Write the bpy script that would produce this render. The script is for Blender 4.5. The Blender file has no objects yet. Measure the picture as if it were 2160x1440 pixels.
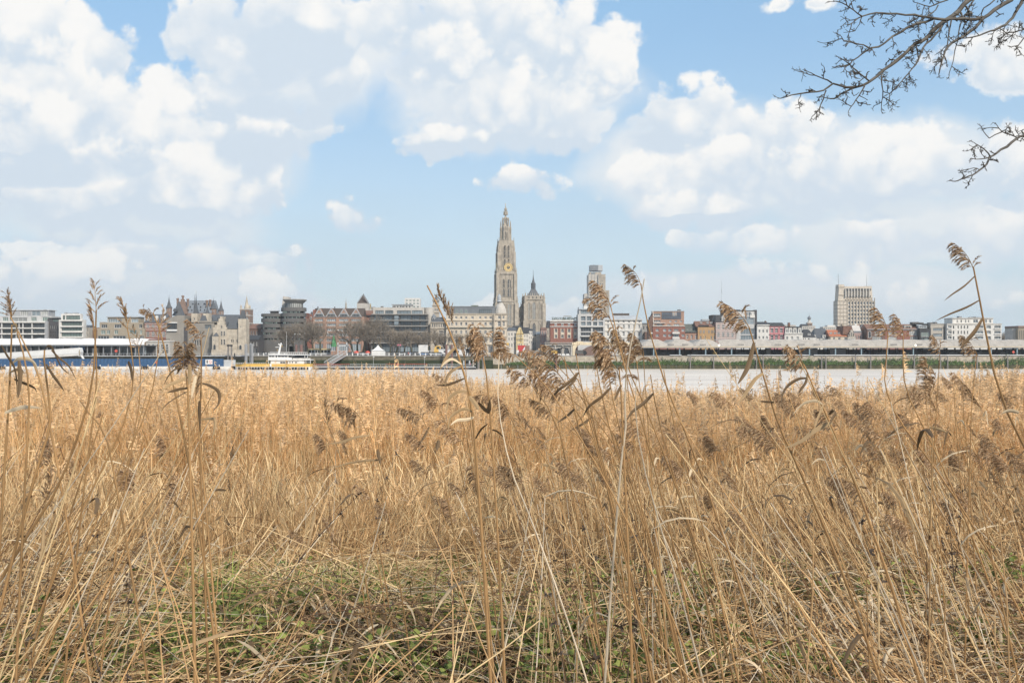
import bpy, bmesh, math, random
import numpy as np
from mathutils import Vector, Matrix, Euler

random.seed(7)
SC = bpy.context.scene
COL = SC.collection

# ---------------------------------------------------------------- camera
EYE = 8.4            # metres above the river
FPX = 2160.0         # focal length in pixels of the photograph (36 mm on full frame)
HOR = 740.0          # horizon row in the photograph
cam_d = bpy.data.cameras.new('camera')
cam_d.sensor_width = 36.0
cam_d.lens = 36.0
cam_d.shift_y = 20.0 / 2160.0
cam_d.clip_start = 0.05
cam_d.clip_end = 6000.0
cam = bpy.data.objects.new('camera', cam_d)
COL.objects.link(cam)
cam.location = (0, 0, EYE)
cam.rotation_euler = (math.radians(90), 0, 0)
SC.camera = cam

# ---------------------------------------------------------------- view
SC.view_settings.view_transform = 'Standard'
SC.view_settings.look = 'None'
SC.view_settings.exposure = 0.12
SC.view_settings.gamma = 1.0
SC.view_settings.use_curve_mapping = False
SC.cycles.max_bounces = 6
SC.cycles.diffuse_bounces = 3
SC.cycles.glossy_bounces = 2
SC.cycles.transparent_max_bounces = 8
SC.cycles.caustics_reflective = False
SC.cycles.caustics_refractive = False
SC.cycles.use_denoising = True

# ---------------------------------------------------------------- sun
SUN_EL, SUN_AZ = math.radians(40), math.radians(146)   # azimuth clockwise from the view axis (+Y)
sd = bpy.data.lights.new('sun', 'SUN')
sd.energy = 4.3
sd.angle = math.radians(6)
sd.color = (1.0, 0.90, 0.76)
sun = bpy.data.objects.new('sun', sd)
COL.objects.link(sun)
sv = Vector((math.sin(SUN_AZ) * math.cos(SUN_EL), math.cos(SUN_AZ) * math.cos(SUN_EL), math.sin(SUN_EL)))
sun.rotation_euler = sv.to_track_quat('Z', 'Y').to_euler()

# ---------------------------------------------------------------- sky with cumulus
def build_world():
    w = bpy.data.worlds.new('World')
    SC.world = w
    w.use_nodes = True
    nt = w.node_tree
    nt.nodes.clear()
    N, L = nt.nodes, nt.links

    def put(sock, v):
        if isinstance(v, bpy.types.NodeSocket):
            L.new(v, sock)
        else:
            sock.default_value = v

    def M(op, a, b=None, c=None, clamp=False):
        n = N.new('ShaderNodeMath'); n.operation = op; n.use_clamp = clamp
        put(n.inputs[0], a)
        if b is not None: put(n.inputs[1], b)
        if c is not None: put(n.inputs[2], c)
        return n.outputs[0]

    def V(op, a, b=None, c=None):
        n = N.new('ShaderNodeVectorMath'); n.operation = op
        put(n.inputs[0], a)
        if b is not None: put(n.inputs[1], b)
        if c is not None: put(n.inputs[2], c)
        return n.outputs['Value'] if op in ('DOT_PRODUCT', 'LENGTH') else n.outputs['Vector']

    def smooth(x, lo, hi, a=0.0, b=1.0):
        n = N.new('ShaderNodeMapRange'); n.interpolation_type = 'SMOOTHSTEP'
        put(n.inputs[0], x)
        for i, v in enumerate((lo, hi, a, b)): put(n.inputs[i + 1], v)
        return n.outputs[0]

    def mix(f, a, b):
        n = N.new('ShaderNodeMix'); n.data_type = 'RGBA'
        put(n.inputs['Factor'], f); put(n.inputs[6], a); put(n.inputs[7], b)
        return n.outputs[2]

    def noise(vec, scale, detail, rough, out='Fac'):
        n = N.new('ShaderNodeTexNoise')
        put(n.inputs['Vector'], vec)
        n.inputs['Scale'].default_value = scale
        n.inputs['Detail'].default_value = detail
        n.inputs['Roughness'].default_value = rough
        return n.outputs[out]

    sky = N.new('ShaderNodeTexSky')
    sky.sky_type = 'NISHITA'
    sky.sun_disc = False
    sky.sun_elevation = SUN_EL
    sky.sun_rotation = SUN_AZ
    sky.air_density = 1.0
    sky.dust_density = 0.6
    sky.ozone_density = 1.3

    d = N.new('ShaderNodeTexCoord').outputs['Generated']
    sep = N.new('ShaderNodeSeparateXYZ'); L.new(d, sep.inputs[0])
    az = M('ARCTAN2', sep.outputs[0], sep.outputs[1])
    el = M('ARCSINE', M('MINIMUM', M('MAXIMUM', sep.outputs[2], -0.999), 0.999))
    cmb = N.new('ShaderNodeCombineXYZ'); L.new(az, cmb.inputs[0]); L.new(el, cmb.inputs[1])
    # domain warp of the direction: the ragged outlines of the clouds
    warp = V('SUBTRACT', noise(d, 9.0, 4.0, 0.60, 'Color'), (0.5, 0.5, 0.5))
    p = V('MULTIPLY_ADD', warp, (0.105, 0.060, 0.0), cmb.outputs[0])

    # cumulus heaps: (column, row, half width, half height) on the photograph, weight
    HEAPS = [
        (50, 120, 150, 120, 1), (150, 90, 75, 85, 1), (120, 230, 200, 120, 1), (20, 280, 150, 75, 1), (255, 120, 48, 70, .8),
        (395, 195, 85, 60, 1), (480, 235, 130, 85, 1), (570, 285, 110, 75, 1), (640, 275, 75, 48, 1), (330, 290, 120, 110, 1),
        (430, 350, 170, 110, 1), (300, 405, 260, 80, 1), (110, 405, 120, 60, 1), (560, 410, 34, 50, .9),
        (250, 548, 280, 42, .8), (560, 548, 120, 40, .8), (90, 590, 200, 45, .7), (530, 625, 75, 50, .7), (630, 625, 55, 40, .6),
        (435, 65, 95, 65, 1), (540, 110, 170, 100, .75), (640, 90, 70, 50, .9), (720, 180, 90, 45, .9), (640, 50, 260, 90, .7),
        (900, 60, 150, 100, 1), (1060, 55, 270, 115, 1), (1200, 90, 130, 80, 1), (930, 135, 120, 75, 1), (1255, 160, 90, 75, 1),
        (1235, 265, 85, 55, .9), (1090, 220, 270, 100, .7), (940, 300, 75, 26, .8),
        (1450, 245, 130, 68, 1), (1545, 270, 60, 45, 1), (1485, 390, 150, 85, 1), (1430, 435, 120, 38, .8), (1565, 350, 65, 55, 1),
        (1680, 290, 85, 78, 1), (1850, 345, 140, 78, 1), (1740, 380, 160, 75, 1), (1970, 365, 130, 58, .9), (2110, 345, 95, 75, 1),
        (2090, 125, 110, 65, .75), (1840, 505, 140, 55, .65), (1560, 500, 130, 36, .6), (1980, 500, 90, 45, .55), (2130, 480, 80, 95, .7),
        (1650, 572, 160, 30, .5), (1130, 398, 100, 32, .75), (760, 462, 50, 22, .6), (1390, 612, 80, 45, .6), (1010, 668, 80, 45, .7),
        (1180, 655, 90, 40, .55), (1690, 4, 120, 18, .15), (2000, 640, 260, 40, .5), (330, 650, 260, 30, .5),
    ]
    # cauliflower heads: smooth cells and fine turbulence that push every outline in and out
    vor = N.new('ShaderNodeTexVoronoi'); vor.feature = 'F1'
    put(vor.inputs['Vector'], V('MULTIPLY_ADD', warp, (0.05, 0.05, 0.05), d))
    vor.inputs['Scale'].default_value = 24.0
    vor.inputs['Detail'].default_value = 1.0
    vor.inputs['Roughness'].default_value = 0.6
    puff = M('SUBTRACT', 0.42, vor.outputs['Distance'])
    fine = M('SUBTRACT', noise(d, 34.0, 4.0, 0.66), 0.5)
    ragged = M('MULTIPLY_ADD', puff, 0.70, M('MULTIPLY', fine, 0.95))
    F = L_ = None
    SOFT = [(650, 130, 280, 160), (1080, 190, 330, 160), (280, 470, 330, 80), (250, 585, 420, 70), (1900, 490, 360, 90), (1500, 340, 290, 150),
            (1650, 610, 560, 60), (480, 650, 320, 45), (70, 280, 260, 230), (400, 350, 300, 140), (1800, 360, 420, 130), (1040, 675, 260, 50)]
    soft = None
    for (cx, cy, rx, ry) in SOFT:
        a = math.atan((cx - 1080) / FPX)
        e = math.atan((HOR - cy) / math.hypot(FPX, cx - 1080))
        q = V('MULTIPLY_ADD', p, (FPX / rx, FPX / ry, 0), (-a * FPX / rx, -e * FPX / ry, 0))
        k = M('MULTIPLY_ADD', V('DOT_PRODUCT', q, q), -1.0, 1.0, clamp=True)
        soft = k if soft is None else M('MAXIMUM', soft, k)
    soft = M('MULTIPLY', smooth(M('MULTIPLY_ADD', ragged, 0.25, soft), 0.0, 0.7), 0.88)
    bias = {}
    for (cx, cy, rx, ry, wt) in HEAPS:
        a = math.atan((cx - 1080) / FPX)
        e = math.atan((HOR - cy) / math.hypot(FPX, cx - 1080))
        ia, ie = FPX / (rx * 1.26 + 12), FPX / (ry * 1.28 + 12)
        q = V('MULTIPLY_ADD', p, (ia, ie, 0), (-a * ia, -e * ie, 0))
        if wt not in bias: bias[wt] = M('ADD', ragged, 0.5 + 0.5 * wt)
        fall = M('MULTIPLY_ADD', V('DOT_PRODUCT', q, q), -1.0, bias[wt], clamp=True)     # 1 - r^2, roughened
        s = V('DOT_PRODUCT', q, (0.18, 0.8, 0.0))
        k = M('MULTIPLY', fall, 2.6, clamp=True)
        L_ = s if L_ is None else M('MULTIPLY_ADD', k, M('SUBTRACT', s, L_), L_)
        F = fall if F is None else M('MAXIMUM', F, fall)
    # the rest of the sky carries the same broken cumulus
    gen = noise(V('MULTIPLY', d, (1.0, 1.0, 2.2)), 2.6, 3.0, 0.55)
    away = M('MAXIMUM', smooth(M('ABSOLUTE', az), 0.50, 0.68), smooth(el, 0.36, 0.48))
    F = M('MAXIMUM', F, M('MULTIPLY', smooth(M('MULTIPLY_ADD', ragged, 0.2, gen), 0.42, 0.70), away))
    alpha = smooth(F, 0.04, 0.34)
    alpha = M('MULTIPLY', alpha, smooth(el, 0.03, 0.17, 0.55, 1.0))
    # flat grey bases under the big heaps
    base_k = None
    for (cx, cy, rx, ry) in ((110, 348, 220, 36), (330, 492, 320, 42), (660, 232, 200, 40), (1090, 318, 260, 34), (520, 330, 110, 60), (1880, 438, 330, 26), (1480, 462, 170, 22), (300, 640, 300, 26), (620, 120, 110, 70)):
        a = math.atan((cx - 1080) / FPX); e = math.atan((HOR - cy) / math.hypot(FPX, cx - 1080))
        q = V('MULTIPLY_ADD', p, (FPX / rx, FPX / ry, 0), (-a * FPX / rx, -e * FPX / ry, 0))
        k = M('MULTIPLY_ADD', V('DOT_PRODUCT', q, q), -1.0, M('MULTIPLY_ADD', fine, 0.5, 1.0), clamp=True)
        base_k = k if base_k is None else M('MAXIMUM', base_k, k)
    L_ = M('MULTIPLY_ADD', base_k, -1.25, L_)
    lit = M('ADD', L_, M('MULTIPLY_ADD', puff, 0.9, M('MULTIPLY', fine, 1.2)))
    lit = smooth(lit, -0.80, 0.26)
    cloud = mix(lit, (4.1, 4.7, 5.32, 1), (6.0, 5.97, 5.86, 1))
    # thin veil that whitens the blue towards the horizon
    veil = M('MULTIPLY_ADD', smooth(el, 0.0, 0.34, 1.0, 0.0), 0.25, M('MULTIPLY', smooth(noise(V('MULTIPLY', d, (1, 1, 3)), 5.0, 2.0, 0.5), 0.3, 0.7), 0.12), clamp=True)
    veil = M('ADD', veil, 0.62, clamp=True)
    air = mix(smooth(el, 0.02, 0.34), (3.85, 4.65, 5.15, 1), (2.1, 3.65, 5.35, 1))
    base = mix(veil, sky.outputs[0], air)
    base = mix(soft, base, mix(smooth(L_, -0.8, 0.8), (4.65, 5.05, 5.4, 1), (5.4, 5.55, 5.62, 1)))
    col = mix(alpha, base, cloud)
    bg = N.new('ShaderNodeBackground')
    L.new(col, bg.inputs[0])
    bg.inputs[1].default_value = 0.15
    out = N.new('ShaderNodeOutputWorld')
    L.new(bg.outputs[0], out.inputs[0])
    w.cycles.sampling_method = 'MANUAL'
    w.cycles.sample_map_resolution = 512

build_world()

# ================================================================ helpers
def link(o, parent=None):
    COL.objects.link(o)
    if parent is not None: o.parent = parent
    return o

def tag(o, label=None, cat=None, group=None, kind=None):
    if label: o['label'] = label
    if cat: o['category'] = cat
    if group: o['group'] = group
    if kind: o['kind'] = kind
    return o

def thing(name, label, cat, loc=(0, 0, 0), rotz=0.0, group=None):
    o = bpy.data.objects.new(name, None)
    o.empty_display_size = 0.2
    o.location = loc
    o.rotation_euler = (0, 0, rotz)
    link(o)
    return tag(o, label, cat, group)

def dup(root, loc=None, rotz=None, scale=None, label=None, group=None):
    r = root.copy(); COL.objects.link(r)
    if loc is not None: r.location = loc
    if rotz is not None: r.rotation_euler = (0, 0, rotz)
    if scale is not None: r.scale = (scale,) * 3
    if label: r['label'] = label
    if group: r['group'] = group
    for ch in list(root.children):
        c = ch.copy(); COL.objects.link(c); c.parent = r
        for g in list(ch.children):
            k = g.copy(); COL.objects.link(k); k.parent = c
    return r

MARKS = [(20, 'grey terraced flats'), (110, 'slit window house'), (150, 'slim white block'), (215, 'low brown house'), (262, 'tan brick flats'), (328, 'striped brick house'), (369, 'pyramid roof'), (425, 'brick castle annex'), (485, 'old castle'), (517, 'belfry'), (568, 'office block wing'), (615, 'saucer roof'), (650, 'ferry stern'), (675, 'tram'), (700, 'silver gangway'), (730, 'brick gables'), (765, 'glass pyramid'), (798, 'white tent'), (845, 'terraced flats'), (893, 'white box truck'), (925, 'yellow machine'),
         (965, 'site caravans'), (1000, 'hotel mansard'), (1055, 'white dome'), (1078, 'white lane house'), (1098, 'yellow gable'), (1125, 'blunt tower'), (1160, 'yellow excavator'), (1190, 'red corner building'), (1235, 'grey framed flats'), (1262, 'skyscraper'), (1315, 'white bank'), (1362, 'first shed bay'), (1410, 'solar roof'), (1458, 'mossy grey roof'), (1490, 'ochre house'), (1530, 'pink striped house'), (1575, 'glass building'), (1610, 'cream house'), (1640, 'pink house'), (1674, 'four dormers'), (1708, 'onion dome'),
         (1737, 'dark hip roof'), (1770, 'orange roof'), (1802, 'stepped gables'), (1825, 'ribbed tower'), (1848, 'arched stair window'), (1882, 'middle terrace house'), (1920, 'square bay window'), (1952, 'black brick house'), (1978, 'beige office'), (2020, 'narrow white windows'), (2065, 'white flats'), (2100, 'white flats corner'), (2130, 'far tree clump'), (2160, 'tan warehouse')]
def mark(c): return min(MARKS, key=lambda m: abs(m[0] - c))[1]
SEEN = {}
def own_label(*tries):
    for t in tries:
        if t not in SEEN: SEEN[t] = 1; return t
    return tries[-1]

class MB:
    """collects faces and links them as one mesh"""
    def __init__(s):
        s.v, s.f, s.m = [], [], []
    def add(s, vs, fs, m=0):
        n = len(s.v); s.v += [tuple(p) for p in vs]
        s.f += [tuple(i + n for i in f) for f in fs]; s.m += [m] * len(fs)
        return s
    def quad(s, a, b, c, d, m=0): return s.add([a, b, c, d], [(0, 1, 2, 3)], m)
    def box(s, x0, x1, y0, y1, z0, z1, m=0):
        if x1 < x0: x0, x1 = x1, x0
        if z1 < z0: z0, z1 = z1, z0
        vs = [(x0, y0, z0), (x1, y0, z0), (x1, y1, z0), (x0, y1, z0), (x0, y0, z1), (x1, y0, z1), (x1, y1, z1), (x0, y1, z1)]
        return s.add(vs, [(0, 3, 2, 1), (4, 5, 6, 7), (0, 1, 5, 4), (1, 2, 6, 5), (2, 3, 7, 6), (3, 0, 4, 7)], m)
    def prism(s, poly, y0, y1, m=0):
        """polygon in x,z (counter-clockwise seen from -y) pushed from y0 to y1"""
        n = len(poly)
        vs = [(x, y0, z) for x, z in poly] + [(x, y1, z) for x, z in poly]
        fs = [tuple(range(n)), tuple(range(2 * n - 1, n - 1, -1))]
        fs += [(i + n, (i + 1) % n + n, (i + 1) % n, i) for i in range(n)]
        return s.add(vs, fs, m)
    def prismx(s, poly, x0, x1, m=0):
        """polygon in y,z pushed along x"""
        n = len(poly)
        vs = [(x0, y, z) for y, z in poly] + [(x1, y, z) for y, z in poly]
        fs = [tuple(range(n - 1, -1, -1)), tuple(range(n, 2 * n))]
        fs += [(i, (i + 1) % n, (i + 1) % n + n, i + n) for i in range(n)]
        return s.add(vs, fs, m)
    def lathe(s, cx, cy, prof, n=12, m=0, ph=0.0, sx=1.0, sy=1.0):
        """profile of (radius, z) turned round a vertical axis"""
        vs, fs = [], []
        for r, z in prof:
            for i in range(n):
                a = ph + 2 * math.pi * i / n
                vs.append((cx + sx * r * math.cos(a), cy + sy * r * math.sin(a), z))
        k = len(prof)
        for j in range(k - 1):
            for i in range(n):
                i2 = (i + 1) % n
                fs.append((j * n + i, j * n + i2, (j + 1) * n + i2, (j + 1) * n + i))
        fs.append(tuple(range(n - 1, -1, -1)))
        fs.append(tuple((k - 1) * n + i for i in range(n)))
        return s.add(vs, fs, m)
    def tube(s, pts, radii, n=6, m=0, cap=True):
        pts = [Vector(p) for p in pts]
        if not isinstance(radii, (list, tuple)): radii = [radii] * len(pts)
        vs, fs = [], []
        up = None
        for i, p in enumerate(pts):
            t = (pts[min(i + 1, len(pts) - 1)] - pts[max(i - 1, 0)])
            if t.length < 1e-9: t = Vector((0, 0, 1))
            t.normalize()
            if up is None:
                up = Vector((0, 0, 1)) if abs(t.z) < 0.9 else Vector((1, 0, 0))
            a = t.cross(up)
            if a.length < 1e-6: a = t.orthogonal()
            a.normalize(); b = a.cross(t); up = b
            for k in range(n):
                an = 2 * math.pi * k / n
                vs.append(p + (a * math.cos(an) + b * math.sin(an)) * radii[i])
        for i in range(len(pts) - 1):
            for k in range(n):
                k2 = (k + 1) % n
                fs.append((i * n + k, i * n + k2, (i + 1) * n + k2, (i + 1) * n + k))
        if cap:
            fs.append(tuple(range(n - 1, -1, -1))); fs.append(tuple((len(pts) - 1) * n + k for k in range(n)))
        return s.add(vs, fs, m)
    def ribbon(s, pts, widths, side, m=0, fold=0.0):
        """leaf blade: a strip of two faces across, folded along its midrib"""
        pts = [Vector(p) for p in pts]
        vs, fs = [], []
        for i, p in enumerate(pts):
            t = (pts[min(i + 1, len(pts) - 1)] - pts[max(i - 1, 0)])
            if t.length < 1e-9: t = Vector((0, 0, 1))
            t.normalize()
            sd_ = side - t * side.dot(t)
            if sd_.length < 1e-6: sd_ = t.orthogonal()
            sd_.normalize(); nn = sd_.cross(t)
            w = widths[i] * 0.5
            vs += [p - sd_ * w + nn * (w * fold), p, p + sd_ * w + nn * (w * fold)]
        for i in range(len(pts) - 1):
            fs += [(3 * i, 3 * i + 1, 3 * i + 4, 3 * i + 3), (3 * i + 1, 3 * i + 2, 3 * i + 5, 3 * i + 4)]
        return s.add(vs, fs, m)
    def mesh(s, name, mats, smooth=False):
        me = bpy.data.meshes.new(name)
        me.from_pydata(s.v, [], s.f)
        for m in mats: me.materials.append(m)
        if len(mats) > 1: me.polygons.foreach_set('material_index', s.m)
        if smooth: me.polygons.foreach_set('use_smooth', [True] * len(s.f))
        me.update()
        return me
    def build(s, name, mats, parent=None, loc=(0, 0, 0), smooth=False, kind=None):
        if not isinstance(mats, (list, tuple)): mats = [mats]
        o = bpy.data.objects.new(name, s.mesh(name, mats, smooth))
        o.location = loc
        link(o, parent)
        if kind: o['kind'] = kind
        return o

# ---------------------------------------------------------------- materials
def material(name, rgb, rough=0.8, var=0.14, scale=0.5, streak=0.0, metallic=0.0, rgb2=None, spec=0.3, detail=4.0, stretch=(1, 1, 1), rand=0.0, bump=0.0):
    """one base colour broken up by noise, run-down streaks and a per-object variation"""
    m = bpy.data.materials.new(name); m.use_nodes = True
    nt = m.node_tree; N, L = nt.nodes, nt.links
    b = N['Principled BSDF']
    b.inputs['Roughness'].default_value = rough
    b.inputs['Metallic'].default_value = metallic
    b.inputs['Specular IOR Level'].default_value = spec
    tc = N.new('ShaderNodeTexCoord'); mp = N.new('ShaderNodeMapping')
    mp.inputs['Scale'].default_value = stretch
    L.new(tc.outputs['Object'], mp.inputs[0])
    n1 = N.new('ShaderNodeTexNoise'); n1.inputs['Scale'].default_value = scale
    n1.inputs['Detail'].default_value = detail; n1.inputs['Roughness'].default_value = 0.6
    L.new(mp.outputs[0], n1.inputs[0])
    ramp = N.new('ShaderNodeMapRange'); ramp.inputs[1].default_value = 0.3; ramp.inputs[2].default_value = 0.7
    L.new(n1.outputs['Fac'], ramp.inputs[0])
    mx = N.new('ShaderNodeMix'); mx.data_type = 'RGBA'
    c2 = rgb2 if rgb2 else tuple(min(1, c * (1 + var)) for c in rgb)
    c1 = tuple(c * (1 - var) for c in rgb) if not rgb2 else rgb
    mx.inputs[6].default_value = (*c1, 1); mx.inputs[7].default_value = (*c2, 1)
    L.new(ramp.outputs[0], mx.inputs['Factor'])
    col = mx.outputs[2]
    if streak:
        mp2 = N.new('ShaderNodeMapping'); mp2.inputs['Scale'].default_value = (1.2, 1.2, 0.12)
        L.new(tc.outputs['Object'], mp2.inputs[0])
        n2 = N.new('ShaderNodeTexNoise'); n2.inputs['Scale'].default_value = 1.0; n2.inputs['Detail'].default_value = 4
        L.new(mp2.outputs[0], n2.inputs[0])
        r2 = N.new('ShaderNodeMapRange'); r2.inputs[1].default_value = 0.45; r2.inputs[2].default_value = 0.75; r2.inputs[4].default_value = streak
        L.new(n2.outputs['Fac'], r2.inputs[0])
        m2 = N.new('ShaderNodeMix'); m2.data_type = 'RGBA'
        m2.inputs[7].default_value = (*(c * 0.6 for c in rgb), 1)
        L.new(r2.outputs[0], m2.inputs['Factor']); L.new(col, m2.inputs[6]); col = m2.outputs[2]
    if rand:
        oi = N.new('ShaderNodeObjectInfo')
        hv = N.new('ShaderNodeHueSaturation')
        r3 = N.new('ShaderNodeMapRange'); r3.inputs[3].default_value = 1 - rand; r3.inputs[4].default_value = 1 + rand
        L.new(oi.outputs['Random'], r3.inputs[0]); L.new(r3.outputs[0], hv.inputs['Value'])
        L.new(col, hv.inputs['Color']); col = hv.outputs[0]
    L.new(col, b.inputs['Base Color'])
    if bump:
        bp = N.new('ShaderNodeBump'); bp.inputs['Strength'].default_value = bump
        L.new(n1.outputs['Fac'], bp.inputs['Height']); L.new(bp.outputs[0], b.inputs['Normal'])
    return m

MT = {}
def mt(key, *a, **k):
    if key not in MT: MT[key] = material(key, *a, **k)
    return MT[key]

for key, rgb, kw in [
    ('white_render', (.74, .715, .67), dict(streak=.25)), ('grey_panel', (.36, .37, .39), dict(streak=.15)), ('pale_panel', (.57, .565, .555), dict(streak=.15)),
    ('dark_brick', (.085, .08, .085), dict(scale=2)), ('tan_brick', (.40, .33, .235), dict(scale=1.5, streak=.15)), ('red_brick', (.33, .125, .085), dict(scale=1.5, streak=.2)),
    ('orange_brick', (.44, .25, .17), dict(scale=1.5, streak=.15)), ('brown_brick', (.20, .115, .085), dict(scale=1.5, streak=.2)), ('old_brick', (.30, .19, .14), dict(scale=1, streak=.3)),
    ('pink_brick', (.45, .30, .27), dict(scale=1.5, streak=.2)), ('ochre_brick', (.53, .31, .12), dict(scale=1.5, streak=.15)), ('limestone', (.56, .48, .37), dict(scale=.5, var=.3, streak=.35)),
    ('cathedral_stone', (.45, .385, .30), dict(scale=.35, var=.3, streak=.55)), ('grey_brick', (.315, .285, .245), dict(scale=.3, var=.16, streak=.2)), ('cream_render', (.68, .575, .435), dict(streak=.2)),
    ('old_cream', (.53, .45, .35), dict(streak=.35, var=.2)), ('pink_render', (.56, .20, .22), dict(streak=.2)), ('yellow_render', (.78, .62, .30), dict(streak=.15)), ('beige_render', (.50, .45, .38), dict(streak=.2)),
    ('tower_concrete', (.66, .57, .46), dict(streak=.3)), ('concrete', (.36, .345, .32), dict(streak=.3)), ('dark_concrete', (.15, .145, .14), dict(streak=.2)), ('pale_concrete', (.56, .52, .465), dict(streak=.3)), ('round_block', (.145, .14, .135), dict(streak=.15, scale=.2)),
    ('slate', (.105, .115, .13), dict(scale=1.2, streak=.2, rough=.55)), ('dark_slate', (.05, .052, .058), dict(scale=1.2, rough=.6)), ('brown_tile', (.10, .075, .06), dict(scale=1.5)), ('red_tile', (.48, .15, .06), dict(scale=1.2, var=.2)),
    ('rust_tile', (.23, .115, .075), dict(scale=1.2, var=.25)), ('zinc', (.21, .235, .265), dict(scale=.6, rough=.45, streak=.2)), ('pale_zinc', (.42, .45, .48), dict(scale=.4, rough=.5)), ('green_slate', (.12, .135, .12), dict(scale=1.2)),
    ('white_paint', (.78, .78, .77), dict(rough=.5, var=.05)), ('cream_steel', (.76, .62, .40), dict(rough=.6, streak=.35)), ('grey_steel', (.30, .31, .33), dict(rough=.45, streak=.2)), ('pale_steel', (.50, .52, .54), dict(rough=.4)),
    ('dark_steel', (.035, .037, .042), dict(rough=.5)), ('blue_steel', (.25, .37, .44), dict(rough=.5)), ('rust_pile', (.24, .13, .11), dict(rough=.8, streak=.3)), ('pile_wood', (.25, .23, .22), dict(streak=.4)), ('black_rubber', (.02, .02, .022), {}),
    ('shed_roof', (.52, .465, .40), dict(scale=.35, var=.18, streak=.3)), ('white_roof', (.80, .77, .74), dict(scale=.3, var=.08)), ('gold', (.80, .52, .12), dict(rough=.3, metallic=.6)), ('clock_gilt', (.82, .56, .17), dict(rough=.4, metallic=.3, scale=3, var=.3)), ('glass_curtain', (.33, .34, .33), dict(rough=.2, spec=.5, rand=.3)),
    ('glass_dark', (.045, .052, .06), dict(rough=.08, spec=.7, rand=.7)), ('glass_green', (.16, .225, .20), dict(rough=.08, spec=.6, rand=.3)), ('glass_blue', (.19, .24, .275), dict(rough=.08, spec=.6, rand=.4)), ('leaf_dark', (.05, .085, .022), dict(scale=2, var=.4)),  # glass_blue base colour lightened to carry bright sky reflections
    ('vehicle_white', (.80, .80, .79), dict(rough=.35, var=.03)), ('vehicle_red', (.62, .03, .03), dict(rough=.4, var=.05)), ('vehicle_yellow', (.85, .50, .03), dict(rough=.4, var=.05)), ('vehicle_blue', (.10, .25, .55), dict(rough=.35, var=.05)), ('vehicle_dark', (.04, .045, .05), dict(rough=.35)),
    ('vehicle_silver', (.45, .47, .48), dict(rough=.3)), ('vehicle_green', (.06, .35, .12), dict(rough=.45)), ('parasol_red', (.75, .09, .05), {}), ('tent_white', (.85, .84, .82), dict(var=.04)), ('lamp_white', (.85, .85, .82), {}), ('solar_panel', (.10, .12, .16), dict(rough=.15, spec=.6)),
    ('skin', (.45, .29, .21), {}), ('cloth_pink', (.70, .15, .25), {}), ('cloth_dark', (.05, .05, .07), {}), ('bare_twig', (.27, .22, .165), dict(var=.3)), ('mossy_bark', (.10, .095, .055), dict(scale=1.5, var=.4)),
]:
    lum = .3 * rgb[0] + .55 * rgb[1] + .15 * rgb[2]
    mt(key, tuple(.84 * (c * .8 + lum * .2) for c in rgb), **kw)

# ---------------------------------------------------------------- buildings
def pX(c, Y): return (c - 1080.0) / FPX * Y
def pZ(r, Y): return EYE + (HOR - r) / FPX * Y
QUAY_Z = 6.2
_WIN = {}

def window_mesh(w, h, nv, nh, fm, gm, arch=False):
    key = (round(w, 2), round(h, 2), nv, nh, fm, gm, arch)
    if key in _WIN: return _WIN[key]
    b = MB(); t = min(0.16, w * .16, h * .16); d = 0.12
    if arch:
        k = 8; r = w / 2; zs = max(h - r * 1.3, h * .4)
        pts = [(0, 0), (w, 0), (w, zs)] + [(r + r * math.cos(a) , zs + (h - zs) * math.sin(a) ** .9) for a in [math.pi * i / k for i in range(1, k)]] + [(0, zs)]
        inn = [(r + (x - r) * (1 - 2 * t / w), t + z * (1 - 2 * t / h)) for x, z in pts]
        n = len(pts)
        for i in range(n):
            j = (i + 1) % n
            b.quad((pts[i][0], 0, pts[i][1]), (pts[j][0], 0, pts[j][1]), (inn[j][0], 0, inn[j][1]), (inn[i][0], 0, inn[i][1]))
            b.quad((inn[i][0], 0, inn[i][1]), (inn[j][0], 0, inn[j][1]), (inn[j][0], d, inn[j][1]), (inn[i][0], d, inn[i][1]))
        b.add([(x, d * .8, z) for x, z in inn], [tuple(range(n))], 1)
    else:
        b.box(0, t, 0, d, 0, h); b.box(w - t, w, 0, d, 0, h); b.box(t, w - t, 0, d, 0, t); b.box(t, w - t, 0, d, h - t, h)
        b.quad((t, d * .8, t), (w - t, d * .8, t), (w - t, d * .8, h - t), (t, d * .8, h - t), 1)
    mu = t * .8
    for i in range(1, nv):
        x = w * i / nv; b.box(x - mu / 2, x + mu / 2, d * .2, d * .75, t, h - t)
    for i in range(1, nh):
        z = h * i / nh; b.box(t, w - t, d * .25, d * .7, z - mu / 2, z + mu / 2)
    me = b.mesh('window', [MT[fm], MT[gm]])
    _WIN[key] = me
    return me

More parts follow.
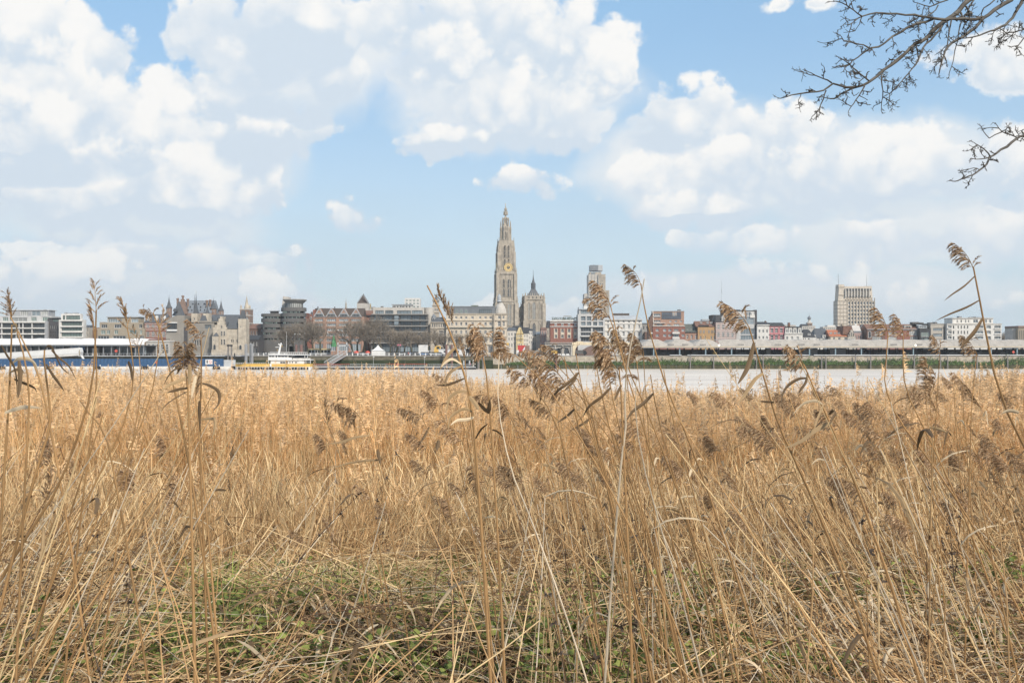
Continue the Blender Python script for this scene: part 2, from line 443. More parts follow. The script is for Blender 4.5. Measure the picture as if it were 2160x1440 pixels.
class Bld:
    """a building measured by columns and rows of the photograph at its own distance Y"""
    def __init__(s, name, label, cat, Y, c0, c1, group=None, base=QUAY_Z):
        s.Y, s.base = Y, base
        s.xc = pX((c0 + c1) / 2, Y)
        s.root = thing(name, label, cat, (s.xc, Y, base), group=group)
    def X(s, c): return pX(c, s.Y) - s.xc
    def Z(s, r): return pZ(r, s.Y) - s.base
    def box(s, part, m, c0, r0, c1, r1=None, y0=0.0, y1=12.0):
        b = MB().box(s.X(c0), s.X(c1), y0, y1, 0 if r1 is None else s.Z(r1), s.Z(r0))
        return b.build(part, MT[m], s.root)
    def poly(s, part, m, pts, y0, y1):
        """outline given as (column, row) going round anticlockwise as seen"""
        return MB().prism([(s.X(c), 0 if r is None else s.Z(r)) for c, r in pts], y0, y1).build(part, MT[m], s.root)
    def wall(s, m, c0, r0, c1, r1=None, depth=12.0, holes=(), y0=0.0, part='wall', reveal=0.35, fm='white_paint', gm='glass_dark', nv=2, nh=1, arch=False, extra=()):
        """a block with real window openings; holes are (c0, r0, c1, r1[, dict]) and each gets its own window"""
        b = MB()
        x0, x1 = s.X(c0), s.X(c1); z0 = 0 if r1 is None else s.Z(r1); z1 = s.Z(r0)
        H = []
        for h in holes:
            o = h[4] if len(h) > 4 else {}
            H.append((s.X(h[0]), s.X(h[2]), max(s.Z(h[3]), z0 + .02), s.Z(h[1]), o))
        xs = sorted({round(v, 3) for h in H for v in h[:2] if x0 < v < x1} | {round(x0, 3), round(x1, 3)})
        zs = sorted({round(v, 3) for h in H for v in h[2:4] if z0 < v < z1} | {round(z0, 3), round(z1, 3)})
        for i in range(len(xs) - 1):
            xm = (xs[i] + xs[i + 1]) / 2; run = None
            for j in range(len(zs) - 1):
                zm = (zs[j] + zs[j + 1]) / 2
                hole = any(h[0] < xm < h[1] and h[2] < zm < h[3] for h in H)
                if not hole:
                    b.quad((xs[i], y0, zs[j]), (xs[i + 1], y0, zs[j]), (xs[i + 1], y0, zs[j + 1]), (xs[i], y0, zs[j + 1]))
        y1 = y0 + depth
        b.quad((x1, y0, z0), (x1, y1, z0), (x1, y1, z1), (x1, y0, z1)); b.quad((x0, y1, z0), (x0, y0, z0), (x0, y0, z1), (x0, y1, z1))
        b.quad((x1, y1, z0), (x0, y1, z0), (x0, y1, z1), (x1, y1, z1)); b.quad((x0, y0, z1), (x1, y0, z1), (x1, y1, z1), (x0, y1, z1))
        for (a, c, e, f, o) in H:
            yr = y0 + reveal
            b.quad((a, y0, e), (a, y0, f), (a, yr, f), (a, yr, e)); b.quad((c, y0, f), (c, y0, e), (c, yr, e), (c, yr, f))
            b.quad((a, y0, f), (c, y0, f), (c, yr, f), (a, yr, f)); b.quad((c, y0, e), (a, y0, e), (a, yr, e), (c, yr, e))
        w = b.build(part, MT[m], s.root)
        for (a, c, e, f, o) in H:
            me = window_mesh(c - a, f - e, o.get('nv', nv), o.get('nh', nh), o.get('fm', fm), o.get('gm', gm))
            wo = bpy.data.objects.new('window', me); wo.location = (a, y0 + reveal - .11, e); link(wo, s.root)
        return w
    def win(s, c0, r0, c1, r1, y=0.0, nv=2, nh=1, fm='white_paint', gm='glass_dark', arch=False):
        """a window whose frame stands a little proud of the wall"""
        me = window_mesh(s.X(c1) - s.X(c0), s.Z(r0) - s.Z(r1), nv, nh, fm, gm, arch)
        wo = bpy.data.objects.new('window', me); wo.location = (s.X(c0), y - 0.15, s.Z(r1)); link(wo, s.root)
        return wo
    def gable(s, m, c0, c1, r_eave, r_ridge, depth=12.0, y0=0.0, over=0.3, part='roof'):
        """ridge along the front"""
        z0, z1 = s.Z(r_eave), s.Z(r_ridge)
        p = [(y0 - over, z0), (y0 + depth + over, z0), (y0 + depth / 2, z1)]
        return MB().prismx(p, s.X(c0) - .1, s.X(c1) + .1).build(part, MT[m], s.root)
    def hip(s, m, c0, c1, r_eave, r_ridge, inset, depth=12.0, y0=0.0, over=0.3, part='roof', insy=None):
        x0, x1, z0, z1 = s.X(c0) - over, s.X(c1) + over, s.Z(r_eave), s.Z(r_ridge)
        ya, yb = y0 - over, y0 + depth + over
        i = inset * s.Y / FPX; iy = depth / 2 if insy is None else insy
        if i * 2 > x1 - x0: i = (x1 - x0) / 2 - .01
        vs = [(x0, ya, z0), (x1, ya, z0), (x1, yb, z0), (x0, yb, z0), (x0 + i, ya + iy, z1), (x1 - i, ya + iy, z1), (x1 - i, yb - iy - .02, z1), (x0 + i, yb - iy - .02, z1)]
        return MB().add(vs, [(3, 2, 1, 0), (0, 1, 5, 4), (1, 2, 6, 5), (2, 3, 7, 6), (3, 0, 4, 7), (4, 5, 6, 7)]).build(part, MT[m], s.root)
    def spire(s, m, c, half, prof, y=4.0, n=8, part='spire', base_m=None):
        """turned part: profile of (half width in columns, row)"""
        k = s.Y / FPX
        return MB().lathe(s.X(c), y, [(w * k, s.Z(r)) for w, r in prof], n, ph=math.pi / n).build(part, MT[m], s.root)

def cells(c0, c1, n, frac=0.6):
    """n equal bays from c0 to c1; the middle share of each"""
    w = (c1 - c0) / n
    return [(c0 + w * (i + .5 - frac / 2), c0 + w * (i + .5 + frac / 2)) for i in range(n)]
def rects(cols, rows, **o):
    return [(a, r0, b, r1, o) for (r0, r1) in rows for (a, b) in cols]

# ================================================================ ground, river, quay
def terrain():
    # far land behind the quay wall, one sheet out to the horizon
    b = MB(); b.quad((-2800, 480.6, 6.2), (2800, 480.6, 6.2), (2800, 3200, 6.2), (-2800, 3200, 6.2))
    o = b.build('quay', material('quay_paving', (.20, .185, .17), scale=.05, var=.2)); o['kind'] = 'structure'
    # near bank: level round the camera, then sloping down to the mud at the waterline
    import mathutils.noise as mn
    xs = np.concatenate([np.linspace(-2600, -80, 14), np.linspace(-70, 70, 113), np.linspace(80, 2600, 14)])
    ys = np.concatenate([np.linspace(-400, -20, 8), np.linspace(-15, 60, 121), np.linspace(64, 110, 10)])
    vs = []
    for y in ys:
        for x in xs:
            vs.append((x, y, ground_z(x, y)))
    nx = len(xs); fs = []
    for j in range(len(ys) - 1):
        for i in range(nx - 1):
            a = j * nx + i; fs.append((a, a + 1, a + nx + 1, a + nx))
    g = MB().add(vs, fs).build('river_bank', material('bank_soil', (.045, .032, .02), scale=3.0, var=.5, rough=.95, rgb2=(.12, .085, .05)), smooth=True)
    g['kind'] = 'structure'
    # river
    m = bpy.data.materials.new('river_water'); m.use_nodes = True
    nt = m.node_tree; N, L = nt.nodes, nt.links; p = N['Principled BSDF']
    p.inputs['Roughness'].default_value = .34; p.inputs['Specular IOR Level'].default_value = .5
    tc = N.new('ShaderNodeTexCoord'); mp = N.new('ShaderNodeMapping'); mp.inputs['Scale'].default_value = (.25, .8, 1)
    n1 = N.new('ShaderNodeTexNoise'); n1.inputs['Scale'].default_value = .9; n1.inputs['Detail'].default_value = 5; n1.inputs['Roughness'].default_value = .65
    L.new(tc.outputs['Object'], mp.inputs[0]); L.new(mp.outputs[0], n1.inputs[0])
    # silty water: light and dark of the wavelets painted in as streaks
    m2 = N.new('ShaderNodeMapping'); m2.inputs['Scale'].default_value = (.012, .09, 1); n2 = N.new('ShaderNodeTexNoise'); n2.inputs['Scale'].default_value = 1; n2.inputs['Detail'].default_value = 7; n2.inputs['Roughness'].default_value = .7
    L.new(tc.outputs['Object'], m2.inputs[0]); L.new(m2.outputs[0], n2.inputs[0])
    cr = N.new('ShaderNodeMapRange'); cr.inputs[1].default_value = .35; cr.inputs[2].default_value = .65; L.new(n2.outputs['Fac'], cr.inputs[0])
    cm = N.new('ShaderNodeMix'); cm.data_type = 'RGBA'; cm.inputs[6].default_value = (.48, .405, .33, 1); cm.inputs[7].default_value = (.82, .72, .61, 1)
    L.new(cr.outputs[0], cm.inputs['Factor']); L.new(cm.outputs[2], p.inputs['Base Color'])
    bp = N.new('ShaderNodeBump'); bp.inputs['Strength'].default_value = .45; bp.inputs['Distance'].default_value = .12
    L.new(n1.outputs['Fac'], bp.inputs['Height']); L.new(bp.outputs[0], p.inputs['Normal'])
    b = MB(); b.quad((-2800, 40, 0), (2800, 40, 0), (2800, 481.5, 0), (-2800, 481.5, 0))
    w = b.build('river', m); w['kind'] = 'structure'

def ground_z(x, y):
    """height of the near bank: level by the camera, a short slope, the flat reed bed, then mud down to the water"""
    z = 6.8
    t = min(1.0, max(0.0, (y - 5.5) / 7.0)); z -= 0.95 * t * t * (3 - 2 * t)
    if y > 12: z -= 0.029 * (min(y, 34) - 12)
    u = min(1.0, max(0.0, (y - 9.5) / 9.0)); f = x / max(y, 1.0)
    v = min(1.0, max(0.0, (f + .10) / .16)) * min(1.0, max(0.0, (.47 - f) / .12))
    z -= 0.44 * u * v
    if y > 34: z -= 0.10 * (y - 34)
    return z + 0.05 * math.sin(x * 1.3 + y * .7) * math.cos(y * 1.1 - x * .4) + 0.03 * math.sin(x * 3.1 - y * 2.3)
terrain()

# ---------------------------------------------------------------- river walls
def river_walls():
    Y = 480.0
    # rough stone wall with a timber foot, downstream half
    r = thing('river_wall', 'rough stone river wall with timber foot below the long open sheds', 'wall', (0, Y, 0))
    stone = material('wall_stone', (.22, .19, .155), scale=.8, var=.4, rgb2=(.50, .45, .37), detail=6)
    dark = material('wall_timber', (.03, .036, .014), scale=.5, var=.4, rgb2=(.10, .09, .05), stretch=(1.5, 1, .25), detail=5)
    xa, xb = pX(1040, Y), 420
    MB().box(xa, xb, -.2, .6, 2.0, 6.0).build('masonry', stone, r)
    # coping stones
    n = 60; w = (xb - xa) / n
    me = MB().box(0, w - .12, -.45, .6, 0, .28).mesh('coping_stone', [MT['concrete']])
    for i in range(n):
        o = bpy.data.objects.new('coping_stone', me); o.location = (xa + i * w, 0, 5.98); link(o, r)
    # timber planking, one board per bay, uneven heights
    rnd = random.Random(5)
    n = 110; w = (xb - xa) / n
    for i in range(n):
        h = 1.95 + rnd.uniform(-.2, .3)
        if i < 40:
            me = MB().box(0, w - .1, 0, .5, -1, h).mesh('timber_panel', [dark])
            o = bpy.data.objects.new('timber_panel', me)
        else:
            o = bpy.data.objects.new('timber_panel', bpy.data.objects['timber_panel.%03d' % (i % 30 + 1)].data)
        o.location = (xa + i * w, -.75 + rnd.uniform(-.08, .08), 0); link(o, r)
    MB().box(xa, xb, -.9, -.6, 1.75, 1.95).build('waling_beam', dark, r)
    # mooring pipe on the wall
    tag(MB().tube([(pX(1412, Y), Y - .6, 6.42), (pX(1437, Y), Y - .6, 6.42)], .22, 8).build('flood_pipe', MT['pale_steel']), 'short pale steel pipe lying along the wall edge', 'pipe')
    tag(MB().tube([(pX(1449, Y), Y - .6, 6.42), (pX(1705, Y), Y - .6, 6.42)], .22, 8).build('flood_pipe', MT['pale_steel']), 'long pale steel pipe under the pink and white houses', 'pipe')
    tag(MB().tube([(pX(1716, Y), Y - .6, 6.42), (300, Y - .6, 6.42)], .22, 8).build('flood_pipe', MT['pale_steel']), 'pale steel pipe on the wall running on past the tan building', 'pipe')
    # dark mossy wall, upstream half
    r2 = thing('river_wall', 'dark mossy quay wall behind the ferry and the red railed pontoon', 'wall', (0, Y, 0))
    moss = material('wall_moss', (.013, .022, .007), scale=.35, var=.4, rgb2=(.04, .052, .02), detail=6)
    xa2 = -1200
    MB().box(xa2, xa, -.3, .6, -1, 4.1).build('mossy_base', moss, r2)
    MB().box(xa2, xa, -.1, .6, 4.1, 5.9).build('masonry', material('wall_dark_stone', (.07, .065, .045), scale=.6, rgb2=(.19, .17, .125), detail=6), r2)
    MB().box(xa2, xa, -.4, .6, 5.9, 6.2).build('coping', MT['concrete'], r2)
    # ivy and buddleia along the stone wall
    rnd = random.Random(11)
    b = MB()
    x = xa + 8
    while x < xb:
        k = rnd.uniform(.5, 1.6); tall = rnd.uniform(.5, 2.2) * (.4 + .6 * min(1, max(0, (x - xa) / 160)) + .3 * math.sin(x * .11))
        for q in range(int(60 * k)):
            px, pz = x + rnd.gauss(0, .9), 2.0 + abs(rnd.gauss(0, .62)) * max(.75, tall)
            s = rnd.uniform(.12, .34); a = rnd.uniform(0, 6.3); t = rnd.uniform(-.6, .6)
            py = Y - .45 - rnd.uniform(0, .7)
            dx, dz = math.cos(a) * s, math.sin(a) * s
            b.quad((px - dx, py - t * s, pz - dz), (px + dz, py - .1, pz - dx), (px + dx, py + t * s, pz + dz), (px - dz, py, pz + dx), rnd.randint(0, 1))
        x += rnd.uniform(.45, 1.0)
    tag(b.build('wall_foliage', [MT['leaf_dark'], material('leaf_mid', (.075, .13, .035), scale=2, var=.4)]), 'green ivy and shrubs hanging on the stone river wall', 'foliage', kind='stuff')
    # tall piles before the stone wall
    me = MB().lathe(0, 0, [(.32, -1), (.3, 6.6)], 8).mesh('mooring_pile', [MT['pile_wood']])
    for i, c in enumerate([1455, 1504, 1594, 1608, 1731, 1740, 1802, 1834, 1867, 1926, 1981, 1996, 2058, 2122]):
        o = bpy.data.objects.new('mooring_pile', me); o.location = (pX(c, Y) , Y - 1.6, -.2 * (i % 3)); link(o)
        tag(o, own_label('grey timber mooring pile at the stone wall in line with the ' + mark(c), 'second grey timber pile at the stone wall in line with the ' + mark(c)), 'pile', 'piles along the stone river wall')
    me = MB().lathe(0, 0, [(.42, -1), (.42, 7.2)], 8).mesh('red_pile', [MT['rust_pile']])
    o = bpy.data.objects.new('mooring_pile', me); o.location = (pX(1173, Y), Y - 1.6, 0); link(o); tag(o, 'rusty red pile against the wall below the yellow excavator', 'pile')
    # street railing on the mossy wall
    r3 = thing('quay_railing', 'white post and rail fence along the mossy quay wall', 'railing', (0, Y, 6.2))
    x = pX(523, Y)
    me = MB().box(-.22, .22, -.2, .2, 0, 1.25).mesh('post', [MT['white_paint']])
    while x < pX(1012, Y):
        if not (pX(683, Y) < x < pX(722, Y)):
            o = bpy.data.objects.new('post', me); o.location = (x, 0, 0); link(o, r3)
        x += 2.45
    for z in (.45, 1.0):
        for a, c in ((523, 690), (733, 1012)):
            MB().box(pX(a, Y), pX(c, Y), -.05, .05, z, z + .12).build('rail', MT['pale_steel'], r3)
river_walls()

# ================================================================ the city beyond the river
def city():
    # ---------- upstream end
    B = Bld('apartment_building', 'long pale grey apartment block with white balcony bands and glazed setback storeys', 'building', 588, -40, 105)
    cols = [(-38, -21), (-18, 2), (4.5, 33), (35, 39), (41, 47), (49, 66), (68.5, 94)]
    B.wall('pale_panel', -40, 678.5, 100, None, 14, rects(cols, [(681, 690.5), (693.5, 702.5), (705.5, 715)], nv=5, fm='dark_steel') + rects([(-30, 30), (40, 90)], [(722, 745)], nv=6, fm='dark_steel'), reveal=.9, gm='glass_dark')
    for r in (678.3, 690.8, 703):
        B.box('balcony_slab', 'white_render', -41, r, 96, r + 2.3, -.5, .3)
    B.box('corner_pier', 'grey_panel', 95, 677, 101, None, -.25, 1)
    B.wall('pale_panel', -40, 666, 105, 678.4, 11, rects([(-36, -10), (0, 12), (60, 72), (84, 99)], [(668, 677)], nv=3, gm='glass_green') + [(14, 669, 52, 677.5, dict(nv=4, gm='glass_curtain'))], y0=3, part='setback_wall')
    B.wall('grey_panel', 3, 653.5, 95, 666, 8, rects([(9, 15), (34, 51), (78, 93)], [(655, 665)], nv=4, gm='glass_curtain') + [(58, 655, 76, 665.5, dict(nv=2, gm='glass_blue'))], y0=5, part='penthouse_wall')
    B.box('roof_plant', 'zinc', 80, 651.5, 84, 653.6, 7, 9); B.box('roof_slab', 'pale_panel', 1, 652.6, 97, 653.8, 4.6, 14)

    B = Bld('brick_house', 'narrow dark brick building with thin slit windows', 'building', 590, 100, 125)
    B.wall('dark_brick', 100, 671, 125, None, 12, rects([(105, 107), (109, 111), (113, 115), (118, 120)], [(686, 694)], nv=1, fm='dark_steel', gm='glass_curtain') + rects([(106, 108), (111, 113), (116, 118)], [(699, 702), (706, 709)], nv=1, fm='dark_steel') + [(111, 673, 124, 679, dict(nv=3, gm='glass_green', fm='dark_steel'))])
    B.box('roof_slab', 'dark_steel', 104, 670.2, 125.5, 671.5, -.4, 12)

    B = Bld('apartment_building', 'slim white apartment block with green glazed bands', 'building', 586, 124, 176)
    B.wall('white_render', 124, 674, 176, None, 4, rects([(129.5, 173)], [(678, 686.5), (690, 697.5), (701.5, 709.5), (713, 719)], nv=7, fm='dark_steel', gm='glass_green'), reveal=.8)
    B.wall('white_render', 126.5, 661.5, 168, 674, 3, [(130, 665, 135, 674, dict(nv=1)), (137, 665, 166.5, 674, dict(nv=4))], y0=1.5, part='top_storey', fm='dark_steel', gm='glass_green')
    for r in (674.5, 687, 698.5, 710):
        B.box('balcony_slab', 'white_render', 128, r, 175.5, r + 2.6, -.6, .3)
    for c, w_, h in ((129, 4, 3), (136, 6, 2), (147, 9, 2.5)):
        B.box('roof_plant', 'grey_panel', c, 661.5 - h, c + w_, 661.6, 4, 7)

    B = Bld('town_house', 'small grey house squeezed beside the slim white block', 'house', 600, 176, 188)
    B.wall('beige_render', 176, 690, 188, None, 10, rects([(178, 181), (183, 186)], [(693, 700), (704, 710)]))
    B.gable('slate', 176, 188, 690, 685, 10)
    B = Bld('town_house', 'low brown brick house beside the small grey house', 'house', 605, 187, 207)
    B.wall('brown_brick', 187, 697, 207, None, 10, rects([(190, 194), (198, 202)], [(702, 709)]))
    B.gable('rust_tile', 187, 207, 697, 690, 10)

    B = Bld('apartment_building', 'stepped tan brick apartment building with recessed balconies', 'building', 588, 205, 305)
    B.wall('tan_brick', 205, 692, 305, None, 14, rects([(212.5, 222), (225, 232), (241, 249), (273, 288), (295, 300)], [(696, 705)], nv=2, gm='glass_green') + rects([(206, 230), (238, 265), (292, 303)], [(708, 716)], nv=4, gm='glass_dark') + rects([(240, 252)], [(709, 716)][:0]))
    B.wall('tan_brick', 209, 680, 300, 692, 12, rects([(212, 225), (240, 255), (292, 304)][:2], [(684, 692)], nv=3) + [(279, 684, 281.5, 691, dict(nv=1))] + [(292, 683.5, 299, 692, dict(nv=2))], y0=.7, part='upper_wall')
    B.wall('tan_brick', 224, 668.5, 290, 680, 9, [(225, 672, 254, 680, dict(nv=6)), (274, 672, 289, 680, dict(nv=3))], y0=2, part='penthouse_wall', gm='glass_blue')
    B.box('roof_slab', 'pale_zinc', 222, 667.2, 292, 668.8, 1.4, 12)
    B.box('terrace_rail', 'pale_steel', 209, 678, 224, 680, .6, .75)

    B = Bld('town_house', 'red brick house with white stone stripes and steep slate roof', 'house', 590, 305, 352)
    B.wall('red_brick', 305, 680, 352, None, 12, rects(cells(306, 351, 4, .5), [(684, 692), (699, 711)], nv=2, nh=2) + [])
    for r in (682, 686.5, 690, 694.5, 701, 705, 709):
        B.box('stone_band', 'white_render', 304.8, r, 352.2, r + .9, -.06, .4)
    B.hip('slate', 305, 352, 680, 662, 6)
    for c in (312, 328, 344):
        B.poly('dormer', 'white_render', [(c - 2.6, 676), (c + 2.6, 676), (c + 2.6, 670), (c, 665.5), (c - 2.6, 670)], .6, 5)
        B.win(c - 1.4, 670.5, c + 1.4, 675.5, .6, 1)
    B = Bld('pavilion', 'white arched pavilion with a railed terrace roof beside the brick castle annex', 'building', 545, 308, 358)
    B.wall('pale_concrete', 308, 720, 358, None, 10, rects(cells(309, 357, 5, .6), [(725, 746)], nv=2, nh=2))
    for (a, c) in cells(309, 357, 5, .6):
        B.win(a, 724, c, 732, -.02, 2, 1, arch=True)
    B.box('cornice', 'white_render', 307, 718, 359, 720.5, -.4, 10)
    for c in range(309, 359, 3):
        B.box('baluster', 'dark_steel', c, 715, c + .5, 718, -.2, 0)
    B.box('rail', 'dark_steel', 308, 714.6, 358, 715.2, -.2, 0)

    # ---------- castle group
    B = Bld('castle_annex', 'plain grey brick castle annex with boxed window and tall pyramid roof', 'building', 552, 350, 450)
    B.poly('tower_wall', 'grey_brick', [(350, None), (389, None), (389, 665), (376, 665), (366, 667), (356, 673), (350, 676)], 0, 12)
    B.wall('grey_brick', 389, 680, 450, None, 14, [(403, 699, 407.5, 709, {}), (410, 699, 414.5, 709, {}), (417, 699, 421.5, 709, {}), (430, 684.5, 444, 693.5, dict(nv=3, fm='grey_steel', gm='glass_blue'))] +
           rects(cells(402, 422, 4, .7), [(717, 729)], nv=1), y0=1.5, reveal=.5)
    B.poly('parapet', 'grey_brick', [(389, 680), (450, 680), (455, 679), (440, 678), (414, 677), (398, 681), (389, 686)][:6], 1.2, 8)
    B.box('boxed_window_frame', 'white_paint', 353, 679.5, 374, 681.5, -.9, .2); B.box('boxed_window_sill', 'white_paint', 353, 694.5, 374, 698, -.9, .2)
    B.win(353.5, 681.5, 373.5, 694.5, -.2, 4, 1, 'dark_steel', 'glass_dark')
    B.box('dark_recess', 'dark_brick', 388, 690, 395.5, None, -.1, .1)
    B.spire('slate', 369.5, 15, [(15.5, 665), (12, 659), (8, 650), (3.5, 640), (.6, 634), (.2, 626)], 6, 4, 'pyramid_roof')
    B.poly('dormer', 'slate', [(366, 657), (370, 657), (370, 653), (368, 650), (366, 653)], -.6, 4)

    B = Bld('castle', 'old pale limestone castle with stepped gable and steep slate roof', 'castle', 548, 449, 520)
    B.poly('gable_wall', 'limestone', [(449, None), (479, None), (479, 690), (476, 690), (476, 684), (473.5, 684), (473.5, 678), (471, 678), (471, 672), (468, 672), (468, 667), (464, 667), (464, 672), (461, 672), (461, 679), (458, 679), (458, 685), (453, 685), (453, 690), (449, 690)], 0, 10)
    for (a, c) in ((466, 469.5), (471.5, 475)):
        B.win(a, 698, c, 708.5, 0, 1, 2, 'pale_concrete'); B.win(a, 715, c, 727, 0, 1, 2, 'pale_concrete')
    B.win(466.5, 686, 469, 692, 0, 1, 1, 'pale_concrete')
    B.wall('limestone', 478, 693, 505, None, 10, rects([(487, 489.5), (490.5, 492.5), (498, 500.2), (501.2, 503.5)], [(716, 722)], nv=1, fm='pale_concrete') + rects([(487.5, 489), (494, 495.5)], [(745, 747.5)], nv=1), y0=.4)
    B.hip('slate', 468, 505, 693, 667.5, 5, 9, .3)
    B.win(479.5, 679, 482.5, 684, .4, 1, 1, 'slate')
    B.wall('limestone', 503, 672.5, 519.5, None, 7, rects([(507, 508.6)], [(688, 691)], nv=1), y0=-.6, part='stair_tower')
    B.spire('slate', 510.5, 8, [(8.2, 673), (5.5, 660), (3.6, 654)], 2.4, 4, 'tower_roof')
    B.wall('limestone', 449.5, 709, 463, None, 3, rects([(451, 453)], [(716, 718)], nv=1), y0=-1.6, part='oriel_wall')
    B.spire('slate', 456.5, 8, [(8.5, 709), (.6, 701)], -.2, 4, 'oriel_roof')
    for c, r in ((454.5, 726), (508, 727)):
        B.win(c - 3, r, c + 3, r + 20, -.62 if c > 500 else -1.62, 1, 1, 'pale_concrete', 'glass_dark', True)
    B.box('plinth', 'limestone', 448, 737, 520, None, -1.9, 0)

    for c, rt, rb, bw, lab in ((410, 617, 661, 6.5, 'pale stone turret with tall needle spire above the brick annex'), (434, 641, 661, 5.5, 'small slate capped stone turret beside the gabled castle roof')):
        B = Bld('castle_turret', lab, 'turret', 558, c - bw, c + bw)
        B.wall('limestone', c - bw, rb, c + bw, None, 6, rects([(c - 1.2, c + 1.2)], [(rb + 9, rb + 14)], nv=1))
        B.spire('slate', c, bw, [(bw + 1, rb + .5), (bw * .55, rb - (rb - rt) * .3), (bw * .22, rb - (rb - rt) * .6), (.15, rt)], 3, 4)
        if bw > 6: B.spire('slate', c - 3.5, 1, [(1.8, 655), (.9, 640), (.12, 620)], 3, 6, 'flanking_spire')
        B.spire('gold', c, .3, [(.35, rt), (.1, rt - 4)], 3, 6, 'finial')
    B = Bld('castle_wing', 'steep slate pyramid roof wing of the castle in the middle', 'building', 556, 415, 440)
    B.wall('limestone', 417, 677, 438, None, 6, ()); B.spire('slate', 427.5, 11, [(11.5, 677.5), (6.5, 667), (1.6, 657.5)], 3, 4, 'roof')
    B = Bld('slate_hall', 'long dark slate roof rising behind the castle gable', 'building', 575, 439, 506)
    B.wall('old_cream', 440, 677, 506, None, 10, ()); B.hip('slate', 440, 506, 677, 663, 4, 10)
    for c in (447, 459, 471):
        B.poly('dormer', 'slate', [(c - 1.5, 676), (c + 1.5, 676), (c + 1.5, 672), (c, 669.5), (c - 1.5, 672)], 0.4, 4)

    B = Bld('butchers_hall', 'tall brick hall with steep grey roof, stepped gable and corner turrets', 'building', 720, 346, 470)
    B.wall('old_brick', 374, 660, 446, None, 22, rects([(395, 399), (404, 408), (418, 422)], [(672, 678)], nv=1))
    x0, x1 = B.X(384), B.X(446)
    MB().prismx([(0, B.Z(660)), (22, B.Z(660)), (11, B.Z(632))], x0, x1).build('roof', MT['zinc'], B.root)
    for r, cc in ((655, (395, 403, 412, 421, 430)), (648, (397, 408, 419, 430)), (641, (400, 412, 424))):
        y = 11 * (660 - r) / 28 - .6
        for c in cc:
            B.poly('dormer', 'dark_slate', [(c - .9, r), (c + .9, r), (c + .9, r - 1.5), (c, r - 3), (c - .9, r - 1.5)], y, y + 3)
    B.poly('stepped_gable', 'old_brick', [(374, 662), (396, 662), (396, 656), (394, 656), (394, 646), (391, 646), (391, 636), (388, 636), (388, 631), (382, 631), (382, 636), (378, 636), (378, 646), (375, 646), (375, 652), (374, 652)], -1, 2)
    for c, rt in ((380, 622), (369, 628), (390.5, 629), (431, 632), (438, 631)):
        B.spire('old_brick', c, 2.5, [(2.2, 650), (2.2, rt + 4), (2.9, rt + 3), (2.9, rt + 1), (2.3, rt)], 6, 8, 'chimney')
    for c, rt, rc, rb, w in ((352.5, 625, 649, 668, 6), (446.5, 630, 651, 668, 6.5), (463, 633, 655, 668, 5.5)):
        B.spire('old_brick', c, w, [(w, 690), (w, rb), (w, rc + 1), (w * 1.12, rc)], 4, 8, 'turret_shaft')
        B.spire('slate', c, w, [(w * 1.18, rc), (w * .62, rc - 6), (w * .28, rc - 14), (.12, rt)], 4, 8, 'turret_spire')
        B.spire('dark_steel', c, .2, [(.18, rt + 1), (.12, rt - 5)], 4, 5, 'finial')
        for k in (-.5, .5): B.win(c + k * w - .8, rc + 3, c + k * w + .8, rc + 8, 4 - w * .3 * .95, 1)
    B = Bld('belfry', 'slender stone and brick belfry with pointed spire behind the castle tower', 'tower', 640, 505, 528)
    B.wall('old_brick', 506, 652, 527, None, 8, rects([(519.5, 523.5)], [(657, 663), (668, 677), (685, 694), (699, 711)], nv=2, nh=2) + rects([(511, 514)], [(657, 663)], nv=1))
    for r in (651, 664, 680, 697, 713):
        B.box('stone_band', 'pale_concrete', 505.5, r, 527.5, r + 2.2, -.15, 8.1)
    B.spire('limestone', 517, 5, [(5.4, 652), (5.2, 648), (3.2, 640), (1.2, 629), (.15, 622)], 4, 8)
    for c in (507.5, 526):
        B.spire('limestone', c, 1.6, [(1.9, 654), (1.9, 648), (2.3, 647), (.3, 642)], 1, 6, 'pinnacle')
    B = Bld('town_house', 'dark brown gabled house in shade next to the rounded office block', 'house', 600, 527, 547)
    B.wall('brown_brick', 526, 693, 547, None, 12, rects([(529, 531.5), (534, 537), (540, 543)], [(698, 706), (712, 724)], nv=1, gm='glass_dark'))
    B.gable('rust_tile', 526, 549, 693, 682, 14)
    B = Bld('town_house', 'low dark brick house with shop front below the belfry', 'house', 575, 519, 546)
    B.wall('dark_brick', 519, 716, 546, None, 12, rects(cells(520, 545, 4, .5), [(721, 729)], nv=2) + [(521, 734, 543, 746, dict(nv=4))])
    B.gable('dark_slate', 519, 546, 716, 706, 12)

    # ---------- rounded office block
    B = Bld('office_block', 'dark grey office block with banded windows, rounded corners and saucer roof', 'building', 590, 546, 641)
    k = B.Y / FPX
    def rounded(c0, c1, r0, r1, y, m, part, d=9, rad=5.0, inset=0.0):
        x0, x1 = B.X(c0) + inset, B.X(c1) - inset; n = 6; pts = []
        y += inset
        for (cx, cy, a0) in ((x0 + rad, y + rad, math.pi), (x1 - rad, y + rad, 1.5 * math.pi)):
            pts += [(cx + rad * math.cos(a0 + i / n * math.pi / 2), cy + rad * math.sin(a0 + i / n * math.pi / 2)) for i in range(n + 1)]
        pts += [(x1, y + d), (x0, y + d)]
        z0, z1 = (0 if r1 is None else B.Z(r1)), B.Z(r0); N = len(pts)
        vs = [(p[0], p[1], z0) for p in pts] + [(p[0], p[1], z1) for p in pts]
        fs = [(i, (i + 1) % N, (i + 1) % N + N, i + N) for i in range(N)] + [tuple(range(N - 1, -1, -1)), tuple(range(N, 2 * N))]
        return MB().add(vs, fs).build(part, MT[m], B.root)
    rows_t = [(648, 656), (660, 667.5), (671, 679), (682.5, 690.5), (694, 701.5), (705, 713), (716.5, 730)]
